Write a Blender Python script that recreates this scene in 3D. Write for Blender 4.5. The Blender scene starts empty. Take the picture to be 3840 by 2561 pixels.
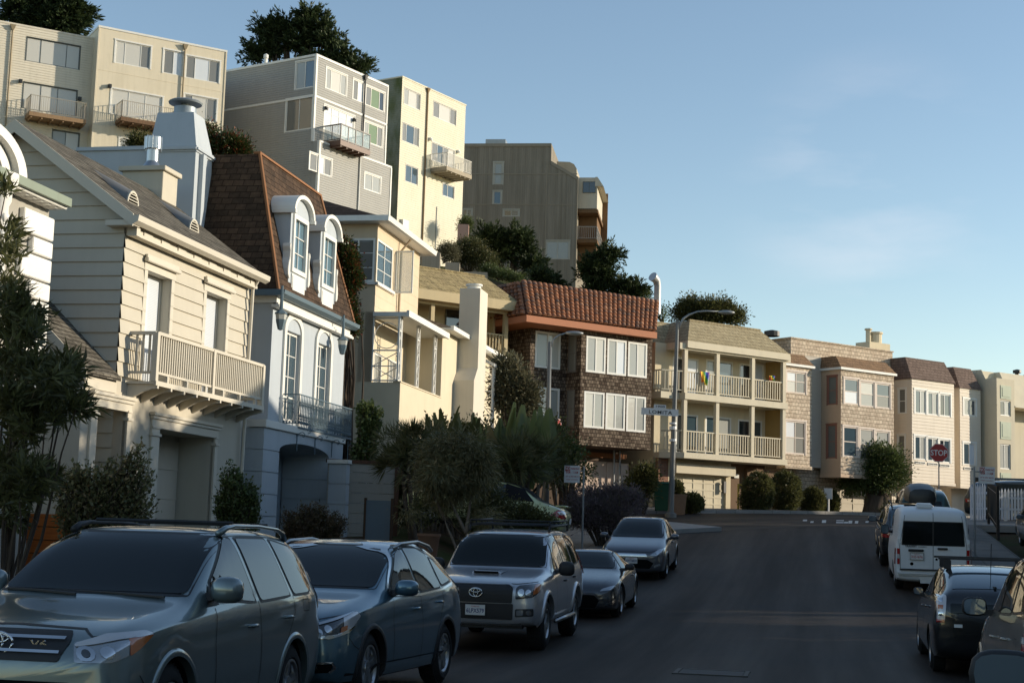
import bpy, bmesh, math, random
import numpy as np
from mathutils import Vector, Matrix
from mathutils.bvhtree import BVHTree
R = math.radians
rnd = random.Random(7)
C = bpy.context.scene.collection
SC = bpy.context.scene

# ------------------------------------------------------------------ camera
FPX, CX, CY = 5717.0, 1920.0, 1280.5          # focal length and centre in photograph pixels
PITCH, ROLL, CAMZ = R(7.26), 0.030, 1.6
cs, sn = math.cos(ROLL), math.sin(ROLL)
UPV = Vector((0, -math.sin(PITCH), math.cos(PITCH)))
CR = Vector((1, 0, 0)) * cs + UPV * sn
CU = Vector((-1, 0, 0)) * sn + UPV * cs
CF = Vector((0, math.cos(PITCH), math.sin(PITCH)))
cam = bpy.data.objects.new('camera', bpy.data.cameras.new('camera'))
C.objects.link(cam)
M = Matrix((CR, CU, -CF)).transposed().to_4x4()
M.translation = (0, 0, CAMZ)
cam.matrix_world = M
cam.data.sensor_width = 36.0
cam.data.lens = 36.0 * FPX / 3840.0
cam.data.clip_start = 0.05
cam.data.clip_end = 6000
SC.camera = cam

# ------------------------------------------------------------------ light
SUN_AZ, SUN_EL = R(85), R(13.5)
w = bpy.data.worlds.new('World'); SC.world = w; w.use_nodes = True
nt = w.node_tree; nt.nodes.clear()
out = nt.nodes.new('ShaderNodeOutputWorld'); bg = nt.nodes.new('ShaderNodeBackground')
sky = nt.nodes.new('ShaderNodeTexSky'); sky.sky_type = 'NISHITA'; sky.sun_disc = False
sky.sun_elevation = SUN_EL; sky.sun_rotation = SUN_AZ
sky.altitude = 200; sky.air_density = 1.0; sky.dust_density = 0.15; sky.ozone_density = 1.0
bg.inputs[1].default_value = 0.15
# thin wisps of cloud, fixed in the sky directions
tc = nt.nodes.new('ShaderNodeTexCoord'); mp = nt.nodes.new('ShaderNodeMapping')
mp.inputs['Scale'].default_value = (2.2, 2.2, 7.0); mp.inputs['Rotation'].default_value = (0.0, 0.10, 0.0)
nz = nt.nodes.new('ShaderNodeTexNoise'); nz.inputs['Scale'].default_value = 1.9; nz.inputs['Detail'].default_value = 7; nz.inputs['Roughness'].default_value = 0.55
cr = nt.nodes.new('ShaderNodeValToRGB'); cr.color_ramp.elements[0].position = 0.48; cr.color_ramp.elements[1].position = 0.80
cr.color_ramp.elements[1].color = (0.34, 0.34, 0.34, 1)
mx = nt.nodes.new('ShaderNodeMixRGB'); mx.inputs[2].default_value = (6.2, 5.7, 5.8, 1)
L = nt.links.new
L(tc.outputs['Generated'], mp.inputs[0]); L(mp.outputs[0], nz.inputs[0]); L(nz.outputs[0], cr.inputs[0])

dn = nt.nodes.new('ShaderNodeVectorMath'); dn.operation = 'DOT_PRODUCT'; dn.inputs[1].default_value = (0.226, 0.948, 0.223)
ms = nt.nodes.new('ShaderNodeMapRange'); ms.interpolation_type = 'SMOOTHSTEP'; ms.inputs[1].default_value = 0.9945; ms.inputs[2].default_value = 1.0; ml = nt.nodes.new('ShaderNodeMath'); ml.operation = 'MULTIPLY'
L(tc.outputs['Generated'], dn.inputs[0]); L(dn.outputs['Value'], ms.inputs[0]); L(ms.outputs[0], ml.inputs[0]); L(cr.outputs[0], ml.inputs[1])
L(ml.outputs[0], mx.inputs[0]); L(sky.outputs[0], mx.inputs[1]); L(mx.outputs[0], bg.inputs[0]); L(bg.outputs[0], out.inputs[0])
sd = Vector((math.sin(SUN_AZ) * math.cos(SUN_EL), math.cos(SUN_AZ) * math.cos(SUN_EL), math.sin(SUN_EL)))
sun = bpy.data.objects.new('sun', bpy.data.lights.new('sun', 'SUN')); C.objects.link(sun)
sun.data.energy = 4.1; sun.data.angle = R(0.6); sun.data.color = (1.0, 0.875, 0.69)
sun.rotation_euler = sd.to_track_quat('Z', 'Y').to_euler()
SC.view_settings.view_transform = 'Standard'; SC.view_settings.look = 'None'
SC.view_settings.exposure = 0.36; SC.view_settings.gamma = 1.0
SC.render.engine = 'CYCLES'
SC.cycles.max_bounces = 6; SC.cycles.diffuse_bounces = 3; SC.cycles.glossy_bounces = 3

# ------------------------------------------------------------------ picture <-> place
REG = {'A': (0, 0, 2.178125), 'B': (800, 0, 1.96038), 'C': (0, 650, 2.178125), 'D': (700, 650, 2.17714), 'E': (0, 1250, 2.090625),
       'F': (750, 1250, 1.96), 'G': (1200, 700, 2.24), 'H': (1400, 1350, 2.24), 'I': (1700, 450, 2.24), 'J': (1850, 1000, 1.65),
       'K': (2400, 1100, 1.7425), 'L': (3000, 1200, 1.95952), 'M': (0, 1860, 1.95917), 'N': (1000, 1900, 2.3725),
       'O': (1650, 1850, 2.205), 'Q': (3140, 1800, 2.06), 'W': (0, 0, 0.61224)}
def ray(g, x, y):
    a, b, s = REG[g]
    dx = (a + x / s - CX) / FPX; dy = (CY - b - y / s) / FPX
    return CF + CR * dx + CU * dy
def at(g, x, y, depth):                      # point on the sight line at a forward distance
    d = ray(g, x, y)
    return Vector((0, 0, CAMZ)) + d * (depth / d.y)
ST = R(11.5)                                 # the street runs this far right of the camera's heading
TD = Vector((math.sin(ST), math.cos(ST), 0)); RD = Vector((math.cos(ST), -math.sin(ST), 0))
def tr(t, r, z=0.0): return TD * t + RD * r + Vector((0, 0, z))
def at_r(g, x, y, r):                        # sight line meets the plane at street offset r
    d = ray(g, x, y)
    return Vector((0, 0, CAMZ)) + d * (r / d.dot(RD))
ZT = [(-400, .1), (-20, .1), (0, .1), (9, -.05), (15, -.12), (20, -.16), (25, -.11), (30, .08), (35, .32), (40, .65), (45, 1.05), (50, 1.5), (55, 1.95),
      (60, 2.37), (66, 2.78), (72, 3.03), (80, 3.15), (100, 3.2), (900, 3.2)]
_zx = [a for a, b in ZT]; _zy = [b for a, b in ZT]
def zs(t):
    return float(np.mean(np.interp([t - 3, t - 1.5, t, t + 1.5, t + 3], _zx, _zy)))
P0 = Vector((2.99, 68.0, 0)); RA = R(54.5)   # first corner and heading of the row of houses on the cross street
LD = Vector((math.sin(RA), math.cos(RA), 0)); LN = Vector((-math.cos(RA), math.sin(RA), 0))
def lp(s, w, z=0.0): return P0 + LD * s + LN * w + Vector((0, 0, z))
def sm(x): x = min(max(x, 0), 1); return x * x * (3 - 2 * x)
def zroad(x, y):
    p = Vector((x, y, 0)); return zs(p.dot(TD))
def zter(x, y):
    p = Vector((x, y, 0)); t = p.dot(TD); r = p.dot(RD); w_ = (p - P0).dot(LN)
    z = zs(t) - 0.17
    z += (0.32 + .6 * sm((t - 32) / 5)) * sm((-r - 8.5) / 2.2) * (1 if t < 62 else max(0, 1 - (t - 62) / 6)) * (1 - sm((w_ + 14) / 4))
    z += float(np.interp(w_, [7, 12, 20, 30, 40, 52, 80, 200], [0, 1.2, 6.2, 13.5, 17.8, 20.0, 24, 24])) * (1 - sm((x - 4) / 26.0))
    if w_ > 10: z += 0.5 * math.sin(x * .35) * math.sin(y * .27)
    if r > 6: z += 0.4 * sm((r - 6) / 6) * (1 - sm((w_ + 20) / 4))
    d = math.hypot(x, y - 60)
    if d > 260: z -= (d - 260) * 0.02
    return z

# ------------------------------------------------------------------ objects
def tag(o, label=None, cat=None, group=None, kind=None):
    if label: o['label'] = label
    if cat: o['category'] = cat
    if group: o['group'] = group
    if kind: o['kind'] = kind
    return o
def thing(name, label, cat, loc=(0, 0, 0), rz=0.0, group=None):
    o = bpy.data.objects.new(name, None); C.objects.link(o)
    o.location = loc; o.rotation_euler = (0, 0, rz); o.empty_display_size = 0.2
    return tag(o, label, cat, group)
ID = Matrix.Identity(4)
class MB:
    def __init__(s, M=ID): s.v = []; s.f = []; s.mi = []; s.M = M; s.m = 0
    def add(s, vs, fs, m=None):
        n = len(s.v); M = s.M
        s.v += [M @ Vector(p) for p in vs]
        for f in fs: s.f.append([i + n for i in f]); s.mi.append(s.m if m is None else m)
    def box(s, x0, x1, y0, y1, z0, z1, m=None):
        if x0 > x1: x0, x1 = x1, x0
        if y0 > y1: y0, y1 = y1, y0
        if z0 > z1: z0, z1 = z1, z0
        s.add([(x0, y0, z0), (x1, y0, z0), (x1, y1, z0), (x0, y1, z0), (x0, y0, z1), (x1, y0, z1), (x1, y1, z1), (x0, y1, z1)],
              [(0, 3, 2, 1), (4, 5, 6, 7), (0, 1, 5, 4), (1, 2, 6, 5), (2, 3, 7, 6), (3, 0, 4, 7)], m)
    def quad(s, *p, m=None): s.add(list(p), [tuple(range(len(p)))], m)
    def hexa(s, lo, hi, m=None):             # two quads joined to a solid
        s.add(list(lo) + list(hi), [(0, 3, 2, 1), (4, 5, 6, 7), (0, 1, 5, 4), (1, 2, 6, 5), (2, 3, 7, 6), (3, 0, 4, 7)], m)
    def prism(s, pts, d, m=None):            # polygon extruded by vector d
        n = len(pts); d = Vector(d); a = [Vector(p) for p in pts]
        s.add(a + [p + d for p in a], [tuple(range(n))[::-1], tuple(range(n, 2 * n))] + [(i, (i + 1) % n, (i + 1) % n + n, i + n) for i in range(n)], m)
    def tube(s, pts, r, n=8, m=None, cap=True):
        pts = [Vector(p) for p in pts]; rs = r if isinstance(r, (list, tuple)) else [r] * len(pts)
        vs = []; fs = []; up = None
        for i, p in enumerate(pts):
            a = pts[max(i - 1, 0)]; b = pts[min(i + 1, len(pts) - 1)]; d = (b - a).normalized()
            if up is None: up = Vector((0, 0, 1)) if abs(d.z) < .9 else Vector((1, 0, 0))
            x = d.cross(up)
            if x.length < 1e-4: x = d.orthogonal()
            x.normalize(); y = x.cross(d); up = y if abs(d.z) > .5 else up
            for k in range(n):
                t = 2 * math.pi * k / n; vs.append(p + x * math.cos(t) * rs[i] + y * math.sin(t) * rs[i])
        for i in range(len(pts) - 1):
            for k in range(n):
                a = i * n + k; b = i * n + (k + 1) % n; fs.append((a, b, b + n, a + n))
        if cap: fs += [tuple(range(n))[::-1], tuple(range(len(vs) - n, len(vs)))]
        s.add(vs, fs, m)
    def lathe(s, prof, c=(0, 0, 0), n=20, ax='z', m=None, a0=0, a1=2 * math.pi):
        vs = []; fs = []; c = Vector(c); full = abs(a1 - a0 - 2 * math.pi) < 1e-6; nn = n if full else n + 1
        for r_, h in prof:
            for k in range(nn):
                t = a0 + (a1 - a0) * k / n; q = (r_ * math.cos(t), r_ * math.sin(t), h)
                if ax == 'y': q = (q[0], h, q[1])
                if ax == 'x': q = (h, q[0], q[1])
                vs.append(c + Vector(q))
        for i in range(len(prof) - 1):
            for k in range(n):
                a = i * nn + k; b = i * nn + (k + 1) % nn; fs.append((a, b, b + nn, a + nn))
        s.add(vs, fs, m)
    def ball(s, c, r, n=12, m=None):
        rx, ry, rz = r if isinstance(r, (list, tuple)) else (r, r, r)
        vs = [(c[0], c[1], c[2] - rz)]; h = n // 2
        for i in range(1, h):
            p = -math.pi / 2 + math.pi * i / h
            for k in range(n):
                t = 2 * math.pi * k / n; vs.append((c[0] + rx * math.cos(p) * math.cos(t), c[1] + ry * math.cos(p) * math.sin(t), c[2] + rz * math.sin(p)))
        vs.append((c[0], c[1], c[2] + rz)); fs = []
        for k in range(n): fs.append((0, 1 + (k + 1) % n, 1 + k))
        for i in range(h - 2):
            for k in range(n):
                a = 1 + i * n + k; b = 1 + i * n + (k + 1) % n; fs.append((a, b, b + n, a + n))
        e = len(vs) - 1; q = 1 + (h - 2) * n
        for k in range(n): fs.append((q + k, q + (k + 1) % n, e))
        s.add(vs, fs, m)
    def build(s, name, mats, parent=None, smooth=False, angle=None, bevel=0, fix=True):
        if not s.v: return None
        me = bpy.data.meshes.new(name); me.from_pydata([tuple(p) for p in s.v], [], s.f)
        ml = mats if isinstance(mats, (list, tuple)) else [mats]
        for m in ml: me.materials.append(m)
        if len(ml) > 1: me.polygons.foreach_set('material_index', s.mi)
        if fix or bevel:
            bm = bmesh.new(); bm.from_mesh(me)
            if bevel:
                bmesh.ops.remove_doubles(bm, verts=bm.verts, dist=1e-5)
                es = [e for e in bm.edges if len(e.link_faces) == 2 and e.calc_face_angle(0) > .6]
                bmesh.ops.bevel(bm, geom=es, offset=bevel, segments=2, affect='EDGES', clamp_overlap=True)
            bmesh.ops.recalc_face_normals(bm, faces=bm.faces)
            bm.to_mesh(me); bm.free()
        if smooth: me.polygons.foreach_set('use_smooth', [True] * len(me.polygons))
        if smooth and angle: me.set_sharp_from_angle(angle=R(angle))
        o = bpy.data.objects.new(name, me); C.objects.link(o); o.parent = parent
        return o
def struct(name, mb, m, **k):
    o = mb.build(name, m, **k); o['kind'] = 'structure'; return o
def textmesh(s, size, M, depth=.002, bold=False, spacing=1.0, width=None):
    cu = bpy.data.curves.new('t', 'FONT'); cu.body = s; cu.size = size; cu.extrude = depth; cu.align_x = 'CENTER'; cu.align_y = 'CENTER'; cu.space_character = spacing
    if bold: cu.offset = size * .018
    cu.resolution_u = 3
    o = bpy.data.objects.new('t', cu); C.objects.link(o); bpy.context.view_layer.update()
    me = bpy.data.meshes.new_from_object(o.evaluated_get(bpy.context.evaluated_depsgraph_get()))
    mb = MB(M); sx = 1.0
    if width:
        xs = [v.co.x for v in me.vertices]; sx = width / max(1e-6, max(xs) - min(xs))
    mb.add([(v.co.x * sx, v.co.y, v.co.z) for v in me.vertices], [tuple(p.vertices) for p in me.polygons])
    bpy.data.objects.remove(o); bpy.data.curves.remove(cu); bpy.data.meshes.remove(me)
    return mb

# ------------------------------------------------------------------ materials
class NT:
    def __init__(s, name):
        s.m = bpy.data.materials.new(name); s.m.use_nodes = True; s.t = s.m.node_tree; s.t.nodes.clear()
        s.o = s.n('ShaderNodeOutputMaterial'); s.b = s.n('ShaderNodeBsdfPrincipled'); s.l(s.b.outputs[0], s.o.inputs[0])
        s.tc = s.n('ShaderNodeTexCoord')
    def n(s, t, **k):
        x = s.t.nodes.new(t)
        for a, v in k.items(): setattr(x, a, v)
        return x
    def l(s, a, b): s.t.links.new(a, b)
    def map(s, sc=(1, 1, 1), src=None):
        m = s.n('ShaderNodeMapping'); m.inputs['Scale'].default_value = sc; s.l(src or s.tc.outputs['Object'], m.inputs[0]); return m.outputs[0]
    def noise(s, scale, detail=4, rough=.5, sc=(1, 1, 1), src=None):
        x = s.n('ShaderNodeTexNoise'); x.inputs['Scale'].default_value = scale; x.inputs['Detail'].default_value = detail; x.inputs['Roughness'].default_value = rough
        s.l(s.map(sc, src), x.inputs[0]); return x.outputs[0]
    def ramp(s, src, a, b, c0=(0, 0, 0, 1), c1=(1, 1, 1, 1)):
        r = s.n('ShaderNodeValToRGB'); e = r.color_ramp.elements; e[0].position = a; e[1].position = b; e[0].color = c0; e[1].color = c1
        s.l(src, r.inputs[0]); return r.outputs[0]
    def mix(s, f, a, b, mode='MIX'):
        x = s.n('ShaderNodeMixRGB'); x.blend_type = mode
        for i, v in ((0, f), (1, a), (2, b)):
            if isinstance(v, (int, float)): x.inputs[i].default_value = v
            elif isinstance(v, tuple): x.inputs[i].default_value = (v + (1,))[:4]
            else: s.l(v, x.inputs[i])
        return x.outputs[0]
    def math(s, op, a, b=0.0):
        x = s.n('ShaderNodeMath', operation=op)
        for i, v in ((0, a), (1, b)):
            if isinstance(v, (int, float)): x.inputs[i].default_value = v
            else: s.l(v, x.inputs[i])
        return x.outputs[0]
    def bump(s, h, strength=.3, dist=.01):
        x = s.n('ShaderNodeBump'); x.inputs['Strength'].default_value = strength; x.inputs['Distance'].default_value = dist
        s.l(h, x.inputs['Height']); s.l(x.outputs[0], s.b.inputs['Normal'])
    def set(s, **k):
        for a, v in k.items():
            i = s.b.inputs[a.replace('_', ' ')]
            if isinstance(v, (int, float)): i.default_value = v
            elif isinstance(v, tuple): i.default_value = (v + (1,))[:4]
            else: s.l(v, i)
def mul(c, k): return tuple(min(1, x * k) for x in c[:3])
MC = {}
def memo(f):
    def g(*a, **k):
        key = (f.__name__, a, tuple(sorted(k.items())))
        if key not in MC: MC[key] = f(*a, **k)
        return MC[key]
    return g
@memo
def paint(name, c, rough=.6, stain=.25, dirt=(.12, .11, .08), fine=.15):
    """painted wall or board: faint mottling, rain streaks, small bump"""
    n = NT(name)
    a = n.ramp(n.noise(1.1, 5, .6), .35, .75); st = n.ramp(n.noise(1.6, 5, .65, (2.2, 2.2, .16)), .48, .85)
    col = n.mix(n.math('MULTIPLY', a, .5), c, mul(c, .86)); col = n.mix(n.math('MULTIPLY', st, stain), col, dirt)
    n.set(Base_Color=col, Roughness=rough, Specular_IOR_Level=.25)
    n.bump(n.noise(60, 3), fine, .006); return n.m
@memo
def grain(name, c, c2, rough=.8, sc=(30, 30, 1.2)):
    n = NT(name); f = n.ramp(n.noise(1.0, 5, .6, sc), .3, .7)
    n.set(Base_Color=n.mix(f, c, c2), Roughness=rough, Specular_IOR_Level=.2); n.bump(n.noise(1.0, 4, .6, sc), .3, .01); return n.m
@memo
def shingle(name, c1, c2, w_=.22, h=.16, mortar=.010, mc=(.02, .018, .015), bump=.9, streak=0.0, lap=.5):
    n = NT(name)
    sp = n.n('ShaderNodeSeparateXYZ'); n.l(n.tc.outputs['Object'], sp.inputs[0])
    cb = n.n('ShaderNodeCombineXYZ'); n.l(n.math('ADD', sp.outputs[0], sp.outputs[1]), cb.inputs[0])
    wob = n.math('MULTIPLY', n.math('SUBTRACT', n.noise(2.5, 3), .5), h * .35)
    n.l(n.math('ADD', sp.outputs[2], wob), cb.inputs[1])
    br = n.n('ShaderNodeTexBrick'); br.offset = .5
    for k, v in (('Scale', 1.0), ('Mortar Size', mortar), ('Mortar Smooth', .2), ('Bias', 0.0), ('Brick Width', w_), ('Row Height', h)): br.inputs[k].default_value = v
    br.inputs['Color1'].default_value = c1 + (1,); br.inputs['Color2'].default_value = c2 + (1,); br.inputs['Mortar'].default_value = mc + (1,)
    n.l(cb.outputs[0], br.inputs[0])
    v = n.ramp(n.noise(7, 4, .7), .3, .75, (.7, .7, .7, 1), (1.25, 1.25, 1.25, 1))
    col = n.mix(1.0, br.outputs[0], v, 'MULTIPLY')
    if streak: col = n.mix(n.math('MULTIPLY', n.ramp(n.noise(3, 5, .7, (2, 2, .3)), .5, .8), streak), col, mul(c1, .4))
    n.set(Base_Color=col, Roughness=.9, Specular_IOR_Level=.15)
    fr = n.math('FRACT', n.math('DIVIDE', n.math('ADD', sp.outputs[2], wob), h))
    hh = n.math('SUBTRACT', n.math('MULTIPLY', n.math('SUBTRACT', 1.0, fr), lap), n.math('MULTIPLY', br.outputs[1], .8))
    hh = n.math('ADD', hh, n.math('MULTIPLY', n.noise(14, 4, .7), .5))
    n.bump(hh, bump, .035); return n.m
@memo
def plain(name, c, rough=.5, metal=0.0, spec=.5, coat=0.0, bump=0.0):
    n = NT(name); f = n.ramp(n.noise(4, 4, .6), .3, .8)
    n.set(Base_Color=n.mix(f, c, mul(c, .82)), Roughness=rough, Metallic=metal, Specular_IOR_Level=spec, Coat_Weight=coat, Coat_Roughness=.05)
    if bump: n.bump(n.noise(25, 4), bump, .01)
    return n.m
@memo
def glass(name='window_glass', c=(.02, .025, .03), rough=.04):
    n = NT(name); n.set(Base_Color=c, Roughness=rough, Specular_IOR_Level=1.0, IOR=1.6)
    n.bump(n.noise(1.3, 2), .12, .02); return n.m
@memo
def curtain(name, c, f=9.0):
    n = NT(name); x = n.n('ShaderNodeTexWave', wave_type='BANDS', bands_direction='X'); x.inputs['Scale'].default_value = f; x.inputs['Distortion'].default_value = 1.5
    sp = n.n('ShaderNodeSeparateXYZ'); n.l(n.tc.outputs['Object'], sp.inputs[0]); cb = n.n('ShaderNodeCombineXYZ'); n.l(n.math('ADD', sp.outputs[0], sp.outputs[1]), cb.inputs[0])
    n.l(cb.outputs[0], x.inputs[0])
    n.set(Base_Color=n.mix(x.outputs[1], c, mul(c, .72)), Roughness=.7, Coat_Weight=1.0, Coat_Roughness=.03, Coat_IOR=1.6); return n.m
@memo
def blinds(name, c):
    n = NT(name); x = n.n('ShaderNodeTexWave', wave_type='BANDS', bands_direction='Z'); x.inputs['Scale'].default_value = 9.0
    n.l(n.tc.outputs['Object'], x.inputs[0])
    n.set(Base_Color=n.mix(x.outputs[1], c, mul(c, .8)), Roughness=.6, Coat_Weight=1.0, Coat_Roughness=.03, Coat_IOR=1.5); return n.m
@memo
def leafmat(name, c1, c2, c3=None, rough=.45, trans=.25):
    n = NT(name); g = n.n('ShaderNodeNewGeometry'); r_ = n.n('ShaderNodeValToRGB'); e = r_.color_ramp.elements
    e[0].color = c1 + (1,); e[1].color = c2 + (1,); e[1].position = .8
    if c3: x = e.new(.93); x.color = c3 + (1,)
    n.l(g.outputs['Random Per Island'], r_.inputs[0])
    big = n.ramp(n.noise(.9, 3), .3, .7, (.75, .75, .75, 1), (1.2, 1.2, 1.2, 1)); col = n.mix(1.0, r_.outputs[0], big, 'MULTIPLY')
    n.set(Base_Color=col, Roughness=rough, Specular_IOR_Level=.35)
    tb = n.n('ShaderNodeBsdfTranslucent'); n.l(col, tb.inputs[0]); ms = n.n('ShaderNodeMixShader'); ms.inputs[0].default_value = trans
    n.l(n.b.outputs[0], ms.inputs[1]); n.l(tb.outputs[0], ms.inputs[2]); n.l(ms.outputs[0], n.o.inputs[0]); return n.m
GL = glass(); GLB = glass('sky_glass', (.05, .08, .10), .03)
CUR = curtain('pale_curtain', (.62, .60, .53)); CURG = curtain('grey_curtain', (.36, .37, .34)); BLI = blinds('white_blinds', (.66, .70, .74)); CURD = curtain('dim_curtain', (.17, .17, .15)); CURN = curtain('green_curtain', (.12, .20, .06))
WHT = paint('white_trim', (.74, .73, .68), .5, .12); IRON = plain('black_iron', (.02, .02, .02), .45)
ALU = plain('grey_metal', (.35, .36, .36), .4, .8); KINDS = {'g': GL, 'b': GLB, 'c': CUR, 'd': CURG, 'l': BLI, 'n': CURN, 'k': CURD}

# ------------------------------------------------------------------ buildings
class Face:
    """a wall plane of a building: s runs along it, d into the wall"""
    def __init__(s, B, kind, c): s.B = B; s.kind = kind; s.c = c; s.holes = []
    @property
    def M(s):
        c = s.c
        if s.kind == 'F': return Matrix(((1, 0, 0, 0), (0, 1, 0, c), (0, 0, 1, 0), (0, 0, 0, 1)))
        return Matrix(((0, 1, 0, c), (1, 0, 0, 0), (0, 0, 1, 0), (0, 0, 0, 1)))
    def px(s, g, x, y): return s.B.px(g, x, y, s.c) if s.kind == 'F' else s.B.pxs(g, x, y, s.c)
    def rect(s, g, x0, y0, x1, y1):
        a = s.px(g, x0, y0); b = s.px(g, x1, y1)
        return min(a[0], b[0]), max(a[0], b[0]), min(a[1], b[1]), max(a[1], b[1])
class Bld:
    def __init__(s, name, label, cat, p, z, az, group=None):
        s.O = Vector((p[0], p[1], z)); s.az = az; s.a = Vector((math.sin(az), math.cos(az), 0)); s.b = Vector((-math.cos(az), math.sin(az), 0))
        s.e = thing(name, label, cat, s.O, R(90) - az, group)
    def px(s, g, x, y, yy=0.0):
        d = ray(g, x, y); o = Vector((0, 0, CAMZ)) - s.O; k = (yy - o.dot(s.b)) / d.dot(s.b); p = o + d * k
        return p.dot(s.a), p.z
    def pxs(s, g, x, y, xx=0.0):
        d = ray(g, x, y); o = Vector((0, 0, CAMZ)) - s.O; k = (xx - o.dot(s.a)) / d.dot(s.a); p = o + d * k
        return p.dot(s.b), p.z
    def on(s, g, x, y, p, n):               # sight line meets a plane given in the building's frame
        d = ray(g, x, y); N = s.a * n[0] + s.b * n[1] + Vector((0, 0, n[2])); o = Vector((0, 0, CAMZ)); Pw = s.W(*p)
        q = o + d * ((Pw - o).dot(N) / d.dot(N)) - s.O; return Vector((q.dot(s.a), q.dot(s.b), q.z))
    def reach(s, g, x, y, x0):              # how far in front of the wall a corner at x0 stands
        return -s.pxs(g, x, y, x0)[0]
    def front(s, y=0.0): return Face(s, 'F', y)
    def side(s, x=0.0): return Face(s, 'S', x)
    def W(s, x, y, z): return s.O + s.a * x + s.b * y + Vector((0, 0, z))
def part(mb, name, m, B, **k): return mb.build(name, m, B.e if isinstance(B, Bld) else B, **k)
def wallp(mb, fr, s0, s1, z0, z1, course=None, lap=.02, reveal=.12, rng=None, m=None):
    """wall plane with its openings cut out; lapped boards if course is given"""
    old = mb.M; mb.M = fr.M
    H = [h for h in fr.holes if h[1] > s0 and h[0] < s1 and h[3] > z0 and h[2] < z1]
    zl = {z0, z1} | {z for h in H for z in h[2:4] if z0 < z < z1}
    if course:
        k = math.ceil(z0 / course)
        while k * course < z1: zl.add(k * course); k += 1
    if rng and not course:
        zl |= {z0 + (z1 - z0) * i / 24 for i in range(25)}
    zl = sorted(zl)
    for i in range(len(zl) - 1):
        za, zb = zl[i], zl[i + 1]
        if zb - za < 1e-5: continue
        zm = (za + zb) / 2
        if course:
            b = math.floor(zm / course + 1e-7) * course
            oa = -lap * (1 - (za - b) / course); ob = -lap * (1 - (zb - b) / course)
        else: oa = ob = 0.0
        A = rng(za) if rng else (s0, s1); Bn = rng(zb) if rng else (s0, s1)
        hs = sorted([h for h in H if h[2] < zm < h[3]]); cur = None
        segs = []; c0 = None
        for h in hs: segs.append((c0, h[0])); c0 = h[1]
        segs.append((c0, None))
        for p, q in segs:
            pa = A[0] if p is None else p; pb = Bn[0] if p is None else p; qa = A[1] if q is None else q; qb = Bn[1] if q is None else q
            if qa - pa < 1e-4 and qb - pb < 1e-4: continue
            mb.quad((pa, oa, za), (qa, oa, za), (qb, ob, zb), (pb, ob, zb), m=m)
            if course and abs(za - b) < 1e-6: mb.quad((pa, oa, za), (qa, oa, za), (qa, 0, za), (pa, 0, za), m=m)
    for a, b, c, d in H:
        for q in (((a, 0, c), (a, 0, d)), ((b, 0, c), (b, 0, d)), ((a, 0, c), (b, 0, c)), ((a, 0, d), (b, 0, d))):
            (x0, _, z_0), (x1, _, z_1) = q
            mb.quad((x0, -.003, z_0), (x1, -.003, z_1), (x1, reveal, z_1), (x0, reveal, z_0), m=m)
    mb.M = old
def window(B, fr, rect, cols=(.5,), kinds='gg', rows=(), fm=None, fw=.05, rec=.06, case=.0, cm=None, sill=False, name='window', hole=True, proud=0.0, mun=()):
    """a window: frame mesh, each glazed field a pane under it"""
    s0, s1, z0, z1 = rect; fm = fm or WHT
    if hole: fr.holes.append(rect)
    mb = MB(fr.M); d0, d1 = rec - .03 - proud, rec + .03
    if not hole: d0, d1 = -.05 - proud, .0
    mb.box(s0, s0 + fw, d0, d1, z0, z1); mb.box(s1 - fw, s1, d0, d1, z0, z1); mb.box(s0 + fw, s1 - fw, d0, d1, z0, z0 + fw); mb.box(s0 + fw, s1 - fw, d0, d1, z1 - fw, z1)
    xs = [s0 + fw] + [s0 + (s1 - s0) * c for c in cols] + [s1 - fw]
    rev = fr.kind == 'S'
    if rev: xs = [s0 + fw] + [s1 - (s1 - s0) * c for c in reversed(cols)] + [s1 - fw]
    for x in xs[1:-1]: mb.box(x - fw * .35, x + fw * .35, d0 + .008, d1, z0 + fw, z1 - fw)
    zl = [z0 + (z1 - z0) * c for c in rows]
    for z in zl: mb.box(s0 + fw, s1 - fw, d0 + .012, d1, z - fw * .3, z + fw * .3)
    for c in mun:
        z = z0 + (z1 - z0) * c; mb.box(s0 + fw, s1 - fw, d0 + .018, d1, z - .011, z + .011)
    if case:
        p = -.03 - proud
        mb.box(s0 - case, s0, p, .012, z0 - case * .3, z1); mb.box(s1, s1 + case, p, .012, z0 - case * .3, z1); mb.box(s0 - case * 1.2, s1 + case * 1.2, p - .01, .012, z1, z1 + case)
    if sill: mb.box(s0 - case - .04, s1 + case + .04, -.08, .012, z0 - .06 - case * .3, z0 - case * .3 - .002)
    o = part(mb, name, fm, B)
    zz = [z0 + fw] + zl + [z1 - fw]; i = 0
    kk = kinds[::-1] if rev else kinds
    for a in range(len(xs) - 1):
        for b in range(len(zz) - 1):
            k = kk[(a if len(kinds) <= len(xs) - 1 else i) % len(kinds)]; i += 1
            pm = MB(fr.M); dd = (d0 + d1) / 2 if hole else -.02
            pm.box(xs[a] - .004, xs[a + 1] + .004, dd, dd + .012, zz[b] - .004, zz[b + 1] + .004)
            pm.build('pane', KINDS[k], o)
    return o
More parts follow.
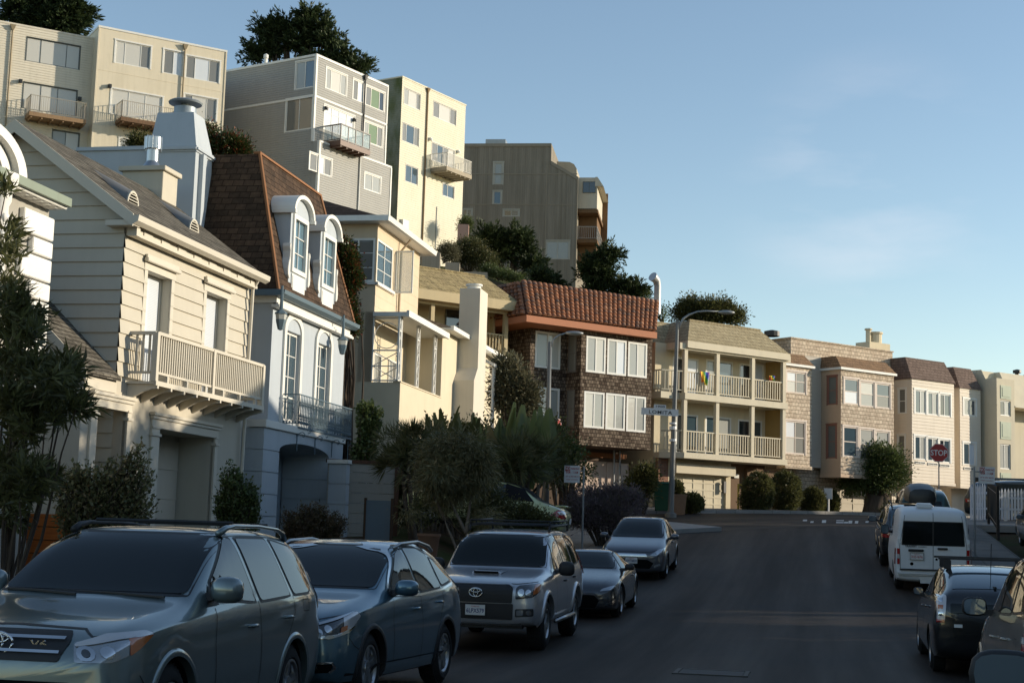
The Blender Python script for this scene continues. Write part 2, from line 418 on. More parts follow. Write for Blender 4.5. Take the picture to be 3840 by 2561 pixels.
def rail(mb, pts, h, gap=.11, bar=.012, top=.03, bot=.08, post=None, m=None, thick=None):
    """railing along a polyline: top rail, bottom rail, balusters"""
    th = thick or top
    for (a, b) in zip(pts[:-1], pts[1:]):
        a = Vector(a); b = Vector(b); d = b - a; L_ = d.length; u = d.normalized(); n_ = Vector((-u.y, u.x, 0))
        def bar_(p, q, w_, z0, z1):
            mb.hexa([p - n_ * w_ + Vector((0, 0, z0)), q - n_ * w_ + Vector((0, 0, z0)), q + n_ * w_ + Vector((0, 0, z0)), p + n_ * w_ + Vector((0, 0, z0))],
                    [p - n_ * w_ + Vector((0, 0, z1)), q - n_ * w_ + Vector((0, 0, z1)), q + n_ * w_ + Vector((0, 0, z1)), p + n_ * w_ + Vector((0, 0, z1))], m)
        bar_(a, b, th, h - top * 1.4, h); bar_(a, b, th * .6, bot, bot + top)
        k = max(2, int(L_ / gap))
        for i in range(1, k):
            p = a + d * (i / k); bar_(p - u * bar, p + u * bar, bar, bot, h - top)
        if post:
            for p in (a, b): bar_(p - u * post, p + u * post, post, -.02, h + .012)
def gutter(B, x0, x1, y, z, m, r_=.06):
    mb = MB(); mb.tube([(x0, y, z), (x1, y, z)], r_, 8); return part(mb, 'gutter', m, B)
# ------------------------------------------------------------------ the ground, roads and pavements
def groundmat():
    n = NT('earth'); a = n.ramp(n.noise(.5, 6, .65), .42, .6)
    c = n.mix(n.noise(3, 5, .7), (.10, .065, .038), (.055, .04, .026)); g = n.mix(n.noise(5, 4, .7), (.035, .055, .018), (.07, .075, .03))
    n.set(Base_Color=n.mix(a, c, g), Roughness=.95, Specular_IOR_Level=.1); n.bump(n.noise(2.5, 8, .75), .8, .15); return n.m
def roadmat():
    n = NT('asphalt'); src = n.tc.outputs['UV']
    st = n.ramp(n.noise(1.0, 4, .6, (.9, .035, 1), src), .35, .7); pt = n.ramp(n.noise(.5, 5, .6, (1, .4, 1), src), .45, .62)
    c = n.mix(st, (.019, .0132, .0095), (.050, .036, .026)); c = n.mix(n.math('MULTIPLY', pt, .6), c, (.017, .0145, .013))
    cr_ = n.n('ShaderNodeTexVoronoi', feature='DISTANCE_TO_EDGE'); cr_.inputs['Scale'].default_value = .35
    wv = n.n('ShaderNodeVectorMath', operation='ADD'); n.l(src, wv.inputs[0]); ns = n.n('ShaderNodeTexNoise'); ns.inputs['Scale'].default_value = 1.2; n.l(src, ns.inputs[0]); n.l(ns.outputs[1], wv.inputs[1])
    n.l(wv.outputs[0], cr_.inputs[0]); ck = n.ramp(cr_.outputs[0], .004, .012, (1, 1, 1, 1), (0, 0, 0, 1))
    ck = n.math('MULTIPLY', ck, n.ramp(n.noise(.2, 2, .5, (1, 1, 1), src), .5, .6))
    c = n.mix(ck, c, (.012, .011, .011))
    sp = n.mix(.5, n.noise(90, 2, .6, (1, 1, 1), src), n.noise(35, 2, .6, (1, 1, 1), src)); c = n.mix(.5, c, n.ramp(sp, .3, .75, (.35, .35, .35, 1), (1.5, 1.5, 1.5, 1)), 'MULTIPLY')
    n.set(Base_Color=c, Roughness=n.ramp(st, 0, 1, (.75, .75, .75, 1), (.6, .6, .6, 1)), Specular_IOR_Level=.22); n.bump(sp, .35, .012); return n.m
def concmat(c=(.22, .21, .19), name='concrete_paving'):
    n = NT(name); src = n.tc.outputs['UV']
    br = n.n('ShaderNodeTexBrick'); br.offset = 0
    for k, v in (('Scale', 1.0), ('Mortar Size', .012), ('Brick Width', 1.15), ('Row Height', 1.15)): br.inputs[k].default_value = v
    br.inputs['Color1'].default_value = c + (1,); br.inputs['Color2'].default_value = mul(c, .85) + (1,); br.inputs['Mortar'].default_value = (.05, .05, .045, 1)
    n.l(src, br.inputs[0]); v = n.ramp(n.noise(1.3, 6, .65, (1, 1, 1), src), .3, .75, (.7, .7, .7, 1), (1.1, 1.1, 1.1, 1))
    n.set(Base_Color=n.mix(1.0, br.outputs[0], v, 'MULTIPLY'), Roughness=.85, Specular_IOR_Level=.3); n.bump(n.noise(30, 4, .6, (1, 1, 1), src), .25, .01); return n.m
EARTH = groundmat(); ASPH = roadmat(); PAV = concmat(); KERB = concmat((.30, .285, .26), 'kerb_concrete'); YMARK = plain('road_paint', (.62, .61, .57), .6)
def sheet(name, us, vs, f, m, uv=None, smooth=True, solid=0):
    V = [f(u, v) for v in vs for u in us]; n = len(us)
    F = [(j * n + i, j * n + i + 1, (j + 1) * n + i + 1, (j + 1) * n + i) for j in range(len(vs) - 1) for i in range(n - 1)]
    me = bpy.data.meshes.new(name); me.from_pydata([tuple(p) for p in V], [], F); me.materials.append(m)
    ul = me.uv_layers.new(name='UVMap'); U = [(u, v) for v in vs for u in us]
    for p in me.polygons:
        for li, vi in zip(p.loop_indices, p.vertices): ul.data[li].uv = U[vi]
    me.polygons.foreach_set('use_smooth', [smooth] * len(me.polygons))
    o = bpy.data.objects.new(name, me); C.objects.link(o); o['kind'] = 'structure'; return o
def frange(a, b, s):
    k = max(1, round((b - a) / s)); return [a + (b - a) * i / k for i in range(k + 1)]
gx = frange(-3000, -300, 300)[:-1] + frange(-300, -80, 22)[:-1] + frange(-80, 110, 1.9) + frange(110, 400, 29)[1:] + frange(400, 3000, 300)[1:]
gy = frange(-1500, -60, 180)[:-1] + frange(-60, 0, 6)[:-1] + frange(0, 175, 1.9) + frange(175, 400, 25)[1:] + frange(400, 4000, 300)[1:]
sheet('ground', gx, gy, lambda x, y: (x, y, zter(x, y)), EARTH)
RW = (-6.35, 3.72)                              # kerb lines of the street
TE = 61.0
def f_road(u, v): return tr(v, u, zs(v))
sheet('road', frange(RW[0], RW[1], .6), frange(-30, 64, 1.0), f_road, ASPH)
def f_cross(u, v): p = lp(v, u); return Vector((p.x, p.y, zroad(p.x, p.y) + .004))
sheet('cross_road', frange(-13.2, -4.2, .9), frange(-60, 110, 1.5), f_cross, ASPH)
def pavement(name, r0, r1, t0, t1, kr):
    h = .15
    sheet(name, frange(r0, r1, 1.1), frange(t0, t1, 1.0), lambda u, v: tr(v, u, zs(v) + h), PAV)
    us = [0, .15, .3, .32]
    def kf(u, v):
        s_ = 1 if kr > 0 else -1                # kerb stone: top then face
        if u < .2: return tr(v, kr + s_ * (.15 - u), zs(v) + h + .004)
        return tr(v, kr - s_ * (u - .2) * .2, zs(v) - .05 if u > .31 else zs(v) + h - .01)
    sheet(name.replace('pavement', 'kerb'), us, frange(t0, t1, 1.0), kf, KERB, smooth=False)
pavement('pavement', -8.6, -6.35, -30, 55.5, -6.35)
pavement('pavement', 3.72, 5.8, -30, 60.5, 3.72)
# corner of the left pavement, rounded into the cross street
def corner(name, pts, z0=.15):
    mb = MB(); n = len(pts); top = [Vector((p[0], p[1], zroad(p[0], p[1]) + z0)) for p in pts]
    mb.add(top, [tuple(range(n))]); bot = [p - Vector((0, 0, .25)) for p in top]
    mb.add(top + bot, [(i, (i + 1) % n, (i + 1) % n + n, i + n) for i in range(n)]); return struct(name, mb, plain('corner_concrete', (.30, .29, .27), .85, 0, .3, 0, .2))
def arc(c, r, a0, a1, k=8): return [Vector((c[0] + r * math.cos(a0 + (a1 - a0) * i / k), c[1] + r * math.sin(a0 + (a1 - a0) * i / k), 0)) for i in range(k + 1)]
c0 = tr(55.4, -8.6); c1 = tr(55.4, -6.35); e0 = lp(-12.0, -13.2); 
pts = [c0, c1]
a = tr(57.0, -6.4); b = tr(59.2, -7.3); d_ = lp(-3.6, -13.2)
pts += [a, tr(58.4, -6.7), b, d_, e0, lp(-12, -15.3)]
corner('pavement', pts)
corner('pavement', [tr(60.4, 3.72), tr(60.4, 5.8), tr(60.4, 12), lp(16.5, -15.3), lp(16.5, -13.2), lp(9.2, -13.2), tr(63.6, 4.6), tr(62.4, 3.7)])
def f_far(u, v): p = lp(v, u); return Vector((p.x, p.y, zroad(p.x, p.y) + .15))
sheet('pavement', frange(-4.2, -.2, 1.0), frange(-60, 110, 1.5), f_far, PAV)
def f_fk(u, v): p = lp(v, -4.2 - (0 if u < .5 else .01)); return Vector((p.x, p.y, zroad(p.x, p.y) + (.154 if u < .5 else -.05)))
sheet('kerb', [0, 1], frange(-60, 110, 1.5), f_fk, KERB, smooth=False)
# painted word and bar near the crest
mb = MB()
for (x0, x1, y0, y1) in ((20, 50, 1466, 1478), (75, 98, 1478, 1490), (160, 190, 1470, 1490), (265, 320, 1470, 1492), (322, 352, 1482, 1493), (355, 382, 1474, 1494), (402, 426, 1476, 1494), (480, 502, 1478, 1488)):
    q = []
    for (x, y) in ((x0, y1), (x1, y1), (x1 + 3, y0), (x0 + 3, y0)):
        dpt = 44.0; p = at('L', x, y, dpt)
        while dpt < 74 and p.z > zroad(p.x, p.y): dpt += .05; p = at('L', x, y, dpt)
        p.z = zroad(p.x, p.y) + .007; q.append(p)
    mb.quad(*q)
struct('road_marking', mb, YMARK, fix=False)
mb = MB(); q = tr(21.0, -1.4); mh = thing('manhole_cover', 'square iron utility cover set in the road at the bottom of the picture', 'manhole cover', (q.x, q.y, zs(21) + .004), -ST)
mb.box(-.42, .42, -.34, .34, -.05, .006); mb.build('cover', plain('cover_iron', (.05, .045, .04), .7), mh); mb = MB()
for s_ in (-1, 1): mb.box(-.5, .5, s_ * .38 - .03, s_ * .38 + .03, -.05, .010); mb.box(s_ * .46 - .03, s_ * .46 + .03, -.349, .349, -.05, .010)
mb.build('cover_frame', plain('worn_frame', (.085, .075, .062), .7), mh)
# ------------------------------------------------------------------ apartment houses on the hill
def body(mb, x0, x1, D, z0, z1, y0=0, left=True, top=True, right=True):
    """sides, back and roof behind a front wall"""
    if left: mb.quad((x0, y0, z0), (x0, D, z0), (x0, D, z1), (x0, y0, z1))
    if right: mb.quad((x1, y0, z0), (x1, D, z0), (x1, D, z1), (x1, y0, z1))
    mb.quad((x0, D, z0), (x1, D, z0), (x1, D, z1), (x0, D, z1))
    if top: mb.quad((x0, y0, z1), (x1, y0, z1), (x1, D, z1), (x0, D, z1))
def parapet(B, x0, x1, D, z, m, h=.12, o=.04, t=.25):
    mb = MB(); mb.box(x0 - o, x1 + o, -o, t, z, z + h); mb.box(x0 - o, x0 + t, t, D, z, z + h); mb.box(x1 - t, x1 + o, t, D, z, z + h)
    return part(mb, 'parapet', m, B)
def downpipe(B, x, y, z0, z1, m, r_=.05, hopper=True):
    mb = MB(); mb.tube([(x, y, z0), (x, y, z1)], r_, 8)
    if hopper: mb.hexa([(x - .06, y - .06, z1 - .3), (x + .06, y - .06, z1 - .3), (x + .06, y + .06, z1 - .3), (x - .06, y + .06, z1 - .3)], [(x - .16, y - .13, z1), (x + .16, y - .13, z1), (x + .16, y + .06, z1), (x - .16, y + .06, z1)])
    return part(mb, 'downpipe', m, B)
def slab_balcony(B, x0, x1, z, p, m_slab, m_rail, h=1.0, th=.24, gap=.12, glassy=False, bar=.010, y0=0.0, post=None):
    mb = MB(); mb.box(x0, x1, y0 - p, y0 - .002, z - th, z)
    for i in range(int((x1 - x0) / .6) + 1):
        x = x0 + .1 + i * .6
        if x < x1 - .1: mb.box(x, x + .08, y0 - p + .06, y0 - .01, z - th - .10, z - th - .003)
    o = part(mb, 'balcony', m_slab, B)
    r_ = MB(); i = .04
    pts = [(x0 + i, y0 - .02, z), (x0 + i, y0 - p + i, z), (x1 - i, y0 - p + i, z), (x1 - i, y0 - .02, z)]
    if not glassy: rail(r_, pts, h, gap, bar, .022, .08, post=post or .02)
    else:
        rail(r_, pts, h, 9, .02, .045, .05)
        n = 4
        for k in range(n + 1):
            x = x0 + i + (x1 - x0 - 2 * i) * k / n; r_.box(x - .03, x + .03, y0 - p + i - .03, y0 - p + i + .03, z, z + h)
        g = MB(); g.box(x0 + .08, x1 - .08, y0 - p + i - .006, y0 - p + i + .006, z + .09, z + h - .07); g.box(x0 + i - .006, x0 + i + .006, y0 - p + .09, y0 - .1, z + .09, z + h - .07); g.box(x1 - i - .006, x1 - i + .006, y0 - p + .09, y0 - .1, z + .09, z + h - .07)
        part(g, 'glass_panel', CLEAR, o)
    r_.build('railing', m_rail, o); return o
def clearglass():
    n = NT('clear_glass'); n.set(Base_Color=(.5, .6, .6), Roughness=.03, Alpha=.35, Specular_IOR_Level=.8); return n.m
CLEAR = clearglass()
def lamp_box(B, fr, g, x, y, m):
    s_, z = fr.px(g, x, y); mb = MB(fr.M); mb.box(s_ - .09, s_ + .09, -.2, 0, z - .1, z + .1); mb.box(s_ - .05, s_ + .05, -.26, -.2, z - .16, z + .02); return part(mb, 'wall_lamp', m, B)

# --- cream stucco block (second from left)
P = at('A', 810, 225, 87); ZB = 13.0
B2 = Bld('apartment_house', 'cream stucco apartment block on the hill between the white sided block and the grey one', 'apartment building', P, ZB, R(59))
m_c = paint('cream_stucco', (.68, .61, .47), .8, .30, (.30, .25, .14)); m_cs = m_c
zt = B2.px('A', 810, 225)[1]; x1 = B2.px('A', 1850, 440)[0]
fr = B2.front()
for r_, cols, k in (((950, 330, 1222, 567), (.27, .73), 'cck'), ((1343, 405, 1485, 625), (.52,), 'kl'), ((1525, 455, 1785, 685), (.27, .7), 'klk'), ((915, 725, 1315, 1000), (.34, .67), 'ccc'), ((1510, 770, 1760, 1005), (.25, .7), 'kck'), ((980, 1130, 1225, 1330), (.5,), 'dd')):
    window(B2, fr, fr.rect('A', *r_), cols, k, fw=.05, case=.09, rec=.05)
mb = MB(); wallp(mb, fr, 0, x1, -8, zt, m=0); body(mb, 0, x1, 12, -8, zt); part(mb, 'wall', m_c, B2)
parapet(B2, 0, x1, 12, zt, WHT)
za = fr.px('A', 790, 565)[1]; mb = MB(); mb.box(0, x1, -.012, .01, za - .02, za + .02); mb.box(-.02, .07, -.03, .02, -8, zt); mb.box(x1 - .06, x1 + .03, -.04, .02, -8, zt); part(mb, 'trim', paint('pale_trim', (.7, .62, .47), .6), B2)
xd = fr.px('A', 1510, 375)[0]; downpipe(B2, xd, -.1, 0, zt - .05, paint('brown_pipe', (.30, .24, .15), .6))
bx0 = B2.px('A', 990, 960, -1.2); bx1 = B2.px('A', 1440, 1045, -1.2)
slab_balcony(B2, bx0[0], bx1[0], bx0[1] + .06, 1.2, grain('rusty_wood', (.22, .125, .07), (.12, .08, .05)), plain('pale_rail', (.4, .36, .29), .5))
lamp_box(B2, fr, 'A', 893, 708, IRON)
# --- white sided block (far left)
B1 = Bld('apartment_house', 'white lap sided apartment block at the upper left edge, rusty balcony slab', 'apartment building', P - B2.a * 0 + B2.b * .95, ZB, R(60.5))
fr = B1.front(); xr = fr.px('A', 770, 330)[0]; zt = fr.px('A', 770, 325)[1]; xr = .12
m_w = paint('white_siding', (.70, .64, .52), .6, .22, (.32, .27, .17))
for r_, cols, k in (((222, 303, 645, 574), (.27, .75), 'cccc'), ((193, 670, 618, 955), (.33, .64), 'ccc'), ((430, 1060, 640, 1240), (.5,), 'dc')):
    window(B1, fr, fr.rect('A', *r_), cols, k, fm=plain('dark_frame', (.10, .11, .10), .4), fw=.045, case=.03, cm=None)
mb = MB(); wallp(mb, fr, -16, xr, -8, zt, course=.15, lap=.022); body(mb, -16, xr, 11, -8, zt); part(mb, 'wall', m_w, B1)
parapet(B1, -16, xr, 11, zt, m_w, h=.1, o=.03)
xd = fr.px('A', 90, 400)[0]; downpipe(B1, xd, -.1, 0, zt - .05, paint('brown_pipe', (.30, .24, .15), .6))
b0 = B1.px('A', 240, 915, -1.2); b1 = B1.px('A', 703, 1000, -1.2)
slab_balcony(B1, b0[0], b1[0], b0[1] + .05, 1.2, grain('rusty_slab', (.36, .25, .14), (.22, .13, .08)), plain('pale_rail', (.4, .36, .29), .5))
for q in ((165, 668), (648, 812)): lamp_box(B1, fr, 'A', *q, IRON)

# --- grey sided block
P = at('B', 760, 400, 93); B3 = Bld('apartment_house', 'grey lap sided apartment block with white trim and a glass fronted brown balcony', 'apartment building', P, ZB, R(32.2))
zt = B3.px('B', 760, 400)[1]; x1 = B3.px('B', 1285, 632)[0]; fr = B3.front(); sd_ = B3.side()
m_g = paint('grey_siding', (.34, .335, .31), .6, .25, (.2, .2, .17))
zst = B3.px('B', 728, 1040)[1]
for r_, cols, k in (((832, 495, 975, 713), (.25, .72), 'dcd'), ((1030, 580, 1105, 765), (.45,), 'kl'), ((1122, 628, 1252, 828), (.3, .75), 'kng'), ((818, 770, 1028, 1035), (.25, .5, .75), 'llll'), ((1110, 888, 1240, 1090), (.25, .72), 'dnk')):
    rows = (.72,) if r_[0] == 818 else ()
    window(B3, fr, fr.rect('B', *r_), cols, k * (2 if rows else 1), rows=rows, fw=.07, case=.07, rec=.03)
for r_, k in (((612, 460, 740, 640), 'db'), ((540, 735, 722, 947), 'kk')):
    window(B3, sd_, sd_.rect('B', *r_), (.5,), k, fw=.07, case=.08, rec=.03)
dl = sd_.px('B', 100, 485)[0] + 4
pl = .55; fl = B3.front(-pl); xl0 = fl.px('B', 690, 1045)[0]
for r_, cols, k in (((710, 1120, 865, 1303), (.33, .68), 'klk'), ((1113, 1268, 1225, 1430), (.5,), 'dd')):
    window(B3, fl, fl.rect('B', *r_), cols, k, fw=.07, case=.07, rec=.03)
mb = MB(); wallp(mb, fr, 0, x1, zst, zt, course=.15, lap=.022); wallp(mb, sd_, 0, dl, -8, zt, course=.15, lap=.022)
mb.quad((x1, 0, -8), (x1, dl, -8), (x1, dl, zt), (x1, 0, zt)); mb.quad((0, 0, zt), (x1, 0, zt), (x1, dl, zt), (0, dl, zt)); mb.quad((0, dl, -8), (x1, dl, -8), (x1, dl, zt), (0, dl, zt))
wallp(mb, fl, 0, x1, -8, zst, course=.15, lap=.022); mb.quad((0, -pl, -8), (0, 0, -8), (0, 0, zst), (0, -pl, zst)); mb.quad((x1, -pl, -8), (x1, 0, -8), (x1, 0, zst), (x1, -pl, zst))
mb.quad((0, -pl, zst), (x1, -pl, zst), (x1, 0, zst), (0, 0, zst)); part(mb, 'wall', m_g, B3)
mb = MB(); zb1 = fr.px('B', 755, 705)[1]; zb2 = fr.px('B', 1265, 1172)[1]
for z, h in ((zt, .13), (zb1, .11)):
    mb.box(-.05, x1 + .02, -.05, .0, z - h, z + .02); mb.box(-.05, -.001, 0, dl, z - h, z + .02)
mb.box(-.06, .10, -.06, .10, zst, zt - .14); mb.box(-.04, .12, -pl - .05, -pl - .002, -8, zst); mb.box(-.05, -.002, -pl - .05, -pl + .12, -8, zst); mb.box(0, x1, -pl - .05, -pl - .002, zst - .10, zst + .02)
xd = fr.px('B', 1110, 570)[0]; mb.box(x1 - .1, x1 + .03, -pl - .05, -.002, -8, zst - .11); mb.box(x1 - .1, x1 + .02, -.05, -.002, zst + .03, zt - .14)
part(mb, 'trim', WHT, B3)
downpipe(B3, xd, -.10, zst, zt - .03, IRON); downpipe(B3, fl.px('B', 1068, 1300)[0], -pl - .08, 0, zst - .1, WHT, hopper=False)
b0 = B3.px('B', 936, 1030, -1.45); b1 = B3.px('B', 1155, 1107, -1.45)
slab_balcony(B3, b0[0], b1[0], b0[1] + .02, 1.45, plain('brown_deck', (.12, .055, .03), .5), plain('bronze_rail', (.07, .05, .04), .4), h=1.05, th=.32, glassy=True)
for q in ((820, 798), (1030, 884)): lamp_box(B3, fr, 'B', *q, IRON)
vz = sd_.px('B', 340, 440); mb = MB(); mb.lathe([(.11, 0), (.11, .62), (.16, .64), (.16, .86), (.02, .95)], (0.6, vz[0], zt - .05), 10); part(mb, 'roof_vent', WHT, B3)

# --- yellow cream sided block
P = at('B', 1390, 570, 108); B4 = Bld('apartment_house', 'pale yellow sided apartment block with mossy green side wall and white railed balcony', 'apartment building', P, ZB, R(32.4))
zt = B4.px('B', 1390, 570)[1]; x1 = B4.px('B', 1855, 778)[0]; fr = B4.front(); sd_ = B4.side()
m_y = paint('yellow_siding', (.66, .62, .48), .6, .3, (.34, .31, .19))
for r_, cols, k in (((1405, 645, 1518, 815), (.3, .8), 'dck'), ((1620, 742, 1782, 928), (.27, .75), 'kck'), ((1393, 900, 1508, 1083), (.25, .72), 'kbk'), ((1608, 1045, 1768, 1240), (.25, .5, .75), 'kbkc'), ((1415, 1208, 1500, 1365), (.5,), 'bb'), ((1688, 1345, 1768, 1467), (.45,), 'bb')):
    window(B4, fr, fr.rect('B', *r_), cols, k, fw=.05, rec=.05, case=.03)
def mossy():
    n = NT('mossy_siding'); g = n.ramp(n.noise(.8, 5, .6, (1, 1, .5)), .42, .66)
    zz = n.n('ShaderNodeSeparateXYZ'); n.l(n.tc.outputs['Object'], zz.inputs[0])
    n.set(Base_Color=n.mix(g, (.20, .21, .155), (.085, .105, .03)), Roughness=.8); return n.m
mb = MB(); wallp(mb, fr, 0, x1, -8, zt, course=.17, lap=.018); body(mb, 0, x1, 12, -8, zt, left=False); part(mb, 'wall', m_y, B4)
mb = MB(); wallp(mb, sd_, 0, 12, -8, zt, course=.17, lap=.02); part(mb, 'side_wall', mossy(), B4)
parapet(B4, 0, x1, 12, zt, m_y, h=.10, o=.05)
downpipe(B4, fr.px('B', 1572, 660)[0], -.09, 0, zt, paint('rust_pipe', (.22, .15, .08), .7), .06)
b0 = B4.px('B', 1716, 1222, -1.5); b1 = B4.px('B', 1900, 1292, -1.5)
slab_balcony(B4, b0[0], b1[0], b0[1] + .02, 1.5, paint('deck_beige', (.36, .31, .23), .7), plain('white_iron', (.62, .6, .53), .5), h=1.05, th=.3, bar=.016)
for q in ((1588, 1025), (1793, 1117)): lamp_box(B4, fr, 'B', *q, WHT)
r_ = fr.rect('G', 675, 275, 722, 385); mb = MB(); mb.box(r_[0], r_[1], -.25, 0, r_[2], r_[3]); part(mb, 'meter_box', WHT, B4)
mb = MB(); s_ = fr.px('G', 978, 170); mb.tube([(s_[0], -.05, s_[1] - 9), (s_[0], -.05, s_[1])], .03, 6); part(mb, 'vent_pipe', ALU, B4)

# --- weathered concrete coloured block
P = at('I', 1040, 475, 132); B5 = Bld('apartment_house', 'weathered brown board sided building at the far end of the hill with stacked end balconies', 'apartment building', P, ZB, R(7.5))
sd_ = B5.side(); zc = B5.pxs('I', 1040, 478)[1]; ztop = sd_.px('I', 825, 200)[1]; yt = sd_.px('I', 825, 200)[0]; z_s = sd_.px('I', 822, 345)[1]
for r_, cols, k in (((345, 360, 410, 543), (), 'd'), ((337, 597, 402, 712), (), 'b'), ((422, 755, 550, 812), (.5,), 'gk'), ((75, 750, 155, 805), (.5,), 'gk'), ((780, 1015, 972, 1172), (.5,), 'dd')):
    window(B5, sd_, sd_.rect('I', *r_), cols, k, fw=.10, rec=.03, case=.08 if r_[0] != 345 else .12, fm=paint('worn_white', (.42, .41, .36), .6))
def wood5():
    n = NT('weathered_boards'); f = n.ramp(n.noise(1.0, 6, .65, (2.4, 2.4, .10)), .34, .68); g = n.ramp(n.noise(.25, 4, .6), .35, .7)
    fine = n.noise(1.0, 3, .6, (14, 14, .5))
    c = n.mix(f, (.33, .295, .24), (.20, .175, .135)); c = n.mix(n.math('MULTIPLY', g, .4), c, (.19, .17, .14)); c = n.mix(.35, c, n.mix(fine, (.5, .5, .5), (1, 1, 1)), 'MULTIPLY')
    n.set(Base_Color=c, Roughness=.85, Specular_IOR_Level=.15)
    wv = n.n('ShaderNodeTexWave', wave_type='BANDS', bands_direction='X'); wv.inputs['Scale'].default_value = 1.6
    sp = n.n('ShaderNodeSeparateXYZ'); n.l(n.tc.outputs['Object'], sp.inputs[0]); cb = n.n('ShaderNodeCombineXYZ'); n.l(n.math('ADD', sp.outputs[0], sp.outputs[1]), cb.inputs[0]); n.l(cb.outputs[0], wv.inputs[0])
    n.bump(wv.outputs[1], .25, .03); return n.m
W5 = wood5(); D5 = 19.0
mb = MB(); wallp(mb, sd_, 0, yt, -10, z_s); wallp(mb, sd_, yt, D5, -10, ztop)
mb.quad((0, 0, z_s), (0, yt, z_s), (0, 0, zc)); mb.quad((0, yt, z_s), (0, 0, zc), (0, 0, zc)) if 0 else None
mb = MB()
wallp(mb, sd_, yt, D5, -10, ztop)
slope = lambda z: (0.0 if z <= zc else yt * (z - zc) / (z_s - zc), yt)
wallp(mb, sd_, 0, yt, -10, zc)
mb.quad((0, 0, zc), (0, yt, zc), (0, yt, z_s))
X5 = 14.0
mb.quad((0, 0, -10), (X5, 0, -10), (X5, 0, zc), (0, 0, zc)); mb.quad((0, D5, -10), (X5, D5, -10), (X5, D5, ztop), (0, D5, ztop))
mb.quad((X5, 0, -10), (X5, D5, -10), (X5, D5, ztop), (X5, yt, ztop), (X5, yt, z_s), (X5, 0, zc))
mb.quad((0, yt, z_s), (X5, yt, z_s), (X5, yt, ztop), (0, yt, ztop)); mb.quad((0, 0, zc), (X5, 0, zc), (X5, yt, z_s), (0, yt, z_s)); mb.quad((0, yt, ztop), (X5, yt, ztop), (X5, D5, ztop), (0, D5, ztop))
part(mb, 'wall', W5, B5)
mb = MB()
mb.prism([(-.06, -.05, zc - .32), (-.06, -.05, zc), (-.06, yt, z_s), (-.06, yt, z_s - .32)], (.058, 0, 0)); mb.box(-.06, -.002, yt, D5, ztop - .28, ztop + .02); mb.box(-.05, .1, -.10, -.002, -10, zc)
for q in ((600, 455), (600, 712)): z = sd_.px('I', *q)[1]; mb.box(-.03, -.002, 0, D5, z - .04, z + .04)
yv = sd_.px('I', 775, 900)[0]; mb.box(-.06, -.002, yv - .05, yv + .05, -2, z_s)
part(mb, 'trim', paint('trim_grey', (.28, .245, .19), .7), B5)
mb = MB(); z0 = ztop; yb = sd_.px('I', 350, 190)[0]; mb.box(.3, 2.0, yb - .9, yb + .9, z0, z0 + .5); part(mb, 'roof_box', ALU, B5)
# end bays and balconies toward the street
pp = 1.75; Lx = 7.5; fb = B5.side(.9)
def zI(y): return fb.px('I', 1050, y)[1]
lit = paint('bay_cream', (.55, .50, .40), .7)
mb = MB(); fb2 = Face(B5, 'S', .9)
r_ = fb2.rect('I', 1105, 520, 1160, 615)
mb.box(.9, Lx, -pp, -.003, zI(745), zI(485)); mb.prism([(.8, -pp - .55, zI(560)), (.8, -pp, zI(482)), (.8, -pp + .2, zI(482)), (.8, -pp + .2, zI(560))], (Lx - .7, 0, 0)); part(mb, 'bay', lit, B5)
fb2.c = .888; window(B5, fb2, (-pp + .15, -.45, r_[2], r_[3]), (.5,), 'gg', fm=plain('dark_frame', (.10, .11, .10), .4), hole=False)
mb = MB(); mb.box(.9, Lx, -pp - .1, -.003, zI(752), zI(780)); mb.box(2.6, Lx, -pp + .1, -.003, zI(1000), zI(775)); mb.box(.9, Lx, -pp - .1, -.003, zI(1004), zI(1030)); mb.box(2.4, Lx, -pp + .1, -.003, zI(1180), zI(1032)); mb.box(Lx, Lx + .2, -pp - .5, -.003, zI(1180), zI(480)); part(mb, 'balcony', grain('brown_boards', (.20, .115, .055), (.13, .08, .045)), B5)
mb = MB(); rail(mb, [(.95, -.05, zI(1000)), (.95, -pp, zI(1000)), (Lx, -pp, zI(1000))], 1.15, .16, .018, .05, .05, post=.05); part(mb, 'railing', plain('grey_rail', (.33, .31, .28), .5), B5)
# roof terrace box with rounded corner
q0 = (3.0, yt - .1); mb = MB()
prof = [(yt - .35, z_s - 1.2), (yt - .35, z_s + .35), (yt - 1.5, z_s + .3), (yt - 1.9, z_s + .1), (yt - 2.15, z_s - .3), (yt - 2.2, z_s - 1.9)]
mb.prism([(1.6, a, b) for a, b in prof], (5, 0, 0)); part(mb, 'roof_room', paint('roof_room_tan', (.42, .37, .28), .7), B5)
# small pink shed and retaining blocks by the foot of the yellow block
q = at('G', 1200, 430, 109); mb = MB(); mb.box(-.4, .4, 0, .8, -1.2, 1.0); o = mb.build('utility_shed', paint('pink_wall', (.52, .33, .26), .8)); o.location = q
tag(o, 'small salmon pink wall box at the foot of the pale yellow block', 'utility box')
q = at('G', 930, 590, 104)
for dx, dy, dz, sz in ((0, 0, -.5, (1.3, .9)), (1.5, .5, -.9, (1.0, .5)), (3.1, 1.2, -1.6, (1.7, .9))):
    mb = MB(); mb.box(-sz[0] / 2, sz[0] / 2, 0, 1.0, -1.5, sz[1] / 2); o = mb.build('retaining_wall', paint('old_concrete', (.36, .32, .26), .9, .5), bevel=.03); o.location = q + Vector((dx, dy, dz + .4))
    tag(o, ('low concrete retaining wall at the foot of the pale yellow block' if dx == 0 else 'small middle retaining wall on the slope' if dx < 2 else 'pale concrete retaining wall beside the dark shrubs on the slope'), 'wall')
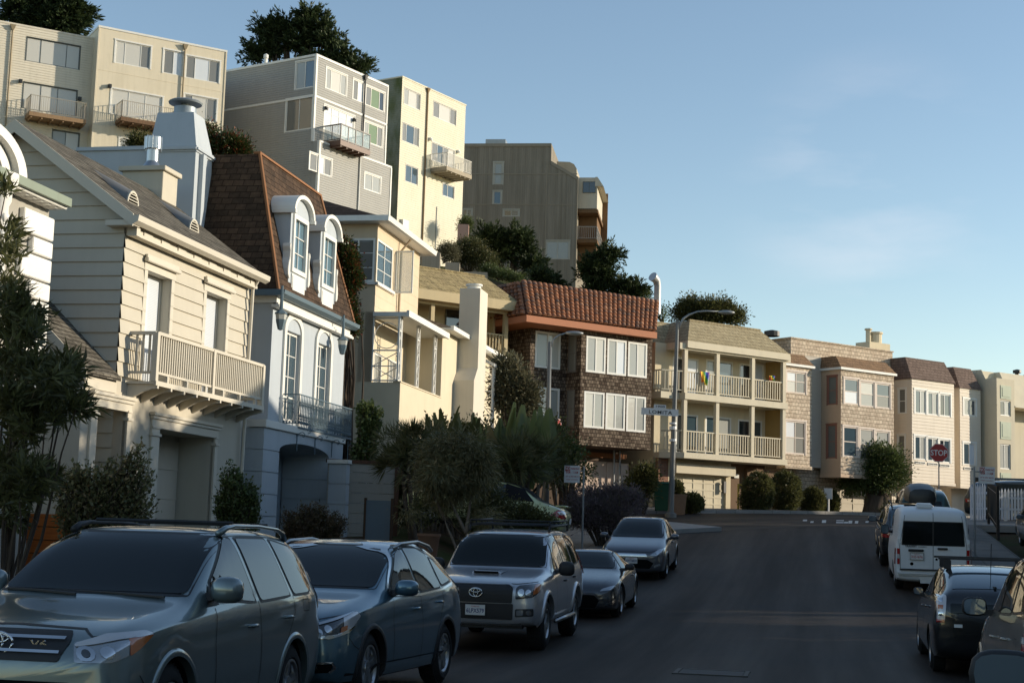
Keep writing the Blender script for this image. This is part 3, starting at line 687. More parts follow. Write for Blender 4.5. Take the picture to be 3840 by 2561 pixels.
# ------------------------------------------------------------------ houses across the cross street
ZR = 3.1
def mansard(B, x0, x1, y0, D, zb, zt, inset, m, ends=(True, True), over=.12, fas=None, fh=.25, side_in=None):
    """steep shingled roof skirt with fascia board"""
    i = inset; j = side_in if side_in is not None else inset
    a0, a1 = x0 - over, x1 + over; b0 = y0 - over
    t0 = x0 + (j if ends[0] else -over); t1 = x1 - (j if ends[1] else -over)
    mb = MB()
    n = 6
    mb.quad((a0, b0, zb), (a1, b0, zb), (t1, y0 + i, zt), (t0, y0 + i, zt))
    mb.quad((a0, b0, zb), (a0, D, zb), (t0, D, zt), (t0, y0 + i, zt)); mb.quad((a1, b0, zb), (a1, D, zb), (t1, D, zt), (t1, y0 + i, zt))
    mb.quad((t0, y0 + i, zt), (t1, y0 + i, zt), (t1, D, zt), (t0, D, zt)); mb.quad((a0, b0, zb), (a1, b0, zb), (a1, D, zb), (a0, D, zb)); mb.quad((a0, D, zb), (a1, D, zb), (t1, D, zt), (t0, D, zt))
    o = part(mb, 'mansard_roof', m, B)
    if fas:
        mb = MB(); mb.box(a0 - .02, a1 + .02, b0 - .03, D, zb - fh, zb - .003); part(mb, 'fascia', fas, B)
        mb = MB(); mb.box(t0 - .03, t1 + .03, y0 + i - .03, y0 + i + .08, zt + .002, zt + .06); part(mb, 'ridge_cap', m, B)
    return o
def garage(B, fr, rect, m, n=4, rows=4, fm=None):
    s0, s1, z0, z1 = rect; fr.holes.append(rect); mb = MB(fr.M); mb.box(s0, s1, .12, .16, z0, z1); t = .035
    for i in range(n + 1):
        x = s0 + (s1 - s0) * i / n; mb.box(max(s0, x - t), min(s1, x + t), .095, .121, z0, z1)
    for i in range(rows + 1):
        z = z0 + (z1 - z0) * i / rows; mb.box(s0 + .001, s1 - .001, .099, .122, max(z0, z - t), min(z1, z + t))
    return part(mb, 'garage_door', m, B)
def rowb(name, label, g, x, y, w=0.0, az=R(54.5)):
    """building whose left front corner is on the sight line, w metres behind the row's building line"""
    d = ray(g, x, y); o = Vector((0, 0, CAMZ)) - P0; k = (w - o.dot(LN)) / d.dot(LN); p = Vector((0, 0, CAMZ)) + d * k
    return Bld(name, label, 'house', p, ZR, az)
# ---- tan mansard apartment house, partly hidden by the peach house
TM = rowb('apartment_house', 'tan apartment house with a shaggy shingled mansard, half hidden behind the chimney', 'G', 1575, 1050, 0); TM.e['category'] = 'apartment building'
m_tan = paint('tan_wood', (.52, .42, .25), .7, .2); m_tshg = shingle('straw_shingle', (.42, .33, .17), (.28, .22, .12), .16, .28, .006, (.10, .08, .04), 1.0, .2, .8)
zt = TM.px('G', 1600, 765)[1]; zb = TM.px('G', 1655, 985)[1]; xl = TM.px('G', 820, 880)[0] - 6; zwall = zb
mb = MB(); mb.box(xl, 0, 1.3, 12, -4, zb + .2); part(mb, 'wall', m_tan, TM)
mansard(TM, xl, .15, -.35, 11, zb, zt, 1.0, m_tshg, (False, True), fas=m_tan, fh=.42)
z1 = TM.px('G', 1540, 1050)[1]; z2 = TM.px('G', 1540, 1245)[1]; zf = z2 - 1.05
mb = MB(); mb.box(xl, 0, -.1, 0, z1 - .12, z1 + .12); part(mb, 'beam', m_tan, TM)
for i in range(6):
    x = -.1 - i * 1.9; mb = MB(); mb.box(x - .09, x + .09, -.1, .08, zf, z1 - .12); part(mb, 'post', m_tan, TM)
mb = MB(); mb.box(xl, .02, -.15, 1.3, zf - .3, zf); part(mb, 'balcony', m_tan, TM)
mb = MB(); rail(mb, [(xl, -.02, zf), (-.1, -.02, zf), (-.1, 1.2, zf)], 1.05, .16, .022, .04, .08); part(mb, 'railing', m_tan, TM)
mb = MB(); mb.box(-.12, 0, .9, 1.3, zf, z1); part(mb, 'wing_wall', m_tan, TM)
f_ = TM.front(1.27)
for x in (-2.4, -5.6, -8.6, -11.6): window(TM, f_, (x, x + 1.7, zf + .05, zf + 2.1), (.5,), 'gd', hole=False, fm=plain('dark_frame', (.10, .11, .10), .4))

# ---- brown shingled house with tile roof
SH = rowb('shingled_house', 'brown shingled house with red barrel tile mansard and white framed windows', 'J', 232, 350, 0.0)
m_bs = shingle('brown_shingle', (.055, .036, .025), (.22, .17, .125), .15, .155, .012, (.02, .014, .01), 1.0, .35)
xl = 0.0; pj = 1.05; bay = SH.front(-pj); fr = SH.front(0)
xb0 = bay.px('J', 540, 700)[0]; xb1 = bay.px('J', 978, 780)[0]; zb0 = bay.px('J', 525, 1100)[1]; zfas = bay.px('J', 985, 432)[1]
for r_, k in (((577, 427, 692, 663), 'dc'), ((707, 445, 820, 677), 'dl'), ((835, 463, 948, 690), 'dc'), ((563, 768, 683, 1003), 'cd'), ((697, 780, 812, 1015), 'cd'), ((825, 795, 940, 1027), 'cd')):
    window(SH, bay, bay.rect('J', *r_), (.5,), k, fw=.09, rec=.02)
for r_, k in (((262, 395, 412, 638), 'dc'), ((252, 740, 405, 975), 'cd')): window(SH, fr, fr.rect('J', *r_), (.5,), k, fw=.09, rec=.02)
bs = SH.side(xb0)
for r_ in ((460, 425, 512, 652), (450, 765, 500, 992)):
    q = bs.rect('J', *r_); window(SH, bs, (max(q[0], -pj + .12), min(q[1], -.1), q[2], q[3]), (), 'k', rows=(.5,), fw=.06, rec=.02, fm=paint('dim_frame', (.12, .11, .10), .6))
zlo = fr.px('J', 240, 1060)[1]
mb = MB(); wallp(mb, bay, xb0, xb1, zb0, zfas); wallp(mb, bs, -pj, 0, zb0, zfas); mb.quad((xb1, -pj, zb0), (xb1, 2, zb0), (xb1, 2, zfas), (xb1, -pj, zfas)); mb.quad((xb0, -pj, zb0), (xb1, -pj, zb0), (xb1, 1.0, zb0), (xb0, 1.0, zb0))
wallp(mb, fr, 0, xb0, zlo, zfas); mb.quad((0, 0, -4), (0, 12, -4), (0, 12, zfas), (0, 0, zfas)); mb.quad((0, 0, zlo), (xb0, 0, zlo), (xb0, 1, zlo), (0, 1, zlo))
mb.quad((xb1, 1, -4), (xb1, 12, -4), (xb1, 12, zfas), (xb1, 1, zfas)); part(mb, 'wall', m_bs, SH)
salmon = paint('salmon_trim', (.42, .17, .09), .7, .1)
gf = SH.front(1.0); g_ = gf.rect('J', 510, 1192, 845, 1345)
garage(SH, gf, (g_[0], g_[1], -.2, g_[3]), paint('garage_pink', (.55, .42, .34), .6), 5, 4)
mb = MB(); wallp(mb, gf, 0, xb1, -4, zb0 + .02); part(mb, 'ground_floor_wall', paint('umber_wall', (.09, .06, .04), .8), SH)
mb = MB(); b_ = gf.rect('J', 505, 1140, 815, 1192); mb.box(b_[0], b_[1], .9, .995, b_[2], b_[3]); part(mb, 'beam', grain('red_beam', (.30, .12, .05), (.2, .09, .04)), SH)
mb = MB(); mb.tube([(xb1 - .6, .8, zb0), (xb1 - .6, .8, -3)], .05, 8); mb.tube([(xb1 - .25, .8, zb0), (xb1 - .25, .8, -3)], .04, 8); part(mb, 'downpipe', ALU, SH)
# tile roof: columns of half round tiles laid in courses
over = .35; ex0 = SH.px('J', 205, 318, -pj - over)[0]; ex1 = SH.px('J', 990, 428, -pj - over)[0] + .15; zb = zfas + .16; zt = SH.px('J', 300, 118, .2)[1]; yb, ytp = -pj - over, -pj + 1.15
il = SH.px('J', 170, 105, ytp)[0] - ex0; ir = ex1 - SH.px('J', 1022, 212, ytp)[0]; tcol = .26; nc = int((ex1 - ex0) / tcol); nr = 9
def tilemat():
    n = NT('clay_tile'); g = n.n('ShaderNodeNewGeometry'); r_ = n.n('ShaderNodeValToRGB'); e = r_.color_ramp.elements; e[0].color = (.27, .11, .05, 1); e[1].color = (.44, .21, .11, 1); x = e.new(.5); x.color = (.36, .145, .065, 1); x = e.new(.85); x.color = (.12, .07, .05, 1)
    n.l(g.outputs['Random Per Island'], r_.inputs[0]); d = n.ramp(n.noise(6, 4, .7), .3, .75, (.55, .55, .55, 1), (1.1, 1.1, 1.1, 1))
    n.set(Base_Color=n.mix(1.0, r_.outputs[0], d, 'MULTIPLY'), Roughness=.8); return n.m
TILE = tilemat(); mb = MB()
def tiles(A, Bv, Ct, Dt, nc, nr):            # bottom left, bottom right, top left, top right
    A, Bv, Ct, Dt = map(Vector, (A, Bv, Ct, Dt)); nrm = (Bv - A).cross(Ct - A).normalized()
    if nrm.y > 0 and abs(nrm.y) > abs(nrm.x): nrm.negate()
    if abs(nrm.x) > abs(nrm.y) and nrm.z < 0: nrm.negate()
    for r_ in range(nr):
        for c_ in range(nc):
            def pt(u, v): return (A * (1 - u) + Bv * u) * (1 - v) + (Ct * (1 - u) + Dt * u) * v
            u0, u1 = c_ / nc, (c_ + 1) / nc; v0, v1 = r_ / nr, (r_ + 1.08) / nr; vs = []; wd = (pt(u1, v0) - pt(u0, v0)).length
            for (v, lift) in ((v0, .075), (min(v1, 1), .02)):
                for k in range(6):
                    th = math.pi * k / 5; u = (u0 + u1) / 2 - math.cos(th) * (u1 - u0) * .46; vs.append(pt(u, v) + nrm * (lift + math.sin(th) * wd * .40))
            mb.add(vs, [(k, k + 1, k + 7, k + 6) for k in range(5)] + [tuple(range(6))])
tiles((ex0, yb, zb), (ex1, yb, zb), (ex0 + il, ytp, zt), (ex1 - ir, ytp, zt), nc, nr)
tiles((ex0, 4.5, zb), (ex0, yb, zb), (ex0 + il, 4.5, zt), (ex0 + il, ytp, zt), 18, nr)
tiles((ex1, yb, zb), (ex1, 4.5, zb), (ex1 - ir, ytp, zt), (ex1 - ir, 4.5, zt), 18, nr)
o = mb.build('tile_roof', TILE, SH.e, smooth=True, angle=40, fix=False)
mb = MB(); mb.hexa([(ex0 + .03, yb + .03, zb), (ex1 - .03, yb + .03, zb), (ex1 - .03, 12, zb), (ex0 + .03, 12, zb)], [(ex0 + il, ytp + .03, zt), (ex1 - ir, ytp + .03, zt), (ex1 - ir, 12, zt), (ex0 + il, 12, zt)]); part(mb, 'roof_deck', paint('red_deck', (.2, .07, .04), .9), SH)
mb = MB(); mb.box(ex0 - .03, ex1 + .03, yb - .05, 12, zb - .3, zb - .01); part(mb, 'fascia', salmon, SH)
mb = MB()
for k in range(nc): x = ex0 + il + (ex1 - ir - ex0 - il) * (k + .5) / nc; mb.ball((x, ytp, zt + .05), (.15, .12, .09), 8)
part(mb, 'ridge_tiles', TILE, SH, smooth=True)
vx = SH.px('J', 1015, 215, 1.4); mb = MB(); mb.tube([(vx[0], 1.4, zt - .3), (vx[0], 1.4, vx[1] + .75), (vx[0] - .12, 1.35, vx[1] + 1.0), (vx[0] - .42, 1.3, vx[1] + 1.15)], [.17, .17, .19, .24], 12); part(mb, 'flue', plain('galvanised', (.5, .5, .5), .4, .5), SH, smooth=True, angle=50)

# ---- cream balcony apartments
AP = rowb('apartment_house', 'cream apartment house with two long open balconies and a straw coloured shingled mansard', 'K', 292, 700, -1.0); AP.e['category'] = 'apartment building'
m_a = paint('cream_board', (.62, .55, .41), .7, .15); m_as = paint('cream_render', (.66, .57, .40), .85, .2); m_sh = shingle('buff_shingle', (.42, .35, .22), (.34, .28, .17), .2, .17, .008, (.16, .13, .08), .8, .3)
fr = AP.front(0); x1 = fr.px('K', 953, 700)[0]; dp = 1.35
zmt = fr.px('K', 300, 150)[1]; zmb = AP.px('K', 298, 308, -.1)[1]; zbm = fr.px('K', 295, 350)[1]
zf2 = fr.px('K', 295, 648)[1]; zf1 = fr.px('K', 290, 1037)[1]; z2b = fr.px('K', 290, 690)[1]; z1b = fr.px('K', 287, 1075)[1]
bk = AP.front(dp); xL = AP.px('K', 105, 700, dp)[0] - .1
for r_, cols, k in (((215, 410, 380, 620), (.5,), 'gl'), ((432, 428, 605, 650), (.5,), 'db'), ((650, 455, 736, 665), (), 'g'), ((750, 457, 808, 670), (), 'l')):
    q = bk.rect('K', *r_); window(AP, bk, (q[0], q[1], zf2 + .02, q[3]), cols, k, fw=.09, rec=.03, name='balcony_door')
for r_, cols, k in (((235, 782, 377, 1000), (.4,), 'gb'), ((428, 797, 595, 1000), (.5,), 'bd'), ((640, 820, 722, 1000), (), 'g'), ((740, 828, 797, 1000), (), 'b')):
    q = bk.rect('K', *r_); window(AP, bk, (q[0], q[1], zf1 + .02, q[3]), cols, k, fw=.09, rec=.03, name='balcony_door')
mb = MB(); wallp(mb, bk, xL, x1, z1b, zmb); mb.quad((xL, dp, -4), (xL, 13, -4), (xL, 13, zmb), (xL, dp, zmb)); mb.quad((x1, dp, -4), (x1, 13, -4), (x1, 13, zmb), (x1, dp, zmb)); part(mb, 'wall', m_as, AP)
mansard(AP, .15, x1 - .0, 0, 12, zmb, zmt, .9, m_sh, (True, True), over=.12, fas=m_a, fh=.32)
mb = MB(); s_ = AP.px('K', 165, 160, 1.0)
mb.hexa([(xL, dp + .2, zmb), (.2, dp + .2, zmb), (.2, 12, zmb), (xL, 12, zmb)], [(xL + .1, dp + .9, zmt), (1, dp + .9, zmt), (1, 12, zmt), (xL + .1, 12, zmt)]); part(mb, 'side_roof', m_sh, AP); mb = MB(); mb.box(xL, .1, dp + .1, 3, zmb - .3, zmb - .004); part(mb, 'fascia', m_a, AP)
mb = MB(); mb.box(-.35, x1 + .3, -.02, .16, zbm - .12, zbm + .18); part(mb, 'beam', m_a, AP)
xs = [fr.px('K', a, 600)[0] for a in (300, 510, 741)] + [x1 - .1]
for (zl, zh) in ((zf2, zbm - .13), (zf1, z2b)):
    for i, x in enumerate(xs):
        mb = MB(); mb.box(x - .1, x + .1, .0, .18, zl + .003, zh - .003); part(mb, 'post', m_a, AP)
for zf, zb_ in ((zf2, z2b), (zf1, z1b)):
    mb = MB(); mb.box(-.05, x1 + .05, -.08, dp - .005, zb_, zf)
    if zf == zf1: mb.hexa([(xL, dp - .4, zb_), (-.06, -.08, zb_), (-.06, dp - .01, zb_), (xL, dp - .01, zb_)], [(xL, dp - .4, zf), (-.06, -.08, zf), (-.06, dp - .01, zf), (xL, dp - .01, zf)])
    else: mb.box(-1.2, -.06, .3, dp - .01, zb_, zf)
    ob = part(mb, 'balcony', m_a, AP)
    for a, b in zip(xs[:-1], xs[1:]):
        mb = MB(); rail(mb, [(a + .1, .08, zf), (b - .1, .08, zf)], 1.02, .155, .022, .04, .09); mb.build('railing', m_a, ob)
    mb = MB()
    rail(mb, [(-1.15, dp - .1, zf), (-1.15, .35, zf), (-.1, .08, zf)] if zf == zf2 else [(xL + .1, dp - .4, zf), (-.1, .05, zf)], 1.02, .155, .022, .04, .09); mb.build('railing', m_a, ob)
    mb = MB(); mb.box(x1 - .05, x1 + .02, .2, dp, zf, zf + 2.7); part(mb, 'wing_wall', paint('ochre_board', (.36, .24, .09), .7), AP)
g = AP.front(1.0); gr_ = g.rect('K', 222, 1180, 560, 1425); garage(AP, g, (gr_[0], gr_[1], -.05, gr_[3]), paint('cream_garage', (.60, .53, .38), .6), 5, 5)
mb = MB(); wallp(mb, g, gr_[0] - .35, gr_[1] + .3, -4, z1b); part(mb, 'ground_floor_wall', m_as, AP)
mb = MB(); mb.box(gr_[0] - .2, gr_[1] + .25, .6, .99, gr_[3] + .05, gr_[3] + .5); part(mb, 'lintel', m_a, AP)
mb = MB(); mb.box(xL, gr_[0] - .36, 1.0, 1.2, -4, z1b); part(mb, 'brick_wall', shingle('brick', (.22, .10, .06), (.28, .13, .08), .22, .075, .01, (.2, .17, .14), .4), AP)
mb = MB(); mb.box(gr_[1] + .31, x1, 1.4, 1.6, -4, z1b); mb.box(gr_[1] + 1.6, gr_[1] + 3.6, 1.2, 1.395, z1b - 1.1, z1b - .2); part(mb, 'entry_wall', paint('umber_entry', (.16, .10, .06), .8), AP)
for q in ((235, 1190),): pass
mb = MB(); q = g.px('K', 545, 1262); mb.box(q[0] - .08, q[0] + .08, .88, .99, q[1] - .3, q[1] + .25); part(mb, 'intercom', IRON, AP)
mb = MB(); q = AP.front(1.2).px('K', 641, 1193); mb.box(q[0] - .15, q[0] + .15, 1.3, 1.395, q[1] - .09, q[1] + .09); part(mb, 'number_plate', WHT, AP)
mb = MB(); q = AP.px('K', 862, 220, 2); mb.lathe([(.4, 0), (.4, .25), (.1, .32)], (q[0], 2, zmt), 12); part(mb, 'roof_vent', IRON, AP)
# rainbow flag and rainbow cloth hung on the upper rail, and the plants on the balconies
def rainbow(name):
    n = NT(name); sp = n.n('ShaderNodeSeparateXYZ'); n.l(n.tc.outputs['Generated'], sp.inputs[0]); r_ = n.n('ShaderNodeValToRGB'); r_.color_ramp.interpolation = 'CONSTANT'; e = r_.color_ramp.elements
    cs_ = [(.55, .03, .02), (.75, .20, .02), (.75, .55, .03), (.05, .25, .05), (.03, .08, .4), (.2, .04, .25)]
    e[0].color = cs_[0] + (1,); e[1].color = cs_[5] + (1,); e[1].position = .84
    for i in range(1, 5): x = e.new(i / 6); x.color = cs_[i] + (1,)
    n.l(n.math('ADD', n.math('MULTIPLY', sp.outputs[0], .75), n.math('MULTIPLY', sp.outputs[2], .25)), r_.inputs[0]); n.set(Base_Color=r_.outputs[0], Roughness=.8); return n.m
RB = rainbow('rainbow_cloth')
def cloth(q0, wd, ht, label, B, skew=.0, seed=1):
    nx, nz = 16, 14; vs = []
    for j in range(nz + 1):
        for i in range(nx + 1):
            u, v = i / nx, j / nz
            vs.append((q0[0] + wd * (u - .0) * (1 - .35 * v) + skew * v, -.06 - .05 * math.sin(u * 14 + seed + v * 3) * (.3 + v) - .03 * v, q0[1] - ht * v * (1 - .25 * abs(math.sin(u * 3.1 + seed)))))
    mb = MB(); mb.add(vs, [(j * (nx + 1) + i, j * (nx + 1) + i + 1, (j + 1) * (nx + 1) + i + 1, (j + 1) * (nx + 1) + i) for j in range(nz) for i in range(nx)])
    o = mb.build('flag', RB, None, smooth=True, fix=False); o.matrix_world = Matrix.Translation(B.O) @ Matrix.Rotation(R(90) - B.az, 4, 'Z'); md = o.modifiers.new('s', 'SOLIDIFY'); md.thickness = .01
    return tag(o, label, 'flag')
q = fr.px('K', 385, 520); cloth((q[0], zf2 + 1.06), .6, .66, 'rainbow flag slung over the upper balcony rail of the cream apartments', AP, .12)
q = fr.px('K', 838, 568); cloth((q[0], zf2 + 1.25), .42, .24, 'small rainbow cloth on the upper rail at the right end bay', AP, .02, 3)

# ---- cream shingled building with two bays
SB = rowb('shingled_building', 'blond shingled building with two shallow bays, brown roof skirts and a stack of chimneys', 'K', 1005, 300, 0.25)
m_bl = shingle('blond_shingle', (.66, .55, .42), (.50, .40, .30), .22, .19, .010, (.26, .2, .15), .9, .2)
fr = SB.front(0); xR = SB.px('L', 680, 240)[0]; zt = SB.px('L', 660, 235)[1]; zlow = -4
pj = .95; b1 = SB.front(-.55); b2 = SB.front(-1.35)
def bay(B, fc, g, xl, xr, xl2, yt, yb, wins, sidewins, m, skm, sky_, skin=.35, wm=None, fmw=None, side_m=None, ft=.12, yback=0.0, sf=None):
    """box bay: front wall, side wall, windows and a small roof skirt"""
    x0 = fc.px(g, xl, (yt + yb) / 2)[0]; x1 = fc.px(g, xr, (yt + yb) / 2)[0]; zt_ = fc.px(g, xl, yt)[1]; zb_ = fc.px(g, xl, yb)[1]; y = fc.c
    for r_, c_, k, rw in wins: window(B, fc, fc.rect(g, *r_), c_, k, rows=rw, fw=.07, rec=.03, case=.08, fm=fmw)
    sf = B.side(x0)
    for r_ in sidewins:
        q = sf.rect(g, *r_); window(B, sf, (max(q[0], y + .12), min(q[1], yback - .12), q[2], q[3]), (), 'k', rows=(.5,), fw=.06, rec=.03, case=.07, fm=wm)
    mb = MB(); wallp(mb, fc, x0, x1, zb_, zt_); mb.quad((x1, y, zb_), (x1, yback, zb_), (x1, yback, zt_), (x1, y, zt_)); mb.quad((x0, y, zb_), (x1, y, zb_), (x1, yback, zb_), (x0, yback, zb_)); mb.quad((x0, y, zt_), (x1, y, zt_), (x1, yback, zt_), (x0, yback, zt_)); part(mb, 'bay_wall', m, B)
    mb = MB(); wallp(mb, sf, y, yback, zb_, zt_, course=.16 if side_m else None, lap=.015); part(mb, 'bay_side', side_m or m, B)
    mb = MB(); mb.box(x0 - .06, x1 + .06, y - .06, yback - .004, zb_ - .16, zb_ - .002); part(mb, 'bay_base', m if not side_m else side_m, B)
    if skm:
        zs_ = fc.px(g, xl, sky_)[1]; mb = MB()
        mb.hexa([(x0 - .1, y - .1, zt_), (x1 + .1, y - .1, zt_), (x1 + .1, yback + .02, zt_), (x0 - .1, yback + .02, zt_)], [(x0 + skin * .0, y + skin, zs_), (x1 - skin * .6, y + skin, zs_), (x1 - skin * .6, yback + .02, zs_), (x0, yback + .02, zs_)]); part(mb, 'roof_skirt', skm, B)
        mb = MB(); mb.box(x0 - .12, x1 + .12, y - .12, yback, zt_ - ft, zt_ - .003); part(mb, 'fascia', WHT, B)
    return x0, x1, zb_, zt_
brsk = shingle('brown_skirt', (.30, .19, .11), (.23, .145, .09), .16, .14, .008, (.09, .06, .04), .8)
peach = paint('peach_board', (.55, .40, .28), .7, .1); rose = paint('rose_frame', (.30, .14, .10), .6); pinkt = paint('pink_trim', (.68, .58, .50), .6)
x10, x11, zb1, _ = bay(SB, b1, 'K', 952, 1122, 0, 455, 1120, [((957, 505, 1083, 660), (.5,), 'clkk', (.55,)), ((950, 828, 1078, 1055), (.5,), 'clkk', (.5,))], [], m_bl, brsk, 382, fmw=pinkt)
x20, x21, zb2, _ = bay(SB, b2, 'L', 300, 690, 0, 345, 1130, [((325, 425, 430, 625), (), 'lb', (.5,)), ((443, 447, 545, 643), (), 'dc', (.5,)), ((560, 462, 662, 655), (), 'kb', (.5,)), ((318, 778, 420, 1010), (), 'bb', (.5,)), ((440, 795, 540, 1030), (), 'kd', (.5,)), ((557, 812, 655, 1040), (), 'kd', (.5,))], [(205, 415, 270, 620), (200, 770, 265, 1015)], m_bl, brsk, 260, wm=rose, fmw=pinkt, side_m=peach)
ff = SB.front(0)
mb = MB(); wallp(mb, ff, -.2, xR, zb1, zt); part(mb, 'wall', m_bl, SB)
mb = MB(); body(mb, -.2, xR, 13, -4, zt); part(mb, 'outer_wall', m_bl, SB)
mb = MB(); rr_ = SB.front(-.02); mb.M = rr_.M
wallp(mb, SB.front(-.03), x11 + .05, x20 - .02, zb1, SB.px('L', 150, 275)[1], course=.17, lap=.02); mb.M = ID; part(mb, 'recess_siding', paint('grey_cream_siding', (.50, .45, .38), .7, .1), SB)
g = SB.front(.35); gq = g.rect('L', 205, 1215, 500, 1450); gx0, gx1 = gq[0], gq[1]
garage(SB, g, (gx0, gx1, -.05, gq[3] - .05), paint('cream_garage2', (.52, .46, .36), .6), 3, 4)
mb = MB(); wallp(mb, g, -.2, xR, -4, zb1 + .3); part(mb, 'ground_floor_wall', m_bl, SB)
parapet(SB, -.2, xR, 13, zt, m_bl, h=.06, o=.05)
c0 = SB.px('L', 512, 200, 2); c1 = SB.px('L', 662, 200, 2); zc1 = SB.px('L', 600, 170, 2)[1]; zc2 = SB.px('L', 600, 85, 2)[1]
mb = MB(); mb.box(c0[0], c1[0], 2, 3.0, zt - .5, zc1); x_ = SB.px('L', 604, 150, 2)[0]; part(mb, 'chimney', m_as, SB)
mb = MB(); mb.lathe([(.36, 0), (.36, zc2 - zc1 - .1), (.42, zc2 - zc1 - .1), (.42, zc2 - zc1), (.02, zc2 - zc1)], (x_, 2.5, zc1), 14); mb.lathe([(.15, 0), (.15, .7), (.22, .72), (.2, .8)], (x_ - .55, 2.5, zc1), 10); part(mb, 'chimney_pot', m_as, SB)

# ---- two pale sided bays under slate brown mansards
PB = rowb('sided_house', 'pale lap sided house with a wide bay and dark brown mansard behind the stop sign', 'L', 700, 600, .25)
m_pk = paint('pale_siding', (.70, .61, .49), .6, .16); slate = shingle('slate_brown', (.16, .115, .095), (.20, .145, .12), .3, .15, .008, (.05, .035, .03), .5); slate_s = slate
fr = PB.front(-1.35)
def sided(B, fc, g, xl, xr, xls, ytop, ymb, yb, wins, sidew, garage_rect=None, gate=None, yb0=0.0):
    x0 = fc.px(g, xl, ymb)[0]; x1 = fc.px(g, xr, ymb + 50)[0]; zmb_ = fc.px(g, xl, ymb)[1]; zb_ = fc.px(g, xl, yb)[1]; y = fc.c; zt_ = B.px(g, xl, ytop, y + .35)[1]
    for r_, c_, k, rw in wins: window(B, fc, fc.rect(g, *r_), c_, k, rows=rw, fw=.06, rec=.03, case=.10)
    sf = B.side(x0)
    for r_ in sidew:
        q = sf.rect(g, *r_); window(B, sf, (max(q[0], y + .15), min(q[1], yb0 - .1), q[2], q[3]), (), 'k', rows=(.5,), fw=.06, rec=.03, case=.06)
    mb = MB(); wallp(mb, fc, x0, x1, zb_, zmb_, course=.17, lap=.02); wallp(mb, sf, y, yb0, zb_, zmb_, course=.17, lap=.02); mb.quad((x1, y, zb_), (x1, yb0, zb_), (x1, yb0, zmb_), (x1, y, zmb_)); mb.quad((x0, y, zb_), (x1, y, zb_), (x1, yb0, zb_), (x0, yb0, zb_)); part(mb, 'bay_wall', m_pk, B)
    mb = MB(); mb.box(x0 - .05, x1 + .05, y - .05, yb0 - .004, zb_ - .14, zb_ - .003); part(mb, 'bay_base', m_pk, B)
    mansard(B, x0, x1, y, 11, zmb_, zt_, .35, slate, (False, True), over=.08, side_in=.35)
    return x0, x1, zb_, zt_, zmb_
x0, x1, zb_, zt_, zm_ = sided(PB, fr, 'L', 820, 1130, 700, 278, 430, 1180, [((845, 510, 925, 692), (.5,), 'bd', ()), ((938, 528, 1014, 702), (.5,), 'bd', ()), ((1026, 540, 1105, 712), (.45,), 'gb', ()), ((843, 850, 923, 1028), (.5,), 'bd', ()), ((936, 862, 1012, 1040), (.5,), 'bd', ()), ((1024, 875, 1102, 1050), (.45,), 'gb', ())],
    [(725, 505, 778, 685), (720, 845, 772, 1045)])
for a, b, c, d in ((845, 1036, 915, 1060), (938, 1046, 1008, 1070), (1026, 1056, 1095, 1082)):
    q = fr.rect('L', a, b, c, d); window(PB, fr, q, (.5,), 'kk', fw=.03, rec=.0, hole=False)
gg = PB.front(.0); q = gg.rect('L', 700, 1265, 970, 1400); garage(PB, gg, (q[0], q[1], -.05, q[3]), paint('white_garage', (.62, .57, .5), .6), 4, 3)
mb = MB(); wallp(mb, gg, -.3, x1 + .2, -4, zt_ - .05, course=.17, lap=.02); body(mb, -.3, x1 + .2, 11, -4, zt_ - .05, top=False); part(mb, 'wall', m_pk, PB)
PB2 = rowb('sided_house', 'narrow pale lap sided house with a single bay and dark brown mansard', 'L', 1135, 700, .25)
f2 = PB2.front(-.75); x0, x1, zb_, zt_, zm_ = sided(PB2, f2, 'L', 1172, 1325, 1110, 350, 497, 1215, [((1203, 578, 1290, 708), (.5,), 'db', ()), ((1200, 900, 1288, 1068), (.5,), 'bl', ())], [])
q = f2.rect('L', 1203, 1078, 1285, 1105); window(PB2, f2, q, (.5,), 'kk', fw=.03, rec=.0, hole=False)
mb = MB(); wallp(mb, PB2.front(0), -.3, x1 + .2, -4, zt_ - .05, course=.17, lap=.02); body(mb, -.3, x1 + .2, 11, -4, zt_ - .05, top=False); part(mb, 'wall', m_pk, PB2)
# ---- stucco building with sloped overhangs at the right edge
GB = rowb('stucco_building', 'cream stucco building with sloping roof overhangs and pale green panels at the right edge', 'L', 1300, 700, .0)
m_gs = paint('cream_green_stucco', (.60, .54, .41), .85, .12); grn = paint('pale_green_panel', (.48, .52, .40), .7)
fr = GB.front(0); bf = GB.front(-1.3); zt = fr.px('L', 1330, 372)[1]; zt2 = bf.px('L', 1445, 425)[1]; xb0 = bf.px('L', 1447, 700)[0]; xb1 = bf.px('L', 1578, 700)[0]; xE = fr.px('L', 2100, 500)[0]
for r_, k in (((1472, 588, 1550, 708), 'gd'), ((1470, 908, 1550, 1098), 'dd')): window(GB, bf, bf.rect('L', *r_), (.5,), k, fw=.06, rec=.08)
mb = MB(); wallp(mb, bf, xb0, xb1, -4, zt2); mb.quad((xb0, -1.3, -4), (xb0, 0, -4), (xb0, 0, zt2), (xb0, -1.3, zt2)); mb.quad((xb1, -1.3, -4), (xb1, 0, -4), (xb1, 0, zt2), (xb1, -1.3, zt2)); mb.quad((xb0, -1.3, zt2), (xb1, -1.3, zt2), (xb1, 0, zt2), (xb0, 0, zt2)); mb.quad((0, 0, -4), (xE, 0, -4), (xE, 0, zt), (0, 0, zt)); body(mb, 0, xE, 12, -4, zt)
part(mb, 'wall', m_gs, GB)
zo = fr.px('L', 1420, 648)[1]
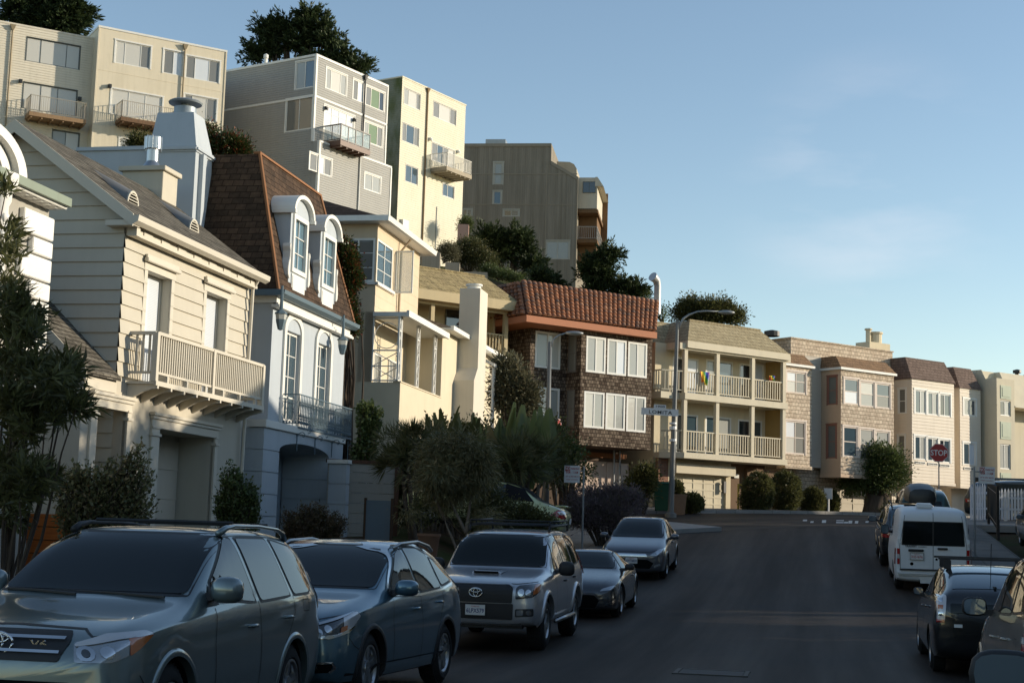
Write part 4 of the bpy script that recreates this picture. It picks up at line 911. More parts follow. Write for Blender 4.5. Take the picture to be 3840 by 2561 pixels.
for (a, b) in ((.05, xb0 - .01), (xb1 + .02, xE)):
    mb = MB(); mb.prism([(a, 0.002, zt), (a, -.3, zt), (a, -1.35, zo), (a, 0.002, zo)], (b - a, 0, 0)); part(mb, 'overhang', m_gs, GB)
for (ya, yb_) in ((478, 585), (745, 880), (1120, 1210)):
    r_ = bf.rect('L', 1472, ya, 1550, yb_); mb = MB(bf.M); mb.box(r_[0], r_[1], -.03, -.001, r_[2], r_[3]); mb.box(r_[0] + .12, r_[1] - .12, -.05, -.031, r_[2] + .12, r_[3] - .12); part(mb, 'panel', grn, GB)
mb = MB(); q = GB.px('L', 1595, 400, 2); mb.lathe([(.13, 0), (.13, .5), (.25, .52), (.25, .68), (.05, .74)], (q[0], 2, zt), 10); mb.lathe([(.13, 0), (.13, .4), (.2, .42), (.05, .5)], (q[0] + .8, 2, zt), 10); part(mb, 'roof_vent', IRON, GB)
# ------------------------------------------------------------------ houses along the left of the street
# ---- ornate white house at the left edge
WH = Bld('ornate_house', 'ornate white trimmed stucco house with quoins and an arched gable at the left edge', 'house', at_r('C', 395, 400, -12.6), .2, ST)
m_wg = paint('warm_grey_stucco', (.38, .36, .31), .85, .1); m_wt = paint('bright_trim', (.80, .78, .72), .5, .04)
fr = WH.front(0); zt = fr.px('C', 300, 190)[1]; xl = fr.px('C', 0, 600)[0] - 7
zc = fr.px('C', 400, 300)[1]
mb = MB(); wallp(mb, fr, xl, 0, -1, zt); body(mb, xl, 0, 9, -1, zt); part(mb, 'wall', m_wg, WH)
ys = [330, 535, 683, 885, 1040, 1250, 1400, 1600, 1760, 1960, 2120]
for i in range(len(ys) - 1):
    za = fr.px('C', 370, ys[i] + 30)[1]; zb = fr.px('C', 370, ys[i + 1] + 22)[1]; wd = .95 if i % 2 == 0 else .62
    mb = MB(); mb.box(-wd, .03, -.10, -.002, zb + .01, za - .01); mb.box(.002, .03, -.002, wd, zb + .01, za - .01); part(mb, 'quoin', m_wt, WH, bevel=.012)
mb = MB(); mb.box(-4.2, .02, -.12, -.001, zc, zc + .16); mb.box(-4.2, .05, -.3, -.001, zt - .12, zt)
for k in range(14): x = -.12 - k * .24; mb.box(x - .12, x, -.24, -.002, zc + .2, zt - .14)
part(mb, 'cornice', m_wt, WH, bevel=.01)
mb = MB(); z0 = zt + .02
mb.hexa([(-4.2, -.32, z0), (.02, -.32, z0), (.02, 9, z0), (-4.2, 9, z0)], [(-4.2, 3, z0 + 1.9), (-2.2, 3, z0 + 1.9), (-2.2, 7, z0 + 1.9), (-4.2, 7, z0 + 1.9)])
part(mb, 'roof', shingle('dark_shingle', (.10, .085, .065), (.14, .12, .09), .25, .16, .008, (.03, .025, .02)), WH)
mb = MB(); mb.box(-4.2, .04, -.38, -.30, z0 - .1, z0 + .04); part(mb, 'gutter', paint('green_gutter', (.25, .29, .22), .5), WH)
# arched gable with its pilasters and window, left of the quoins
q = fr.px('A', 200, 1520); q2 = fr.px('A', 0, 1262); rr_ = 1.05; yf = -.10; xc = WH.px('A', 205, 1520, -.3)[0] - rr_ - .1; zcc = q[1] - .05
mb = MB()
for ro, ri, ya, yb in ((rr_ + .12, rr_ - .13, yf - .22, yf + .3), (rr_ - .18, rr_ - .42, yf - .1, yf + .3)):
    K = 24; vs = []
    for k in range(K + 1):
        a = math.pi * k / K
        for (r_, y) in ((ro, ya), (ri, ya), (ri, yb), (ro, yb)): vs.append((xc + r_ * math.cos(a), y, zcc + r_ * math.sin(a) * .6))
    mb.add(vs, [(4 * k + j, 4 * k + (j + 1) % 4, 4 * k + 4 + (j + 1) % 4, 4 * k + 4 + j) for k in range(K) for j in range(4)])
part(mb, 'arched_gable', m_wt, WH)
mb = MB(); pts = [(xc + (rr_ - .3) * math.cos(math.pi * k / 20), yf, zcc + (rr_ - .3) * math.sin(math.pi * k / 20) * .6) for k in range(21)]; mb.prism(pts, (0, .5, 0)); mb.box(xc - rr_ + .2, xc + rr_ - .1, yf, -.002, -1, zcc - .01); part(mb, 'gable_wall', m_wt, WH)
for x, wd in ((xc + rr_ - .42, .3), (xc + rr_ - 1.1, .22)):
    mb = MB(); mb.lathe([(wd * .5, -1), (wd * .5, zcc - .5), (wd * .62, zcc - .42), (wd * .62, zcc - .3), (wd * .9, zcc - .12), (wd * .9, zcc + .0)], (x, yf - .08, 0), 14); part(mb, 'pilaster', m_wt, WH, smooth=True, angle=40)
for k in range(5): mb = MB(); z = zcc - .7 - k * .14; mb.ball((xc + rr_ - .42 + .05 * math.sin(k * 2), yf - .2, z), (.11 - .01 * k, .07, .09), 8); part(mb, 'ornament', m_wt, WH, smooth=True)
gf_ = WH.front(yf - .01); window(WH, gf_, (xc - .5, xc + .5, zcc - 2.0, zcc + .5), (.5,), 'gg', fm=m_wt, fw=.1, hole=False, mun=(.3, .6))

# ---- beige shingled house with the long balcony
BG = Bld('gabled_house', 'beige lap boarded house with grey gable roof and a long slatted balcony over its garage', 'house', at_r('C', 1008, 700, -14.0), .2, R(12.2))
m_b = paint('beige_board', (.52, .475, .38), .6, .16, (.30, .27, .20)); m_bst = paint('beige_stucco', (.52, .475, .385), .85, .22, (.28, .26, .2)); m_bt = paint('beige_trim', (.60, .55, .45), .55, .04)
fr = BG.front(0); sd_ = BG.side(0)
ze = fr.px('C', 1040, 390)[1]; zfb = fr.px('C', 1015, 485)[1]; yr, zr = sd_.px('A', 185, 1052); x1 = fr.px('C', 2028, 1000)[0]; zfl = fr.px('E', 925, 372)[1]
for r_, k in (((1200, 792, 1388, 1000), 'lk'), ((1682, 962, 1842, 1200), 'lk')):
    q = fr.rect('C', *r_); q = (q[0], q[1], zfl + .12, q[3])
    window(BG, fr, q, (), 'l', fw=.05, rec=.24, fm=m_bt, case=.15, name='french_window')
    mb = MB(); mb.box(q[0] - .24, q[1] + .24, -.14, -.05, q[3] + .16, q[3] + .24); mb.box(q[0] - .2, q[1] + .2, -.10, -.05, q[3] + .24, q[3] + .32); part(mb, 'window_cornice', m_bt, BG, bevel=.01)
mb = MB(); wallp(mb, fr, 0, x1, zfl, ze, course=.293, lap=.035, reveal=.26)
gab = lambda z: ((0.0, 2 * yr) if z < ze else (yr * (z - ze) / (zr - ze), 2 * yr - yr * (z - ze) / (zr - ze)))
wallp(mb, sd_, 0, 2 * yr, -1, zr - .05, course=.293, lap=.035, rng=gab)
mb.quad((x1, 0, -1), (x1, 2 * yr, -1), (x1, 2 * yr, ze), (x1, yr, zr), (x1, 0, ze)); mb.quad((0, 2 * yr, -1), (x1, 2 * yr, -1), (x1, 2 * yr, ze), (0, 2 * yr, ze)); part(mb, 'wall', m_b, BG)
m_rf = shingle('grey_roof', (.10, .088, .068), (.20, .178, .14), .30, .10, .010, (.035, .03, .024), 1.0, .3, .9)
ov, th = .32, .10; sl = (zr - ze) / yr
mb = MB(); ya = -ov; za = ze - ov * sl * .55 + .10; xa, xb = -.30, x1 + .25
mb.hexa([(xa, ya, za), (xb, ya, za), (xb, yr, zr), (xa, yr, zr)], [(xa, ya, za + th), (xb, ya, za + th), (xb, yr, zr + th), (xa, yr, zr + th)])
mb.hexa([(xa, 2 * yr - ya, za), (xb, 2 * yr - ya, za), (xb, yr, zr), (xa, yr, zr)], [(xa, 2 * yr - ya, za + th), (xb, 2 * yr - ya, za + th), (xb, yr, zr + th), (xa, yr, zr + th)])
roof = part(mb, 'roof', m_rf, BG)
mb = MB(); mb.hexa([(xa - .03, ya, za - .15), (xa, ya, za - .15), (xa, yr, zr - .16), (xa - .03, yr, zr - .16)], [(xa - .03, ya, za + th + .01), (xa, ya, za + th + .01), (xa, yr, zr + th + .01), (xa - .03, yr, zr + th + .01)])
mb.hexa([(xa - .03, 2 * yr - ya, za - .15), (xa, 2 * yr - ya, za - .15), (xa, yr, zr - .16), (xa - .03, yr, zr - .16)], [(xa - .03, 2 * yr - ya, za + th + .01), (xa, 2 * yr - ya, za + th + .01), (xa, yr, zr + th + .01), (xa - .03, yr, zr + th + .01)])
mb.box(xa, .0, -ov, .3, ze - .16, za - .005); part(mb, 'barge_board', m_bt, BG)
mb = MB(); mb.prism([(xa - .04, -ov - .14, za + .08), (xa - .04, -ov - .12, za - .04), (xa - .04, -ov - .02, za - .10), (xa - .04, -ov, za - .1), (xa - .04, -ov, za + .08)], (xb - xa + .06, 0, 0)); part(mb, 'gutter', m_bt, BG)
mb = MB(); mb.box(-.02, x1, -ov + .01, -.04, ze - .03, ze - .0); n_ = 16
for k in range(n_): a = x1 * k / n_; mb.box(a + .008, a + x1 / n_ - .008, -.20 - .02 * (k % 2), -.001, zfb + .02, ze - .052)
mb.box(0, x1, -.23, -.036, zfb - .05, zfb + .018); mb.box(-.02, .14, -.27, -.06, zfb - .06, ze - .06); part(mb, 'frieze', m_bt, BG)
ri = yr / math.hypot(yr, zr - ze); n_roof = Vector((0, -(zr - ze), yr)).normalized()
for q in ((1078, 262), (1578, 480)):                 # louvred half round roof vents
    p = BG.on('C', q[0], q[1], (0, 0, ze + th + .1), tuple(n_roof)); mb = MB(); mb2 = MB(); K = 12; r_ = .27
    tip = p + Vector((0, .95, .95 * sl + .05)); vs = [(p.x + r_ * math.cos(math.pi * k / K), p.y, p.z + r_ * 1.15 * math.sin(math.pi * k / K)) for k in range(K + 1)]
    mb.add(vs + [tuple(tip)], [(k, k + 1, K + 1) for k in range(K)]); o = mb.build('roof_vent', plain('vent_metal', (.22, .22, .21), .5, .3), roof, smooth=True)
    mb2.M = Matrix.Identity(4)
    for k in range(K): mb2.hexa([vs[k], vs[k + 1], (p.x + (vs[k + 1][0] - p.x) * .86, p.y, p.z + (vs[k + 1][2] - p.z) * .86), (p.x + (vs[k][0] - p.x) * .86, p.y, p.z + (vs[k][2] - p.z) * .86)], [(a, b - .03, c) for a, b, c in (vs[k], vs[k + 1], (p.x + (vs[k + 1][0] - p.x) * .86, p.y, p.z + (vs[k + 1][2] - p.z) * .86), (p.x + (vs[k][0] - p.x) * .86, p.y, p.z + (vs[k][2] - p.z) * .86))])
    for j in range(4):
        zz = .02 + j * .065; hw = r_ * math.sqrt(max(.02, 1 - (zz / (r_ * 1.15)) ** 2)) * .92
        mb2.hexa([(p.x - hw, p.y - .03, p.z + zz), (p.x + hw, p.y - .03, p.z + zz), (p.x + hw, p.y + .03, p.z + zz + .03), (p.x - hw, p.y + .03, p.z + zz + .03)], [(p.x - hw, p.y - .03, p.z + zz + .018), (p.x + hw, p.y - .03, p.z + zz + .018), (p.x + hw, p.y + .03, p.z + zz + .048), (p.x - hw, p.y + .03, p.z + zz + .048)])
    mb2.build('louvre', m_bt, roof)
c = BG.on('C', 1322, 190, (0, 0, ze + th + .1), tuple(n_roof)); cx0, cy0 = c.x, c.y
cx1 = BG.px('C', 1448, 120, cy0)[0]; cy1 = BG.pxs('A', 1000, 1420, cx0)[0]; ct = BG.px('A', 1345, 1360, cy0)[1]
mb = MB(); mb.box(cx0, cx1, cy0, cy1, c.z - 1.2, ct - .12); mb.box(cx0 - .08, cx1 + .08, cy0 - .08, cy1 + .08, ct - .12, ct); part(mb, 'chimney', m_bst, BG, bevel=.01)
mb = MB(); fl = BG.pxs('A', 1235, 1350, cx0 + .3); mb.lathe([(.26, 0), (.26, .04), (.2, .12), (.15, .2), (.15, .50), (.21, .52), (.21, .82), (.19, .84), (.02, .87)], (cx0 + .35, fl[0], ct), 18)
for k in range(9): a = 2 * math.pi * k / 9; mb.box(cx0 + .35 + .21 * math.cos(a) - .012, cx0 + .35 + .21 * math.cos(a) + .012, fl[0] + .21 * math.sin(a) - .012, fl[0] + .21 * math.sin(a) + .012, ct + .5, ct + .84)
part(mb, 'flue', plain('flue_steel', (.55, .55, .54), .3, .9), BG, smooth=True, angle=30)
# lower storey, wing to the left
xw = fr.px('E', 655, 330)[0]; zw = fr.px('E', 657, 305)[1]
EN = fr.rect('E', 755, 572, 957, 1100); EN = (EN[0], EN[1], 0, EN[3]); GA = fr.rect('E', 1240, 745, 1648, 1300); GA = (GA[0], GA[1], 0, fr.px('E', 1240, 745)[1])
fr.holes = [EN, GA]; mb = MB(); wallp(mb, fr, xw, x1 + .02, -1, zfl, reveal=.9); ws = BG.side(xw); wallp(mb, ws, 0, 6, -1, zw); mb.quad((xw, 0, zfl), (0, 0, zfl), (0, .3, zfl), (xw, .3, zfl))
for h in (EN, GA): mb.box(h[0] - .1, h[1] + .1, .895, .99, -1, h[3] + .1)
part(mb, 'stucco_wall', m_bst, BG)
mb = MB(); mb.box(xw - .01, -.002, -.03, -.002, zw - .28, zw - .02); part(mb, 'band', m_bt, BG)
for h, oL, oR, tp in ((EN, 708, 1022, 470), (GA, 1182, 1703, 640)):
    a = fr.px('E', oL, tp)[0]; b = fr.px('E', oR, tp + 80)[0]; zt = fr.px('E', oL, tp)[1]; mb = MB(); fc = .05
    mb.box(a, h[0], -fc, .06, -1, h[3]); mb.box(h[1], b, -fc, .06, -1, h[3]); mb.box(a, b, -fc, .06, h[3], zt); mb.box(a - .06, b + .06, -.13, -.002, zt, zt + .07); mb.box(a - .03, b + .03, -.09, -.002, zt - .07, zt - .002)
    for (p, q) in ((a, h[0]), (h[1], b)): mb.box(p - .03, q + .03, -.085, .05, h[3] - .18, h[3] - .12); mb.box(p + .0, q + .0, -.07, -.051, h[3] - .02, h[3] + .03)
    part(mb, 'door_surround', m_bt, BG, bevel=.006)
mb = MB(); mb.box(GA[0] + .05, GA[1] - .05, .84, .89, -.5, GA[3] - .12)
for k in range(1, 5): z = k * (GA[3] - .1) / 5; mb.box(GA[0] + .05, GA[1] - .05, .825, .841, z - .02, z + .02)
part(mb, 'garage_door', m_bst, BG)
yk, zk = BG.pxs('C', 350, 1245, xw); slw = (zk - zw) / yk; mb = MB(); Y = 3.6
mb.hexa([(xw - .1, -.12, zw - .04), (-.01, -.12, zw - .04), (-.01, Y, zw - .04 + slw * Y), (xw - .1, Y, zw - .04 + slw * Y)], [(xw - .1, -.12, zw + .04), (-.01, -.12, zw + .04), (-.01, Y, zw + .04 + slw * Y), (xw - .1, Y, zw + .04 + slw * Y)]); part(mb, 'wing_roof', m_rf, BG)
mb = MB(); mb.quad((xw, 0, zw - .05), (xw, Y, zw - .05), (xw, Y, zw - .05 + slw * Y)); mb.hexa([(xw - .13, -.12, zw - .16), (xw - .10, -.12, zw - .16), (xw - .10, Y, zw - .16 + slw * Y), (xw - .13, Y, zw - .16 + slw * Y)], [(xw - .13, -.12, zw + .05), (xw - .1, -.12, zw + .05), (xw - .1, Y, zw + .05 + slw * Y), (xw - .13, Y, zw + .05 + slw * Y)]); part(mb, 'wing_gable', m_bst, BG)
# balcony
sx = fr.px('C', 1055, 1310)[0]; p_ = BG.reach('C', 1292, 1300, sx); xe = BG.px('F', 480, 240, -p_)[0]
zrt = BG.px('C', 1292, 1300, -p_)[1]; zbf = BG.px('E', 1238, 400, -p_)[1]; zbr = BG.px('E', 1240, 318, -p_)[1]
mb = MB(); mb.box(sx, xe, -p_, -.002, zbf, zbf + .05); mb.box(sx, xe, -p_ - .02, -p_ + .03, zbf - .03, zbf + .07)
nb = 9
for k in range(nb + 1):
    x = sx + .05 + (xe - sx - .16) * k / nb; pts = [(x, -.002, zbf - .34), (x, -.002, zbf - .003), (x, -p_ + .04, zbf - .003), (x, -p_ - .03, zbf - .02), (x, -p_ - .03, zbf - .09), (x, -p_ + .08, zbf - .10), (x, -p_ * .55, zbf - .16), (x, -p_ * .25, zbf - .26)]
    mb.prism(pts, (.07, 0, 0))
bal = part(mb, 'balcony', m_bt, BG)
mb = MB(); hh = zrt - zbr + .03
rail(mb, [(sx + .05, -.02, zbr), (sx + .05, -p_ + .05, zbr)], hh, .14, .02, .05, .0, thick=.05)
rail(mb, [(sx + .05, -p_ + .05, zbr), (xe - .05, -p_ + .05, zbr)], hh, .112, .02, .05, .0, thick=.05)
rail(mb, [(xe - .05, -p_ + .05, zbr), (xe - .05, -.02, zbr)], hh, .14, .02, .05, .0, thick=.05)
xm = BG.px('E', 1685, 200, -p_)[0]
for x in (sx + .05, xm, xe - .06): mb.box(x - .06, x + .06, -p_ - .01, -p_ + .11, zbf + .052, zrt + .01)
for x in np.linspace(sx + .6, xe - .5, 6): mb.box(x - .03, x + .03, -p_ + .0, -p_ + .06, zbf + .072, zbr - .002)
mb.build('railing', m_bt, bal)
mb = MB(); xq = x1 - .12; mb.tube([(xq, -.3, ze - .1), (xq, -.16, ze - .35), (xq, -.13, zfl), (xq, -.1, .3)], .045, 8); part(mb, 'downpipe', m_bt, BG)

# ---- pale blue house with the mansard and two dormers
BL = Bld('mansard_house', 'pale blue house with brown shingled mansard, two arched dormers and an iron balcony', 'house', at_r('D', 706, 1100, -14.0), .3, ST)
m_bl_ = paint('pale_blue', (.44, .48, .51), .75, .25, (.22, .25, .27)); m_dbl = paint('slate_blue', (.12, .17, .20), .5, .05); m_cw = paint('cream_white', (.74, .72, .66), .6, .1, (.4, .36, .28))
fr = BL.front(0); x1 = BL.px('D', 1296, 1300)[0]; zg = BL.px('D', 705, 945, -.3)[1]; zfr0 = BL.px('D', 750, 1095, -.1)[1]; zlo = fr.px('F', 520, 640)[1]
W1 = (fr.px('F', 612, 300)[0], fr.px('D', 925, 1330)[0], fr.px('F', 600, 655)[1] * 0 + BL.px('F', 690, 655)[1], fr.px('D', 820, 1283)[1])
W2 = (fr.px('F', 845, 350)[0], fr.px('D', 1170, 1430)[0], W1[2], fr.px('D', 1068, 1385)[1])
W2 = (W2[0], W2[0] + (W1[1] - W1[0]), W1[2], W1[3])
m_lf = m_cw
for W_ in (W1, W2):
    window(BL, fr, W_, (.5,), 'bb', rows=(.27,), fm=m_cw, fw=.07, rec=.10, mun=(.5, .74), name='french_window')
    a, b, c_, d_ = W_; mb = MB(); cw_ = .17; xm = (a + b) / 2; ra = (b - a) / 2; K = 14; hgt = .36
    def ap(r_, k, h=hgt): t = math.pi * k / K; return (xm - r_ * math.cos(t), d_ + h * math.sin(t))
    mb.box(a - cw_, a, -.06, -.001, c_ - .1, d_); mb.box(b, b + cw_, -.06, -.001, c_ - .1, d_)
    for k in range(K):
        (x0_, z0_), (x1_, z1_) = ap(ra, k), ap(ra, k + 1); (X0, Z0), (X1, Z1) = ap(ra + cw_, k, hgt + cw_), ap(ra + cw_, k + 1, hgt + cw_)
        mb.hexa([(x0_, -.06, z0_), (x1_, -.06, z1_), (X1, -.06, Z1), (X0, -.06, Z0)], [(x0_, -.001, z0_), (x1_, -.001, z1_), (X1, -.001, Z1), (X0, -.001, Z0)])
    part(mb, 'arched_surround', m_cw, BL)
    mb = MB(); mb.prism([(ap(ra - .02, k)[0], -.02, ap(ra - .02, k, hgt - .02)[1] + .01) for k in range(K + 1)], (0, .018, 0)); part(mb, 'tympanum', m_bl_, BL)
mb = MB(); wallp(mb, fr, 0, x1, zlo, zg, reveal=.14); body(mb, 0, x1, 10, -1, zg); part(mb, 'wall', m_bl_, BL)
mb = MB(); mb.box(-.08, x1 + .08, -.12, .0, zfr0 + .1, zg - .03); mb.box(-.08, -.002, 0, 9, zfr0 + .1, zg - .03); mb.box(-.12, x1 + .12, -.18, -.121, zfr0 + .02, zfr0 + .1); mb.box(-.14, x1 + .14, -.22, .0, zfr0 - .02, zfr0 + .05) ; part(mb, 'frieze', m_cw, BL)
mb = MB(); mb.prism([(-.2, -.38, zg + .10), (-.2, -.36, zg + .0), (-.2, -.24, zg - .07), (-.2, -.12, zg - .07), (-.2, -.12, zg + .1)], (x1 + .45, 0, 0)); mb.box(-.3, -.2, -.3, 9, zg - .06, zg + .1); part(mb, 'gutter', m_dbl, BL)
# roof
ytp = .8; zt = BL.px('B', 340, 1133, ytp)[1]; xt0 = BL.px('B', 340, 1133, ytp)[0]; xt1 = BL.px('B', 785, 1438, ytp)[0]
m_ms = shingle('brown_mansard', (.05, .034, .023), (.098, .062, .040), .30, .17, .009, (.03, .018, .012), .9, .25)
mb = MB(); zb = zg + .08; a0, a1, b0, b1 = -.25, x1 + .2, -.22, 9.5
mb.hexa([(a0, b0, zb), (a1, b0, zb), (a1, b1, zb), (a0, b1, zb)], [(xt0, ytp, zt), (xt1, ytp, zt), (xt1, b1, zt), (xt0, b1, zt)]); part(mb, 'mansard_roof', m_ms, BL)
mb = MB(); mb.box(xt0 - .04, xt1 + .04, ytp - .04, ytp + .16, zt + .002, zt + .06); mb.tube([(xt0, ytp - .01, zt), (a0, b0, zb)], .05, 6); mb.tube([(xt1, ytp - .01, zt), (a1, b0, zb)], .05, 6); part(mb, 'ridge_cap', paint('rust_ridge', (.27, .12, .05), .7), BL)
# dormers
yd = -.12; fd = BL.front(yd)
dA = fd.px('D', 822, 1000)[0]; dB = fd.px('D', 972, 1020)[0]; pn = fd.rect('D', 868, 362, 942, 812); dz0 = fd.px('D', 835, 975)[1]; dzt = fd.px('D', 858, 300)[1]
step = fd.px('D', 1068, 1090)[0] - dA
def dormer(x, first):
    wd = dB - dA; xm = x + wd / 2; p0, p1 = x + (pn[0] - dA), x + (pn[1] - dA); p0 = xm - (p1 - p0) / 2 - .0; p1 = 2 * xm - p0; K = 16
    o = MB(); depth = .62
    A_ = lambda k, r_=wd / 2, h=.42: (xm - r_ * math.cos(math.pi * k / K), dzt + h * math.sin(math.pi * k / K))
    f_ = BL.front(yd); f_.holes = [(p0 - .06, p1 + .06, pn[2] - .05, pn[3] + .05)]
    wallp(o, f_, x, x + wd, dz0, dzt, reveal=.1); o.prism([(A_(k)[0], yd, A_(k)[1]) for k in range(K + 1)], (0, .1, 0))
    o.quad((x, yd, dz0), (x, depth, dz0), (x, depth, dzt), (x, yd, dzt)); o.quad((x + wd, yd, dz0), (x + wd, depth, dz0), (x + wd, depth, dzt), (x + wd, yd, dzt))
    dm = part(o, 'dormer', m_bl_, BL)
    c_ = MB()
    for k in range(K):
        (xa_, za_), (xb_, zb_) = A_(k), A_(k + 1); (Xa, Za), (Xb, Zb) = A_(k, wd / 2 + .11, .53), A_(k + 1, wd / 2 + .11, .53)
        c_.hexa([(xa_, yd - .14, za_), (xb_, yd - .14, zb_), (Xb, yd - .14, Zb), (Xa, yd - .14, Za)], [(xa_, depth, za_), (xb_, depth, zb_), (Xb, depth, Zb), (Xa, depth, Za)])
    c_.box(x - .12, x + .0, yd - .16, depth, dzt - .09, dzt + .01); c_.box(x + wd, x + wd + .12, yd - .16, depth, dzt - .09, dzt + .01); c_.build('dormer_roof', m_cw, dm)
    g_ = MB(f_.M); g_.box(p0 - .02, p1 + .02, .05, .06, pn[2] - .02, pn[3] + .02); g_.build('pane', CLB, dm)
    g_ = MB(f_.M); g_.box(p0 - .12, p0, -.05, .06, pn[2] - .12, pn[3] + .12); g_.box(p1, p1 + .12, -.05, .06, pn[2] - .12, pn[3] + .12); g_.box(p0, p1, -.05, .06, pn[2] - .12, pn[2]); g_.box(p0, p1, -.05, .06, pn[3], pn[3] + .12)
    g_.box(xm - .012, xm + .012, .02, .055, pn[2], pn[3])
    for q in (.33, .66): z = pn[2] + (pn[3] - pn[2]) * q; g_.box(p0, p1, .02, .055, z - .012, z + .012)
    g_.build('window_frame', m_cw, dm)
    g_ = MB(f_.M); g_.box(p0 - .06, p1 + .06, -.03, -.002, dz0 + .03, pn[2] - .16); g_.box(p0 - .02, p1 + .02, -.045, -.031, dz0 + .08, pn[2] - .22); g_.build('apron_panel', m_cw, dm)
    for s_ in (-1, 1):                                # scrolled side brackets
        e = x if s_ < 0 else x + wd; zz = pn[2]; b_ = MB()
        prof = [(0, .62), (.07, .60), (.10, .52), (.05, .40), (.06, .22), (.13, .08), (.17, -.1), (.15, -.26), (.06, -.34), (0, -.34)]
        pts = [(e + s_ * a_, yd - .05, zz + b__) for a_, b__ in prof]; b_.prism(pts, (0, .22, 0)); b_.build('scroll_bracket', m_cw, dm, bevel=.01)
CLB = glass('curtained_glass', (.10, .17, .21), .03)
dormer(dA, True); dormer(dA + step, False)
# lanterns hung on gutter pipes
for g_ in ((768, 1200), (1272, 1408)):
    q = BL.px('D', g_[0], g_[1], -.42); mb = MB(); x, z = q; y = -.42
    mb.lathe([(.02, -.26), (.07, -.24), (.12, -.05), (.13, .02)], (x, y, z), 6); mb.lathe([(.17, .16), (.15, .2), (.05, .27), (.03, .9)], (x, y, z), 6); o = part(mb, 'lantern', m_dbl, BL)
    mb = MB(); mb.lathe([(.125, .02), (.145, .16)], (x, y, z), 6); mb.build('lamp_glass', plain('frosted', (.55, .55, .5), .3), o)
# iron balcony
sx = fr.px('F', 590, 560)[0]; p_ = BL.reach('F', 736, 450, sx); xe = BL.px('F', 1122, 568, -p_)[0]; zt_ = BL.px('F', 736, 447, -p_)[1]; zb_ = BL.px('F', 738, 685, -p_)[1]
mb = MB(); mb.box(sx, xe, -p_, -.002, zb_ - .05, zb_)
for x in np.linspace(sx + .1, xe - .12, 4):
    pts = [(x, -.47, zb_ - .65), (x, -.47, zb_ - .08)]; mb.tube(pts, .014, 5)
    for (cy_, cz_, r_, t0, t1) in ((-.62, zb_ - .25, .13, 0, 5.0), (-.78, zb_ - .16, .07, 1, 6)): mb.tube([(x, cy_ + r_ * (1 - .09 * k) * math.cos(t0 + (t1 - t0) * k / 10), cz_ + r_ * (1 - .09 * k) * math.sin(t0 + (t1 - t0) * k / 10)) for k in range(11)], .012, 5)
ib = part(mb, 'balcony', m_dbl, BL)
mb = MB(); H = zt_ - zb_
def ironrun(a, b):
    a = Vector(a); b = Vector(b); mb.tube([a + Vector((0, 0, H)), b + Vector((0, 0, H))], .018, 6); mb.tube([a + Vector((0, 0, .08)), b + Vector((0, 0, .08))], .012, 5); n_ = max(2, int((b - a).length / .13))
    for k in range(n_ + 1):
        p = a + (b - a) * k / n_; mb.tube([p, p + Vector((0, 0, H * .45)), p + Vector((0, 0, H))], [.009, .013, .009], 5)
        if k < n_:
            q = a + (b - a) * (k + 1) / n_
            for (h0, am) in ((H * .95, .22), (H * .1, -.16)): mb.tube([p * (1 - t) + q * t + Vector((0, 0, h0 - am * 4 * t * (1 - t) * H)) for t in (0, .25, .5, .75, 1)], .008, 4)
            c_ = (p + q) / 2; mb.tube([p + Vector((0, 0, H * .5)), c_ + Vector((0, 0, H * .72)), q + Vector((0, 0, H * .5)), c_ + Vector((0, 0, H * .28)), p + Vector((0, 0, H * .5))], .007, 4)
            mb.ball(c_ + Vector((0, 0, H * .14)), .03, 6)
ironrun((sx + .02, -.02, zb_), (sx + .02, -p_ + .02, zb_)); ironrun((sx + .02, -p_ + .02, zb_), (xe - .02, -p_ + .02, zb_)); ironrun((xe - .02, -p_ + .02, zb_), (xe - .02, -.02, zb_)); mb.build('railing', m_dbl, ib)
# lower storey with arch
yl = -.45; fl = BL.front(yl); L0 = fl.px('F', 468, 800)[0]; A0 = fl.px('F', 582, 900)[0]; A1 = fl.px('F', 946, 960)[0]; L1 = fl.px('F', 1048, 900)[0]; zc_ = fl.px('F', 480, 690)[1]; zc2 = fl.px('F', 478, 632)[1]; zsp = fl.px('F', 585, 855)[1]; zap = fl.px('F', 740, 812)[1]
def rust(mb, x0, x1_, y0, y1, z0, z1, step=.56):
    n_ = round((z1 - z0) / step); h = (z1 - z0) / n_
    for k in range(n_): mb.box(x0, x1_, y0, y1, z0 + k * h + .014, z0 + (k + 1) * h - .014)
    mb.box(x0 + .025, x1_ - .025, y0 + .025, y1, z0, z1 - .015)
for q in ((L0, A0), (A1, L1)): mb = MB(); rust(mb, q[0], q[1], yl, .9, -.6, zc_); part(mb, 'pier', m_bl_, BL)
mb = MB(); K = 14; xm = (A0 + A1) / 2; ra = (A1 - A0) / 2
for k in range(K):
    u0, u1 = -math.cos(math.pi * k / K), -math.cos(math.pi * (k + 1) / K); h0, h1 = math.sqrt(max(0, 1 - u0 * u0)), math.sqrt(max(0, 1 - u1 * u1))
    pa = (xm + ra * u0, zsp + (zap - zsp) * h0); pb = (xm + ra * u1, zsp + (zap - zsp) * h1)
    mb.hexa([(pa[0], yl, pa[1]), (pb[0], yl, pb[1]), (pb[0], yl, zc_), (pa[0], yl, zc_)], [(pa[0], 1.0, pa[1]), (pb[0], 1.0, pb[1]), (pb[0], 1.0, zc_), (pa[0], 1.0, zc_)])
part(mb, 'arch', m_bl_, BL)
mb = MB(); mb.box(L0 - .05, L1 + .05, yl - .06, -.002, zc_ + .002, zc2); part(mb, 'ledge', m_cw, BL, bevel=.01)
mb = MB(); mb.box(A0, A1, .93, .98, -.6, zap)
